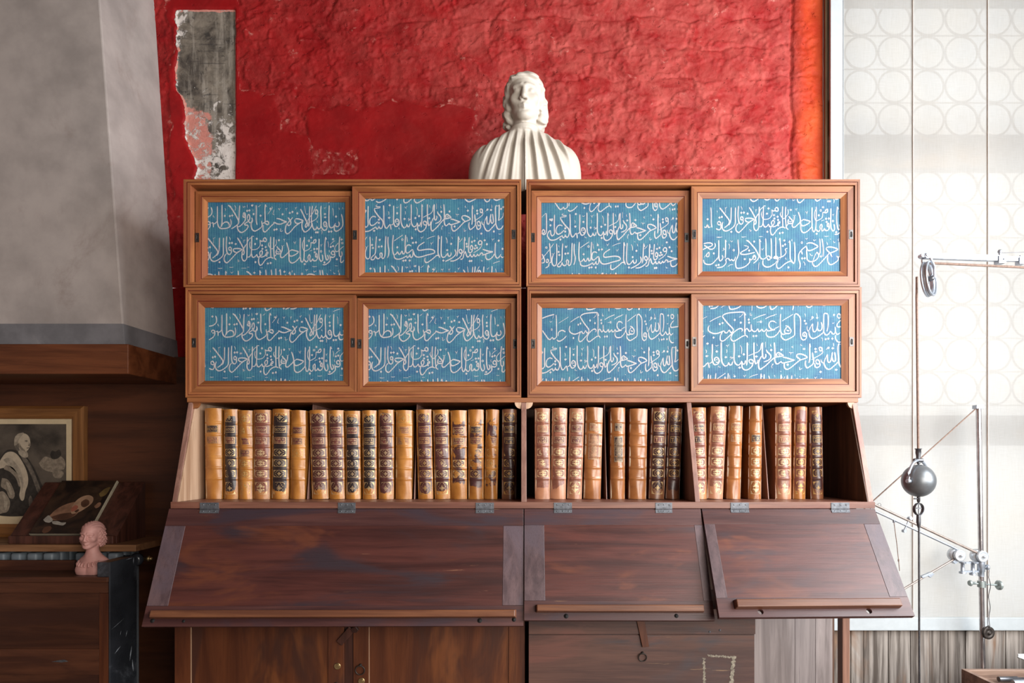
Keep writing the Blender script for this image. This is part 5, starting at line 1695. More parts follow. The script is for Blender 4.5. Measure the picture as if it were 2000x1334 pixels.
def smin(a, b, k):
    h_ = np.clip(0.5 + 0.5 * (b - a) / k, 0, 1)
    return b + (a - b) * h_ - k * h_ * (1 - h_)


def smax(a, b, k):
    return -smin(-a, -b, k)


def ell(x, y, z, c, r):
    dx, dy, dz = (x - c[0]) / r[0], (y - c[1]) / r[1], (z - c[2]) / r[2]
    k0 = np.sqrt(dx * dx + dy * dy + dz * dz)
    k1 = np.sqrt((dx / r[0]) ** 2 + (dy / r[1]) ** 2 + (dz / r[2]) ** 2) + 1e-6
    return k0 * (k0 - 1) / k1


def cap(x, y, z, a, b, ra, rb):
    ax, ay, az = b[0] - a[0], b[1] - a[1], b[2] - a[2]
    l2 = ax * ax + ay * ay + az * az
    t = np.clip(((x - a[0]) * ax + (y - a[1]) * ay + (z - a[2]) * az) / l2, 0, 1)
    return np.sqrt((x - a[0] - ax * t) ** 2 + (y - a[1] - ay * t) ** 2 + (z - a[2] - az * t) ** 2) - (ra + (rb - ra) * t)


def face_sdf(x, y, z, female=False):
    """head centred between the ears, y forward, about 0.23 m tall"""
    s = np.abs(x)
    d = ell(x, y, z, (0, -0.012, 0.028), (0.078, 0.094, 0.088))
    d = smin(d, ell(x, y, z, (0, 0.028, -0.040), (0.056 if not female else 0.060, 0.060 if not female else 0.056, 0.070 if not female else 0.066)), 0.03)
    d = smin(d, cap(s, y, z, (0.052, 0.0, -0.055), (0.020, 0.060, -0.092), 0.016, 0.016), 0.022)
    d = smin(d, ell(x, y, z, (0, 0.072, -0.096), (0.022, 0.018, 0.016)), 0.018)
    d = smin(d, ell(s, y, z, (0.043, 0.058, -0.022), (0.022, 0.020, 0.020)), 0.02)          # cheekbones
    d = smin(d, cap(s, y, z, (0.012, 0.083, 0.026), (0.045, 0.068, 0.024), 0.010, 0.008), 0.014)   # brow
    d = smax(d, -ell(s, y, z, (0.031, 0.094, 0.006), (0.019, 0.020, 0.013)), 0.010)          # sockets
    d = smin(d, ell(s, y, z, (0.031, 0.070, 0.005), (0.0155, 0.0135, 0.0125)), 0.004)        # eyeballs
    d = smin(d, cap(s, y, z, (0.017, 0.081, 0.010), (0.045, 0.072, 0.009), 0.0035, 0.003), 0.004)  # upper lids
    d = smin(d, cap(s, y, z, (0.018, 0.080, -0.004), (0.043, 0.072, -0.003), 0.0025, 0.0025), 0.004)
    nz_ = 0.0 if not female else 0.006
    d = smin(d, cap(x, y, z, (0, 0.086, 0.018), (0, 0.108 - nz_, -0.030), 0.0085 - nz_ * 0.2, 0.0125 - nz_ * 0.4), 0.010)  # nose
    d = smin(d, ell(s, y, z, (0.0135, 0.094, -0.034), (0.0085, 0.012, 0.008)), 0.006)
    d = smax(d, -ell(s, y, z, (0.0075, 0.100, -0.043), (0.0042, 0.006, 0.004)), 0.003)
    d = smin(d, cap(s, y, z, (0.0, 0.089, -0.0575), (0.022, 0.079, -0.060), 0.0068, 0.0035), 0.006)  # lips
    d = smin(d, cap(s, y, z, (0.0, 0.087, -0.0705), (0.018, 0.079, -0.067), 0.0072, 0.004), 0.006)
    d = smax(d, -cap(s, y, z, (0.0, 0.0975, -0.0638), (0.025, 0.083, -0.0640), 0.0022, 0.0018), 0.003)
    d = smax(d, -cap(s, y, z, (0.0, 0.094, -0.0815), (0.014, 0.088, -0.081), 0.004, 0.003), 0.008)
    if not female:
        d = smax(d, -cap(s, y, z, (0.023, 0.090, -0.036), (0.034, 0.080, -0.062), 0.0016, 0.0022), 0.006)  # cheek fold
        d = smax(d, -cap(x, y, z, (0, 0.103, 0.030), (0, 0.102, 0.045), 0.0015, 0.001), 0.006)
    # ears
    e = ell(s, y, z, (0.078, -0.008, -0.002), (0.012, 0.020, 0.032))
    e = smax(e, -ell(s, y, z, (0.090, -0.004, 0.0), (0.008, 0.011, 0.019)), 0.004)
    return smin(d, e, 0.008)


def rot_x(y, z, a):
    return y * math.cos(a) + z * math.sin(a), -y * math.sin(a) + z * math.cos(a)


def white_bust(x, y, z):
    # torso: sloping shoulders under a pleated robe
    body = ell(x, y * 1.0, z, (0, -0.01, 0.02), (0.238, 0.135, 0.285))
    sh = cap(x, y, z, (-0.165, -0.012, 0.150), (0.165, -0.012, 0.150), 0.082, 0.082)
    body = smin(body, sh, 0.09)
    s = np.abs(x)
    body = smin(body, cap(s, y, z, (0.0, -0.015, 0.31), (0.17, -0.015, 0.20), 0.062, 0.052), 0.06)
    body = smin(body, cap(s, y, z, (0.178, -0.01, 0.155), (0.215, 0.0, -0.05), 0.060, 0.062), 0.05)
    ang = np.arctan2(x, 0.62 - z)
    w = 1 / (1 + np.exp(-(y - 0.01) * 60))
    fade = np.clip((0.335 - z) / 0.10, 0, 1) * np.clip((0.215 - s) / 0.05, 0, 1)
    pl = 0.0085 * np.sin(ang * 60 + 0.8) + 0.0035 * np.sin(ang * 117 + 2.0)
    body = body - pl * w * fade
    # centre opening of the robe
    slit = np.abs(x + 0.004) - 0.0022
    body = np.where((y > 0.02) & (z < 0.33), smax(body, -np.maximum(slit, -(body + 0.010)), 0.002), body)
    # collar
    col = np.maximum(np.abs(np.sqrt((x / 1.0) ** 2 + (y / 1.05) ** 2) - 0.060) - 0.005, np.abs(z - 0.326) - 0.012)
    body = smin(body, col, 0.012)
    neck = cap(x, y, z, (0, -0.006, 0.28), (0, 0.0, 0.44), 0.057, 0.053)
    d = smin(body, neck, 0.020)
    # head tipped back, turned slightly
    cx, cy, cz = 0.0, 0.014, 0.469
    a = -0.08
    X1, Y1, Z1 = x - cx, y - cy, z - cz
    t = 0.05
    X1, Y1 = X1 * math.cos(t) + Y1 * math.sin(t), -X1 * math.sin(t) + Y1 * math.cos(t)
    Y2, Z2 = rot_x(Y1, Z1, a)
    Y2 = Y2
    f = face_sdf(X1, Y2, Z2)
    s2 = np.abs(X1)
    # wavy hair to the nape with a short fringe
    hair = ell(X1, Y2, Z2, (0, -0.022, 0.022), (0.094, 0.100, 0.098))
    hair = smin(hair, ell(X1, Y2, Z2, (0, 0.010, 0.064), (0.080, 0.078, 0.042)), 0.02)
    hair = smin(hair, ell(s2, Y2, Z2, (0.078, -0.030, -0.055), (0.026, 0.050, 0.060)), 0.03)
    hair = smin(hair, ell(s2, Y2, Z2, (0.070, -0.045, -0.090), (0.026, 0.042, 0.030)), 0.02)
    wave = 0.0050 * np.sin(Z2 * 62 + Y2 * 70 + 2.2 * np.sin(X1 * 45 + Z2 * 30)) + 0.0030 * np.sin(Y2 * 150 + X1 * 60 + 2.0 * np.sin(Z2 * 70 + X1 * 25)) + 0.0014 * np.sin(Z2 * 210 + Y2 * 190 + X1 * 120)
    hair = hair - wave * (1 - 0.55 * np.clip((Z2 - 0.05) / 0.04, 0, 1))
    # leave the face open
    front = Y2 - (0.030 + 2.6 * np.clip(Z2 - 0.050, 0, 1) - 0.10 * np.clip(s2 - 0.04, 0, 1))
    hair = smax(hair, front, 0.010)
    f = smin(f, hair, 0.006)
    d = smin(d, f, 0.016)
    return smax(d, -z, 0.003)


def pink_bust(x, y, z):
    """life-size units, scaled on placement: curly-haired head turned to its right, chest with a bead collar"""
    s = np.abs(x)
    d = ell(x, y, z, (0, -0.005, 0.0), (0.135, 0.085, 0.155))
    d = smin(d, cap(s, y, z, (0.02, -0.01, 0.150), (0.118, -0.02, 0.085), 0.048, 0.036), 0.04)
    d = smin(d, ell(s, y, z, (0.055, 0.055, 0.045), (0.055, 0.035, 0.055)), 0.03)
    d = smin(d, cap(x, y, z, (0, -0.005, 0.12), (0.0, 0.0, 0.28), 0.052, 0.046), 0.03)
    for i in range(9):
        t = (i - 4) * 0.30
        bx, by, bz = 0.105 * math.sin(t), 0.02 + 0.075 * math.cos(t), 0.118 - 0.028 * math.cos(t)
        d = smin(d, cap(x, y, z, (bx * 0.9, by * 0.95, bz + 0.014), (bx * 1.06, by * 1.03, bz - 0.012), 0.0055, 0.008), 0.004)
    d = smax(d, np.abs(x) - 0.135, 0.006)
    cx, cy, cz = 0.0, 0.012, 0.345
    X1, Y1, Z1 = x - cx, y - cy, z - cz
    t = -0.12
    X1, Y1 = X1 * math.cos(t) + Y1 * math.sin(t), -X1 * math.sin(t) + Y1 * math.cos(t)
    r = -0.10
    X1, Z1 = X1 * math.cos(r) + Z1 * math.sin(r), -X1 * math.sin(r) + Z1 * math.cos(r)
    Y2, Z2 = rot_x(Y1, Z1, -0.10)
    f = face_sdf(X1, Y2, Z2, True)
    s2 = np.abs(X1)
    hair = ell(X1, Y2, Z2, (0, -0.025, 0.028), (0.090, 0.098, 0.094))
    hair = smin(hair, ell(s2, Y2, Z2, (0.068, -0.035, -0.045), (0.034, 0.050, 0.060)), 0.025)
    curl = 0.007 * np.sin(X1 * 170 + 1) * np.sin(Y2 * 180) * np.sin(Z2 * 170 + X1 * 40)
    top = np.clip((Z2 - 0.02) / 0.05, 0, 1)
    strand = 0.0025 * np.sin((s2 + 0.6 * Y2) * 260)
    hair = hair - curl * (1 - top) * 1.4 - strand * top
    hair = smax(hair, Y2 - (0.028 + 0.75 * np.clip(Z2 - 0.035, 0, 1) - 0.25 * np.clip(s2 - 0.05, 0, 1)), 0.010)
    hair = smax(hair, -(np.abs(X1) - 0.0016 + 10 * np.clip(0.02 - Z2, 0, 1)), 0.004)
    f = smin(f, hair, 0.005)
    d = smin(d, f, 0.012)
    return smax(d, -z, 0.003)


def bust(name, fn, lo, hi, h, scale, loc, mat, label, rotz=0.0):
    p, f = surface_net(fn, lo, hi, h)
    mb = MB()
    p = p * scale
    # local y forward -> world -Y
    c, s_ = math.cos(rotz), math.sin(rotz)
    q = np.stack([p[:, 0] * c - (-p[:, 1]) * s_, p[:, 0] * s_ + (-p[:, 1]) * c, p[:, 2]], 1)
    q[:, 2] -= q[:, 2].min()
    q += np.array(loc)
    mb.v = [tuple(a) for a in q]
    mb.f = [tuple(int(i) for i in a) for a in f]
    mb.mi = [0] * len(mb.f)
    mb.sm = [True] * len(mb.f)
    o = obj(name, mb, mat, None)
    return tag(o, label, 'bust')


zcab = Z(350, 0)
bust('plaster_bust', white_bust, (-0.31, -0.18, -0.004), (0.31, 0.17, 0.66), 0.0042, 1.0, (0.012, 0.235, zcab + 0.0006), M_marble,
     'white plaster bust of a robed man looking upward, on top of the cabinets')

# ------------------------------------------------------------------ lower left corner
# dark cupboard
Yc0, Yc1 = 0.05, 0.235
zct = 0.880
xcr2 = X(213, Yc0)
cup = thing('low_cupboard', (-2.3, (Yc0 + Yc1) / 2, 0), 'dark brown panelled cupboard with a black painted right side, under the pink bust', 'cupboard')
obj('body', MB().box(-3.1, xcr2 - 0.004, Yc0 + 0.012, Yc1 - 0.012, 0.0, zct - 0.022), W_left, cup)
obj('top', MB().box(-3.1, xcr2 - 0.002, Yc0 - 0.006, Yc1 - 0.008, zct - 0.024, zct), W_left, cup, bevel=0.004)
obj('top_rail', MB().box(-3.1, xcr2 - 0.006, Yc0, Yc0 + 0.013, Z(1158, Yc0), zct - 0.024), W_left, cup, bevel=0.001)
obj('middle_rail', MB().box(-3.1, X(193, Yc0), Yc0, Yc0 + 0.013, Z(1318, Yc0), Z(1268, Yc0)), W_left, cup, bevel=0.001)
obj('stile', MB().box(X(193.5, Yc0), xcr2 - 0.005, Yc0, Yc0 + 0.013, 0.05, Z(1158, Yc0) - 0.001), W_cup_z, cup, bevel=0.001)
obj('front_panel', MB().box(-3.1, X(193, Yc0), Yc0 + 0.005, Yc0 + 0.013, Z(1268, Yc0), Z(1158, Yc0)), W_left, cup)
obj('front_panel', MB().box(-3.1, X(193, Yc0), Yc0 + 0.005, Yc0 + 0.013, 0.05, Z(1318, Yc0)), W_left, cup)
obj('back_ledge', MB().box(-3.1, X(152, Yc1), Yc1 - 0.022, Yc1 - 0.004, zct - 0.02, Z(1093, Yc1)), W_left, cup, bevel=0.002)
obj('end_board', MB().box(X(189, Yc0) , xcr2, Yc0 + 0.002, Yc1 - 0.02, zct - 0.001, 0.944), M_black_paint, cup, bevel=0.003)
obj('side_panel', MB().box(xcr2 - 0.004, xcr2 + 0.004, Yc0 + 0.002, Yc1, 0.0, 0.9435), M_black_paint, cup, bevel=0.002)
mb = MB()
c = P(121, 1291, Yc0)
mb.prism([c + Vector((-0.045, 0, -0.003)), c + Vector((0.0, 0, -0.006)), c + Vector((0.028, 0, -0.002)), c + Vector((0.012, 0, 0.006)), c + Vector((-0.012, 0, 0.004))], (0, -0.0012, 0), (0, 0.002, 0))
obj('keyhole_wear', mb, M_hinge, cup, label='pale scratched keyhole mark')

M_scuff = plain('pale_scuffed_paint', (0.42, 0.47, 0.54), 0.5, 0, 0.4, 90, 0.1)
mb = MB()
xs_ = xcr2 + 0.0046
for ya_, za_, l_, w_, a_ in ((0.10, 0.545, 0.05, 0.006, 0.5), (0.16, 0.60, 0.03, 0.005, 1.2), (0.12, 0.615, 0.02, 0.004, 1.3), (0.19, 0.50, 0.07, 0.009, 1.35), (0.205, 0.44, 0.06, 0.010, 1.7), (0.21, 0.925, 0.03, 0.007, 1.5), (0.18, 0.938, 0.05, 0.003, 0.05), (0.10, 0.66, 0.09, 0.002, 0.3)):
    dy_, dz_ = math.cos(a_) * l_ / 2, math.sin(a_) * l_ / 2
    ny_, nz_ = -math.sin(a_) * w_ / 2, math.cos(a_) * w_ / 2
    mb.add([(xs_, ya_ - dy_, za_ - dz_), (xs_, ya_ + ny_, za_ + nz_), (xs_, ya_ + dy_, za_ + dz_), (xs_, ya_ - ny_ * 0.6, za_ - nz_ * 0.6)], [(0, 1, 2, 3)])
obj('paint_scuff', mb, M_scuff, cup, recalc=False, label='pale scuffs on the black paint')

bust('terracotta_bust', pink_bust, (-0.16, -0.15, -0.004), (0.16, 0.17, 0.475), 0.0042, 0.505, (X(179, 0.12), 0.125, zct + 0.0006), M_terra,
     'small pink terracotta bust of a curly haired woman on the dark cupboard')

# radiator shelf
Ys = 0.25
zs1, zs0 = Z(1064.5, Ys), Z(1077.5, Ys)
xsr = X(265, Ys)
shelf = obj('radiator_shelf', MB().box(-3.1, xsr, Ys, 0.564, zs0, zs1), W_shelf, None, bevel=0.002)
tag(shelf, 'brown wooden shelf board above the grey radiator', 'shelf')
rad = thing('radiator', (-2.3, 0.4, 0), 'old grey column radiator half hidden behind the dark cupboard', 'radiator')
x = -3.05
k = 0
while x < X(262, 0.36):
    if not (-2.2 < x - 0.0 < -2.19):
        mb = MB()
        for yy in (0.325, 0.385, 0.445):
            mb.box(x - 0.0245, x + 0.0245, yy - 0.027, yy + 0.027, 0.08, 0.946)
        mb.sm = [True] * len(mb.f)
        obj('column', mb, M_rad, rad, bevel=0.012, bseg=4)
    x += 0.0775
mb = MB()
for zz in (0.16, 0.86):
    mb.tube([(-3.05, 0.36, zz), (x - 0.0775, 0.36, zz)], 0.017, 12)
obj('connecting_pipe', mb, M_rad, rad)
c = P(269, 1092, 0.36)
mb = MB().lathe((x - 0.08, 0.36, c.z), (1, 0, 0), [(0, 0.012), (0.02, 0.012), (0.021, 0.02), (0.045, 0.02)], 16)
mb.lathe((c.x, 0.36, c.z), (0.25, -1, 0), [(-0.02, 0.012), (0.0, 0.012), (0.001, 0.030), (0.02, 0.032), (0.034, 0.026), (0.036, 0.012), (0.037, 0.001)], 20)
obj('valve_knob', mb, M_lect_k if 'M_lect_k' in globals() else M_black_paint, rad)
c = P(288, 1091, 0.36)
mb = MB().lathe((c.x, 0.36, c.z), (1, 0, 0), [(-0.03, 0.009), (0.0, 0.009), (0.001, 0.015), (0.014, 0.015), (0.015, 0.008), (0.03, 0.008)], 16)
obj('brass_fitting', mb, M_brass, rad)

# lectern with an unframed painting
def lp(px, s):
    """point on the sloping front: s 0 bottom, 1 top; px is read at that depth"""
    Y = 0.305 + 0.215 * s
    z = zs1 + 0.032 + (1.276 - zs1 - 0.032) * s
    return Vector((X(px, Y), Y, z))
xL0, xR0 = X(16, 0.305), X(236, 0.305)
xL1, xR1 = X(90, 0.52), X(275, 0.52)
xL, xR = (xL0 + xL1) / 2, (xR0 + xR1) / 2
lec = thing('table_lectern', ((xL + xR) / 2, 0.42, zs1), 'dark wooden sloping table lectern on the radiator shelf holding a small painting', 'lectern')
zb, ztp = zs1, 1.276
nslope = Vector((0, -(ztp - zb - 0.032), 0.215)).normalized()
mb = MB()
mb.hexa([(xL, 0.305, zb + 0.0), (xR, 0.305, zb), (xR, 0.525, zb), (xL, 0.525, zb), (xL, 0.3051, zb + 0.032), (xR, 0.3051, zb + 0.032), (xR, 0.535, ztp), (xL, 0.535, ztp)])
mb2 = MB()
pr = [(0.305, zb), (0.305, zb + 0.032), (0.52, ztp), (0.526, ztp), (0.526, zb)]
mb2.prism([(xL, y, z) for y, z in pr], (0, 0, 0), (xR - xL, 0, 0))
obj('sloping_desk', mb2, W_lect, lec, bevel=0.002)
mb = MB().box(xL + 0.01, xR - 0.004, 0.284, 0.3045, zb, zb + 0.038)
obj('front_ledge', mb, W_lect, lec, bevel=0.003)

def sl(x, s, n=0.0):
    return Vector((x, 0.305 + 0.215 * s, zb + 0.032 + (ztp - zb - 0.032) * s)) + nslope * n
xa, xb = (X(58, 0.31) + X(126, 0.52)) / 2, (X(172, 0.31) + X(236, 0.52)) / 2
pt_ = thing('small_painting', ((xa + xb) / 2, 0.35, sl(0, 0.03).z), 'small unframed dark painting of a resting figure leaning on the table lectern', 'painting')
def slab(x0, x1, s0, s1, n0, n1):
    mb = MB()
    mb.hexa([sl(x0, s0, n0), sl(x1, s0, n0), sl(x1, s0, n1), sl(x0, s0, n1), sl(x0, s1, n0), sl(x1, s1, n0), sl(x1, s1, n1), sl(x0, s1, n1)])
    return mb
M_canvas_edge = plain('pale_canvas_edge', (0.34, 0.30, 0.22), 0.8, 0, 0.15, 30, 0.1)
mp, nt, bs = new_mat('dark_oil_paint')
nn = noise(nt, obj_coord(nt, (1, 1, 1), 3), 9, 5, 0.6, 0.8)
nt.links.new(mixc(nt, ramp(nt, nn, 0.35, 0.7), (0.010, 0.007, 0.006), (0.045, 0.024, 0.014)), bs.inputs['Base Color'])
bs.inputs['Roughness'].default_value = 0.35
obj('canvas', slab(xa, xb, 0.02, 1.0, 0.0006, 0.014), M_canvas_edge, pt_, bevel=0.0008)
obj('painted_ground', slab(xa + 0.0006, xb - 0.005, 0.022, 0.998, 0.0138, 0.0145), mp, pt_)
M_skin = plain('painted_skin_tone', (0.22, 0.115, 0.07), 0.45, 0, 0.35, 22, 0.1)
M_skin2 = plain('painted_light_skin', (0.36, 0.22, 0.14), 0.45, 0, 0.25, 22, 0.1)
M_pcloth = plain('painted_white_cloth', (0.34, 0.31, 0.27), 0.5, 0, 0.3, 30, 0.1)
M_phair = plain('painted_brown_hair', (0.035, 0.02, 0.012), 0.4, 0, 0.4, 22, 0.1)
M_pgold = plain('painted_ochre', (0.13, 0.085, 0.03), 0.45, 0, 0.4, 22, 0.1)

def blob(pts, n, mat, name):
    """pts in painting units: u 0..1 left to right, v 0..1 bottom to top"""
    c = spline([*pts, pts[0]], 0.02)
    mb = MB()
    P0 = [sl(xa + (xb - xa) * u, 0.02 + 0.98 * v, n) for u, v in c[:-1]]
    mb.add(P0, [tuple(t) for t in tessellate_polygon([P0])])
    return obj(name, mb, mat, pt_, recalc=False)
M_psh = plain('painted_skin_shadow', (0.085, 0.038, 0.022), 0.45, 0, 0.35, 22, 0.1)
M_pred = plain('painted_flushed_cheek', (0.30, 0.095, 0.06), 0.45, 0, 0.25, 22, 0.1)
blob([(0.16, 0.30), (0.20, 0.42), (0.30, 0.52), (0.46, 0.58), (0.60, 0.52), (0.62, 0.36), (0.50, 0.26), (0.34, 0.24), (0.22, 0.25)], 0.0148, M_skin, 'painted_shoulder')
blob([(0.20, 0.30), (0.34, 0.36), (0.50, 0.38), (0.60, 0.36), (0.52, 0.27), (0.36, 0.24)], 0.01485, M_psh, 'painted_shadow')
blob([(0.40, 0.68), (0.46, 0.80), (0.62, 0.88), (0.80, 0.82), (0.90, 0.66), (0.86, 0.46), (0.76, 0.42), (0.72, 0.56), (0.60, 0.66), (0.48, 0.62)], 0.0149, M_phair, 'painted_hair')
blob([(0.46, 0.50), (0.47, 0.60), (0.53, 0.68), (0.64, 0.71), (0.74, 0.66), (0.77, 0.56), (0.71, 0.46), (0.62, 0.38), (0.53, 0.36), (0.48, 0.42)], 0.0151, M_skin2, 'painted_face')
blob([(0.57, 0.58), (0.62, 0.63), (0.70, 0.60), (0.73, 0.53), (0.68, 0.48), (0.61, 0.51)], 0.0152, M_psh, 'painted_eye_socket')
blob([(0.46, 0.46), (0.50, 0.52), (0.57, 0.49), (0.56, 0.42), (0.50, 0.40)], 0.0152, M_pred, 'painted_cheek')
blob([(0.55, 0.40), (0.58, 0.44), (0.62, 0.43), (0.60, 0.38)], 0.0153, M_psh, 'painted_mouth')
blob([(0.10, 0.25), (0.14, 0.33), (0.20, 0.30), (0.27, 0.24), (0.24, 0.20), (0.16, 0.21)], 0.0151, M_pcloth, 'painted_cloth')
blob([(0.27, 0.22), (0.36, 0.225), (0.44, 0.20), (0.52, 0.20), (0.50, 0.15), (0.40, 0.16), (0.30, 0.18)], 0.0151, M_pcloth, 'painted_cloth')
blob([(0.80, 0.74), (0.86, 0.84), (0.94, 0.86), (0.93, 0.72), (0.86, 0.68)], 0.0150, M_pgold, 'painted_drapery')
blob([(0.84, 0.50), (0.88, 0.57), (0.93, 0.56), (0.94, 0.50), (0.89, 0.46)], 0.0151, M_skin, 'painted_hand')
blob([(0.20, 0.04), (0.20, 0.11), (0.27, 0.14), (0.33, 0.10), (0.32, 0.04), (0.26, 0.01)], 0.0150, M_psh, 'painted_disc')

# framed print leaning on the panelling
Yp = 0.535
def fr(px, py): return (X(px, Yp), Z(py, Yp))
x1f, z1f = fr(163.5, 793)
x0f, z0f = -3.06, zs1 + 0.001
fw = 0.066
frm = thing('framed_print', ((x0f + x1f) / 2, Yp, z0f), 'grey print of a robed man in a brown wooden frame, behind the lectern', 'picture')
mb = MB()
rects = [(x0f, x1f, z0f, z1f, Yp + 0.029), (x0f, x1f, z0f, z1f, Yp), (x0f + fw * .2, x1f - fw * .2, z0f + fw * .2, z1f - fw * .2, Yp - 0.004), (x0f + fw * .8, x1f - fw * .8, z0f + fw * .8, z1f - fw * .8, Yp - 0.002), (x0f + fw, x1f - fw, z0f + fw, z1f - fw, Yp + 0.006), (x0f + fw, x1f - fw, z0f + fw, z1f - fw, Yp + 0.016)]
mb.ring_sweep(rects, [(0, 1)] * 5)
W_frame_x = wood('picture_frame_wood_horizontal', (0.12, 0.045, 0.012), (0.28, 0.12, 0.035), 'X', rough=0.35)
obj('frame', mb, [W_frame_x, W_frame], frm)
ym = Yp + 0.014
obj('mount', MB().box(x0f + fw - 0.004, x1f - fw + 0.004, ym, ym + 0.01, z0f + fw - 0.004, z1f - fw + 0.004), M_cream, frm)
mp2, nt, bs = new_mat('print_ink_ground')
nn = noise(nt, obj_coord(nt, (1, 1, 1), 3), 5, 6, 0.6, 0.5)
nf = noise(nt, obj_coord(nt, (260, 260, 260), 3), 1, 2, 0.6)
cc = mixc(nt, ramp(nt, nn, 0.35, 0.68), (0.028, 0.023, 0.018), (0.13, 0.105, 0.08))
cc = mixc(nt, math_node(nt, 'MULTIPLY', nf, 0.35), cc, (0.02, 0.017, 0.014))
nt.links.new(cc, bs.inputs['Base Color'])
bs.inputs['Roughness'].default_value = 0.6
xi1, zi1 = fr(125.5, 828)
xi0, zi0 = 2 * ((x0f + x1f) / 2) - xi1, Z(1006, Yp)
eng = obj('engraving', MB().box(xi0, xi1, ym - 0.0012, ym, zi0, zi1), mp2, frm)

def tone(name, c, v=0.3):
    return plain('print_tone_' + name, c, 0.65, 0, v, 55, 0.05)
T1, T2, T3, T4, T5 = tone('light', (0.46, 0.38, 0.28), 0.12), tone('mid', (0.24, 0.195, 0.145), 0.35), tone('grey', (0.13, 0.108, 0.085), 0.4), tone('dark', (0.030, 0.025, 0.020), 0.4), tone('pale', (0.34, 0.285, 0.215), 0.3)

def ink(pts, lv, mat, name):
    c = spline([*pts, pts[0]], 2.0)[:-1]
    y = ym - 0.0014 - 0.00025 * lv
    P0 = [Vector((X(px, Yp), y, Z(py, Yp))) for px, py in c]
    bm = MB()
    bm.add(P0, [tuple(t) for t in tessellate_polygon([P0])])
    return obj(name, bm, mat, eng, recalc=False)
# loose figure: clouds, cloak, arm, head (picture pixels at the print's own depth)
ink([(72, 905), (84, 892), (100, 896), (112, 890), (123, 900), (122, 916), (108, 918), (96, 922), (80, 916)], 0, T2, 'cloud')
ink([(98, 922), (112, 918), (121, 924), (114, 934), (102, 932)], 0, T2, 'cloud')
ink([(94, 888), (98, 880), (105, 882), (112, 878), (116, 888), (108, 896), (98, 896)], 1, T4, 'tree')
ink([(-20, 925), (4, 884), (20, 878), (36, 884), (48, 892), (62, 912), (74, 938), (86, 968), (84, 1002), (-20, 1002)], 1, T4, 'coat')
ink([(34, 884), (46, 893), (58, 912), (70, 940), (78, 966), (70, 962), (60, 936), (50, 914), (40, 898)], 2, T3, 'collar')
ink([(-4, 900), (6, 886), (18, 882), (30, 888), (42, 906), (50, 926), (51, 944), (46, 960), (43, 976), (38, 978), (34, 968), (36, 950), (30, 932), (18, 920), (4, 914), (-10, 916)], 2, T1, 'sash')
ink([(2, 898), (14, 894), (28, 906), (38, 924), (42, 944), (38, 962), (38, 946), (30, 926), (16, 912)], 3, T5, 'sash_fold')
ink([(8, 908), (22, 914), (32, 930), (36, 948), (33, 950), (27, 934), (16, 922), (4, 916)], 3, T2, 'sash_fold')
ink([(0, 934), (10, 936), (18, 946), (25, 964), (22, 974), (14, 972), (8, 958), (-2, 950)], 3, T2, 'waistcoat')
ink([(8, 942), (12, 942), (19, 958), (18, 968), (13, 958)], 4, T5, 'waistcoat_edge')
ink([(-8, 962), (2, 960), (10, 968), (16, 982), (12, 998), (4, 1002), (-10, 1001)], 3, T2, 'drapery')
ink([(0, 966), (6, 968), (11, 982), (8, 996), (4, 990), (4, 976)], 4, T5, 'drapery_fold')
ink([(52, 975), (56, 968), (60, 978), (58, 990), (53, 988)], 3, T3, 'coat_trim')
ink([(31, 876), (33, 886), (41, 893), (50, 893), (51, 886), (45, 878), (37, 872)], 3, T5, 'cravat')
ink([(28, 862), (28, 853), (35, 847), (46, 847), (53, 853), (55.5, 862), (55, 871), (51, 879), (46, 882), (39, 878), (33, 872), (30, 868)], 4, T1, 'head')
ink([(34, 864), (38, 872), (45, 879), (46, 882), (39, 879), (33, 873), (31, 867)], 5, T2, 'jaw_shading')
ink([(24, 868), (25, 855), (32, 847), (43, 845), (39, 851), (33, 859), (32, 867), (33, 874), (28, 876)], 5, T5, 'wig')
ink([(26, 870), (31, 868), (33, 874), (35, 880), (30, 880), (27, 876)], 6, T3, 'wig_curl')
ink([(44, 861), (48, 859.5), (51, 861), (48, 863)], 5, T3, 'eye')
ink([(52, 862), (55, 867), (56.5, 870), (53, 871.5), (51, 870), (53, 867)], 5, T2, 'nose')
ink([(48, 874.5), (53, 873.5), (53, 875.5), (49, 876)], 5, T3, 'mouth')
# small sheet of paper at the front of the shelf
mb = MB()
ya = 0.29
pp = [Vector((X(-40, ya), ya, zs1 + 0.003)), Vector((X(29, ya), ya, zs1 + 0.003)), Vector((X(54, 0.36), 0.36, Z(1006, 0.36))), Vector((X(-40, 0.36), 0.36, Z(1006, 0.36)))]

# ------------------------------------------------------------------ pulley arm, counterweight and jointed stand at the window
Yf = 0.2
def Q(px, py, dy=0.0):
    p = P(px, py, Yf)
    return p + Vector((0, dy, 0))

arm = thing('pulley_arm', Q(1900, 505), 'grey steel pulley arm reaching in from the right, spoked wheel at its tip', 'pulley')
def bar(a, b, w, t, parent, name, mat=M_steel, bevel=0.0008, up=None):
    a, b = Vector(a), Vector(b)
    d = (b - a).normalized()
    yv = Vector((0, 1, 0))
    n = d.cross(yv).normalized()
    mb = MB()
    q = []
    for p in (a, b):
        q.append([p - n * w / 2 - yv * t / 2, p + n * w / 2 - yv * t / 2, p + n * w / 2 + yv * t / 2, p - n * w / 2 + yv * t / 2])
    mb.hexa([q[0][0], q[0][1], q[0][2], q[0][3], q[1][0], q[1][1], q[1][2], q[1][3]])
    return obj(name, mb, mat, parent, bevel=bevel)
pxs = lambda v: v * (D + Yf) / F
a0, a1 = Q(1806, 500), Vector((3.1, Yf, Z(518, Yf)))
pm = a0 + (a1 - a0) * ((Q(1952, 508).x - a0.x) / (a1.x - a0.x))
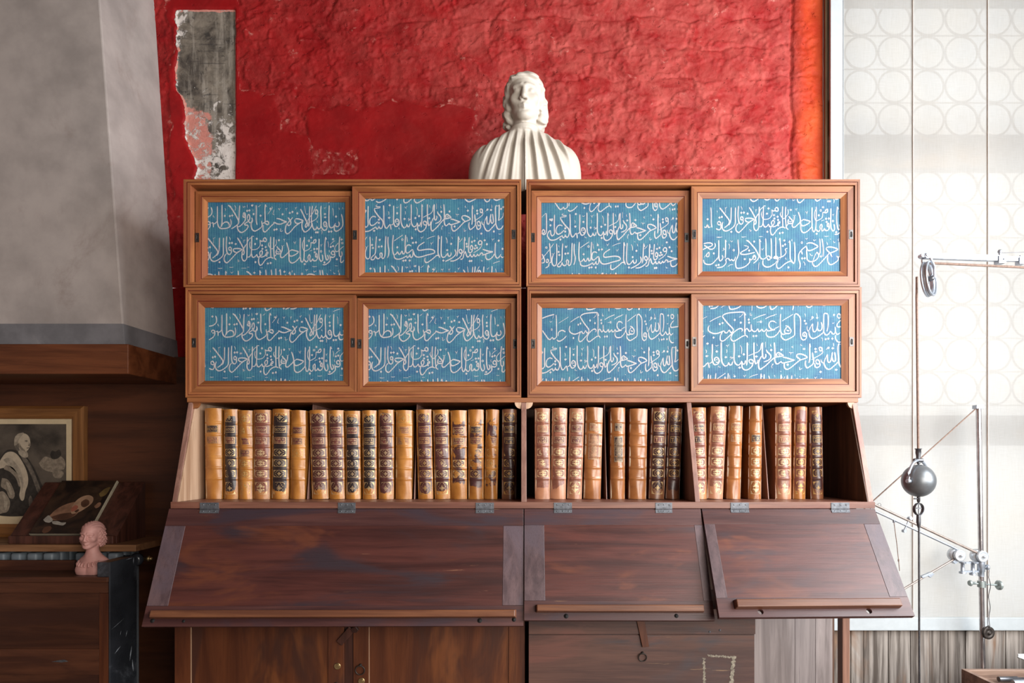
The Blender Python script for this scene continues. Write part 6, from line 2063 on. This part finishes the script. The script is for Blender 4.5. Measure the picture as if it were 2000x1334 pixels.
bar(a0, pm, pxs(11), pxs(9), arm, 'bar')
pm2 = pm + Vector((0, 0, -0.001))
bar(pm2, Vector((a1.x, Yf, Z(514, Yf))), pxs(9), pxs(7), arm, 'extension_bar')
mb = MB()
mb.lathe(a0 + Vector((0, 0.018, 0.0)), (0, -1, 0), [(0, 0.012), (0.034, 0.012), (0.035, 0.008), (0.040, 0.008), (0.041, 0.001)], 8, smooth=False)
mb.lathe(a0 + Vector((-0.014, 0.012, 0.0)), (0, -1, 0), [(0, 0.010), (0.026, 0.010)], 12)
obj('tip_joint', mb, M_steel, arm, bevel=0.001)
mb = MB()
c = Q(1953, 508)
mb.box(c.x - pxs(7), c.x + pxs(7), Yf - 0.016, Yf + 0.016, c.z - pxs(7.5), c.z + pxs(7))
mb.lathe(c + Vector((0, 0, pxs(7))), (0, 0, 1), [(0, 0.006), (0.014, 0.005), (0.018, 0.0085), (0.024, 0.010), (0.030, 0.0075), (0.033, 0.001)], 16)
mb.lathe(c + Vector((0.006, -0.016, 0.0)), (0, -1, 0), [(0, 0.004), (0.006, 0.004)], 10)
obj('collar', mb, M_steel, arm, bevel=0.001)
c = Q(1993, 510)
mb = MB()
mb.box(c.x - pxs(6), c.x + pxs(6), Yf - 0.014, Yf + 0.014, c.z - pxs(7), c.z + pxs(6))
mb.lathe(c + Vector((0, 0, pxs(6))), (0, 0, 1), [(0, 0.004), (0.012, 0.004), (0.013, 0.001)], 10)
obj('clamp', mb, M_steel, arm, bevel=0.001)
mb = MB().tube([Q(1955, 494), Vector((3.1, Yf, Z(480, Yf)))], 0.0013, 6)
obj('stay_wire', mb, M_steel_d, arm)
# wheel seen obliquely
wc = Q(1814, 545)
wn = Vector((0.66, -0.74, 0.06)).normalized()
Rw = pxs(32.5)
mb = MB()
for off, rad, rr_ in ((-0.010, Rw, 0.0052), (0.010, Rw, 0.0052)):
    mb.torus(wc + wn * off, wn, rad, rr_, 44, 8)
mb.torus(wc, wn, Rw - 0.006, 0.0085, 44, 8)
wheel = obj('wheel', mb, M_steel, arm)
u = wn.cross(Vector((0, 0, 1))).normalized()
w_ = wn.cross(u).normalized()
for i in range(3):
    t = PI / 2 + i * 2 * PI / 3 + PI
    e_ = u * math.cos(t) - w_ * math.sin(t)
    mb = MB().tube([wc + e_ * 0.008, wc + e_ * (Rw - 0.008)], [0.0045, 0.0035], 8)
    obj('spoke', mb, M_steel_d, wheel)
mb = MB().lathe(wc - wn * 0.022, wn, [(0, 0.006), (0.004, 0.011), (0.012, 0.0125), (0.032, 0.0125), (0.040, 0.011), (0.044, 0.006)], 16)
obj('hub', mb, M_steel_d, wheel)
for sg in (-1, 1):
    top = a0 + Vector((0.008, 0, -0.012)) + wn * 0.016 * sg
    mid = wc + wn * 0.022 * sg + Vector((0, 0, 0.05))
    bot = wc + wn * 0.022 * sg
    mb = MB().tube([top, mid, bot], [0.0055, 0.0065, 0.005], 10)
    obj('fork', mb, M_steel, arm)
tp_ = wc - w_ * 0 + Vector((0.012, 0, Rw - 0.004))
mb = MB().tube([tp_ + Vector((-0.03, 0.01, 0.0)), tp_ + Vector((0.01, 0, 0.0)), Vector((3.1, Yf, Z(537, Yf)))], 0.0055, 10)
obj('cable', mb, M_cord, arm)

# counterweight hanging on the cord
cw = thing('counterweight', Q(1794, 938), 'dark round counterweight ball hanging on a brown cord from the pulley wheel', 'counterweight')
xcord = Q(1793, 700).x
zc_top = wc.z
xw = wc.x - Rw * 0.70
mb = MB().tube([(xw - 0.001, Yf, wc.z + 0.01), (xw - 0.002, Yf, wc.z - 0.09), (Q(1793.5, 880).x, Yf, Z(878, Yf))], 0.0052, 10)
obj('cord', mb, M_cord, cw)
mb = MB().lathe(Q(1793.5, 876), (0, 0, -1), [(0, 0.0145), (0.003, 0.0145), (0.004, 0.0115), (0.022, 0.0115), (0.034, 0.009), (0.046, 0.009)], 18)
mb.lathe(Q(1785, 899), (1, 0, 0), [(0, 0.0085), (0.006, 0.0095), (0.034, 0.0095), (0.040, 0.0085)], 14)
obj('cord_socket', mb, M_steel_d, cw)
bc = Q(1794, 939)
Rb = pxs(34)
mb = MB().sphere(bc, Rb, 40, 26, 0, (0.87, 0.87, 0.93))
ball = obj('ball', mb, M_ball, cw)
mb = MB()
pts = []
ax = Vector((0.86, 0.5, 0)).normalized()
for i in range(17):
    t = PI * i / 16
    pts.append(bc + ax * (-math.cos(t)) * Rb * 1.10 + Vector((0, 0, 1)) * math.sin(t) * (Q(0, 899).z - bc.z) * 1.0)
mb.tube(pts, 0.0062, 12)
for sg in (-1, 1):
    mb.lathe(bc + ax * sg * Rb * 0.9, ax * sg, [(0, 0.008), (0.006, 0.0095), (0.022, 0.0095), (0.024, 0.006)], 14)
obj('yoke', mb, M_steel, cw)
mb = MB().lathe(bc + Vector((0, 0, Rb * 0.88)), (0, 0, 1), [(0, 0.004), (0.006, 0.004), (0.010, 0.008), (0.015, 0.007), (0.016, 0.001)], 12)
mb.lathe(bc - Vector((0, 0, Rb * 0.88)), (0, 0, -1), [(0, 0.007), (0.025, 0.007), (0.026, 0.005), (0.03, 0.005)], 12)
mb.tube([bc + Vector((-0.022, 0, -Rb * 0.88 - 0.012)), bc + Vector((0, 0, -Rb * 0.88 - 0.012))], 0.0035, 8)
obj('spindle', mb, M_steel_d, cw)
rc = Q(1794, 994.5)
mb = MB()
mb.torus(rc, Vector((0.35, -1, 0)), pxs(11.5), 0.0028, 32, 8, squash=3.0)
obj('ring', mb, M_steel_d, cw)
mb = MB()
mb.tube([(rc.x, Yf, bc.z - Rb * 0.88 - 0.02), (rc.x, Yf, rc.z - 0.03)], 0.0022, 8)
mb.box(rc.x - 0.011, rc.x + 0.011, Yf - 0.004, Yf + 0.004, rc.z + 0.002, rc.z + 0.007)
mb.tube([(rc.x, Yf, rc.z - 0.026), (rc.x, Yf, rc.z - 0.06), (rc.x + 0.002, Yf, rc.z - 0.085)], [0.0085, 0.0095, 0.006], 12)
mb.tube([(rc.x + 0.002, Yf, rc.z - 0.08), (Q(1796, 1334).x, Yf, 0.012)], 0.0044, 10)
mb.lathe((Q(1796, 1334).x, Yf, 0.0), (0, 0, 1), [(0, 0.04), (0.008, 0.04), (0.012, 0.012), (0.03, 0.008)], 16)
obj('rod', mb, M_steel_d, cw)

# jointed metal stand
Yst = 0.42
def S(px, py, dy=0.0):
    p = P(px, py, Yst)
    return p + Vector((0, dy, 0))
ps = lambda v: v * (D + Yst) / F
stand = thing('jointed_stand', Vector((S(1916, 1000).x, Yst, 0)), 'tall slim steel stand with jointed parallel arms in front of the blind', 'stand')
pt, pb = S(1911, 797), S(1919.5, 1305)
mb = MB()
mb.tube([pt, pb, (pb.x + 0.012, Yst, 0.0)], 0.0115, 16)
mb.lathe((pb.x + 0.012, Yst, 0.0), (0, 0, 1), [(0, 0.11), (0.012, 0.11), (0.02, 0.03), (0.06, 0.016)], 24)
pole = obj('pole', mb, plain('chrome_tube', (0.55, 0.52, 0.53), 0.22, 0.9, 0.2, 30, 0.05), stand)
mb = MB().box(pt.x - 0.020, pt.x + 0.018, Yst - 0.016, Yst + 0.016, pt.z - 0.004, pt.z + 0.014)
obj('top_cap', mb, M_steel, stand, bevel=0.001)
mb = MB().tube([pt + Vector((-0.014, 0, -0.004)), S(1640, 1037)], 0.0032, 8)
obj('stay_rod', mb, M_cord, stand)
mb = MB().tube([S(1915, 1083), S(1702, 983)], 0.0062, 10)
obj('arm_rod', mb, plain('tarnished_rod', (0.30, 0.24, 0.21), 0.4, 0.6, 0.2, 30, 0.05), stand)
mb = MB().tube([S(1868, 1072), S(1700, 994)], 0.0058, 10)
obj('arm_rod', mb, M_steel, stand)
mb = MB().tube([S(1862, 1093), S(1740, 1165)], 0.0052, 10)
obj('lower_arm', mb, plain('tarnished_rod_low', (0.34, 0.28, 0.25), 0.4, 0.6, 0.2, 30, 0.05), stand)
for px, py in ((1870.5, 1084), (1915, 1086)):
    c = S(px, py, -0.02)
    mb = MB().lathe(c + Vector((-0.004, 0.05, 0)), (0.09, -1, 0), [(0, ps(12.5)), (0.030, ps(12.5)), (0.0305, ps(9)), (0.034, ps(9)), (0.0345, ps(11)), (0.050, ps(11)), (0.0505, ps(9.6)), (0.049, ps(7)), (0.049, ps(2.6)), (0.058, ps(2.4)), (0.060, ps(0.8))], 30)
    obj('joint_disc', mb, plain('aluminium_disc', (0.62, 0.66, 0.70), 0.35, 0.6, 0.12, 30, 0.05), stand)
for (px, py) in ((1746, 1017), (1772, 1022)):
    c = S(px, py)
    if px == 1772:
        mb = MB().tube([S(1776, 1013), S(1772, 1024), S(1765, 1038)], 0.0042, 8)
        mb.lathe(S(1777, 1012.5), (0.3, -1, 0.3), [(-0.008, 0.010), (0.008, 0.010)], 12)
        mb.lathe(S(1765, 1037), (0.2, -1, 0), [(-0.006, 0.008), (0.01, 0.008)], 10)
    else:
        mb = MB().lathe(c + Vector((0, 0, 0.003)), (0, 0, -1), [(0, 0.006), (0.012, 0.006), (0.014, 0.003)], 10)
    obj('clip', mb, M_steel, stand)
c = S(1817, 1122)
mb = MB().prism([S(1800, 1129), S(1799, 1125), S(1818, 1117), S(1823, 1121), S(1816, 1128), S(1811, 1124)], (0, -0.008, 0), (0, 0.008, 0))
obj('clip', mb, M_steel, stand, bevel=0.0006)
mb = MB().prism([S(1858, 1096), S(1866, 1090), S(1871, 1095), S(1863, 1101)], (0, -0.012, 0), (0, 0.012, 0))
obj('clip', mb, M_steel, stand, bevel=0.0006)
mb = MB()
for px in (1880, 1900):
    c0, c1 = S(px, 1097), S(px, 1123)
    if px == 1880: c1 = S(px, 1120)
    mb.lathe(c0, (0, 0, -1), [(0, ps(6)), (0.008, ps(6)), (0.0085, ps(3.2)), (c0.z - c1.z - 0.0095, ps(3.4)), (c0.z - c1.z - 0.009, ps(6)), (c0.z - c1.z, ps(6))], 16)
for py in (1099, 1116):
    mb.box(S(1879, py).x, S(1912, py).x, Yst - 0.006, Yst + 0.006, S(0, py).z - 0.004, S(0, py).z + 0.004)
obj('twin_spools', mb, M_steel, stand)
mb = MB()
c = S(1916, 1108)
mb.lathe(c + Vector((0, 0, 0.03)), (0, 0, -1), [(0, 0.017), (0.05, 0.017), (0.052, 0.014), (0.075, 0.014)], 16)
mb.lathe(S(1918, 1108), (1, 0, 0), [(0, 0.005), (0.018, 0.005), (0.0185, 0.012), (0.026, 0.014), (0.030, 0.014), (0.032, 0.008)], 16)
obj('sleeve', mb, M_steel, stand)
c = S(1917, 1140.5)
mb = MB()
mb.lathe(c + Vector((0, 0, 0.014)), (0, 0, -1), [(0, 0.018), (0.03, 0.018)], 18)
mb.tube([S(1894, 1139), S(1952, 1143)], 0.0045, 10)
mb.lathe(S(1893, 1139), (1, 0.0, 0), [(0, 0.013), (0.006, 0.015), (0.010, 0.013), (0.011, 0.007), (0.03, 0.007)], 16)
mb.lathe(S(1948, 1143), (1, 0, 0), [(0, 0.018), (0.004, 0.024), (0.008, 0.024), (0.0085, 0.020), (0.011, 0.024), (0.014, 0.022), (0.022, 0.005), (0.026, 0.001)], 20)
obj('cross_clamp', mb, plain('greenish_steel', (0.30, 0.34, 0.33), 0.45, 0.6, 0.25, 30, 0.1), stand)
mb = MB()
rr = random.Random(9)
for k in range(2):
    pts = []
    for i in range(24):
        t = i / 23
        pts.append(S(1922 + k * 4.5 + 2.0 * math.sin(t * 16 + k * PI) * (1 - t) * (1 if t > 0.1 else 0.3) + 2 * t * (1 - k), 1112 + t * 112, -0.02 + 0.003 * math.sin(t * 16 + k)))
    mb.tube(pts, 0.0016, 6)
obj('twisted_cord', mb, M_steel_d, stand)
c = S(1924.5, 1234, -0.02)
mb = MB().lathe(c + Vector((0, 0.012, 0)), (0.12, -1, 0), [(0, ps(11)), (0.004, ps(12.3)), (0.014, ps(12.3)), (0.016, ps(10)), (0.0165, ps(7)), (0.014, ps(6.5)), (0.014, ps(3)), (0.022, ps(2.6)), (0.023, ps(0.5))], 26)
mb.torus(c + Vector((0, 0, ps(12))), (1, 0, 0), 0.006, 0.0015, 14, 6)
obj('small_weight', mb, M_nail, stand)
# pull cord hanging from the arm, behind the weight
mb = MB().tube([S(1746, 1020), S(1752, 1065), S(1757, 1115)], 0.0018, 6)
mb.lathe(S(1755, 1092), (0, 0, -1), [(0, 0.003), (0.006, 0.004), (0.012, 0.003)], 8)
obj('hanging_cord', mb, M_cord, stand)
mb = MB().torus(S(1717.5, 986), (0, 1, 0), ps(3.2), 0.001, 20, 6)
mb.tube([S(1714, 988), S(1706, 985)], 0.0012, 6)
obj('wire_loop', mb, M_steel_d, stand)

# open tool box on a trestle in the corner
xb0, ybk = P(1877.5, 1306, 0.0).x, 0.0
zbx = Z(1306, 0.0)
box = thing('tool_box', (2.2, -0.2, 0.33), 'open wooden box of metal tools in the lower right corner', 'box')
tw = 0.018
x2, y2, zb0 = 2.65, -0.48, 0.33
W_box = wood('box_wood', (0.12, 0.07, 0.05), (0.26, 0.17, 0.125), 'X', rough=0.55)
obj('side_board', MB().box(xb0, x2, ybk - tw, ybk, zb0, zbx), W_box, box, bevel=0.0015)
obj('side_board', MB().box(xb0, x2, y2, y2 + tw, zb0, zbx), W_box, box, bevel=0.0015)
obj('side_board', MB().box(xb0, xb0 + tw, y2 + tw, ybk - tw, zb0, zbx), W_box, box, bevel=0.0015)
obj('side_board', MB().box(x2 - tw, x2, y2 + tw, ybk - tw, zb0, zbx), W_box, box, bevel=0.0015)
obj('bottom_board', MB().box(xb0 + tw, x2 - tw, y2 + tw, ybk - tw, zbx - 0.045, zbx - 0.034), W_box, box)
tre = thing('low_bench', (2.25, -0.24, 0), 'plain dark bench under the open tool box', 'bench')
obj('bench_top', MB().box(xb0 - 0.03, 2.75, -0.52, 0.05, 0.29, 0.3178), W_chest, tre, bevel=0.002)
for lx in (xb0 + 0.0, 2.68):
    for ly in (-0.48, 0.0):
        obj('leg', MB().box(lx, lx + 0.05, ly - 0.02, ly + 0.03, 0.0, 0.291), W_chest, tre, bevel=0.002)
rr = random.Random(21)
tl_lab = ['long grey steel file lying at the back of the tool box', 'steel chisel lying across the middle of the tool box', 'short steel pliers near the left wall of the tool box', 'thin steel rod at the right of the tool box', 'bright steel ring spanner near the front of the tool box']
spec = [((2.12, -0.07), 0.26, 0.05, 0.009, 'file'), ((2.12, -0.125), 0.22, -0.12, 0.010, 'chisel'), ((2.02, -0.20), 0.15, 0.1, 0.009, 'pliers'), ((2.42, -0.07), 0.28, -0.05, 0.006, 'steel_rod'), ((2.24, -0.20), 0.18, 0.15, 0.012, 'spanner')]
zt_ = zb0 + 0.0
for (pos, L, an, r, nm), lab in zip(spec, tl_lab):
    i = tl_lab.index(lab)
    zz = zbx - 0.0335 + r * 1.65
    dx, dy = math.cos(an) * L / 2, math.sin(an) * L / 2
    c0, c1 = Vector((pos[0] - dx, pos[1] - dy * 0.3, zz)), Vector((pos[0] + dx, pos[1] + dy * 0.3, zz))
    c0.x = max(c0.x, xb0 + 0.03)
    mb = MB()
    if nm == 'pliers':
        side = Vector((0, 0.012, 0))
        mb.tube([c0 - side * 1.6, (c0 + c1) / 2, c1 + side * 0.4], [r * .7, r, r * .4], 10)
        mb.tube([c0 + side * 1.6, (c0 + c1) / 2, c1 - side * 0.4], [r * .7, r, r * .4], 10)
    elif nm == 'chisel':
        mb.tube([c0, c0.lerp(c1, .35), c0.lerp(c1, .36), c1], [r * 1.3, r * 1.5, r * .6, r * .7], 12)
    elif nm == 'spanner':
        mb.tube([c0, c1], r * .6, 10)
        mb.torus(c0, (0, 0, 1), 0.014, 0.006, 18, 8)
        mb.torus(c1, (0, 0, 1), 0.012, 0.0055, 18, 8)
    elif nm == 'file':
        mb.tube([c0, c0.lerp(c1, .3), c0.lerp(c1, .31), c0.lerp(c1, .9), c1], [r * 1.2, r * 1.3, r * .8, r * .8, r * .3], 8)
    else:
        mb.tube([c0, c1], r, 10)
    o = obj(nm, mb, M_steel if i % 2 else M_steel_d, None)
    tag(o, lab, nm.replace('steel_', ''), 'tools in the open box')
# corner of a pale tin tray on the far bench
Yt = 0.12
xt = X(1987, 0.28)
zt = Z(1285, 0.28)
tray = thing('tin_tray', (xt + 0.2, Yt + 0.1, 0.0), 'pale tin tray on a dark stand at the right edge behind the tool box', 'tray')
mb = MB().box(xt, xt + 0.5, Yt - 0.03, Yt + 0.16, zt, zt + 0.006)
mb.box(xt, xt + 0.5, Yt + 0.155, Yt + 0.16, zt, zt + 0.02)
obj('pan', mb, plain('pale_tin', (0.70, 0.72, 0.72), 0.4, 0.5, 0.1, 20, 0.05), tray, bevel=0.001)
obj('stand', MB().box(xt + 0.03, xt + 0.45, Yt - 0.01, Yt + 0.14, 0.0, zt - 0.0005), W_chest, tray)
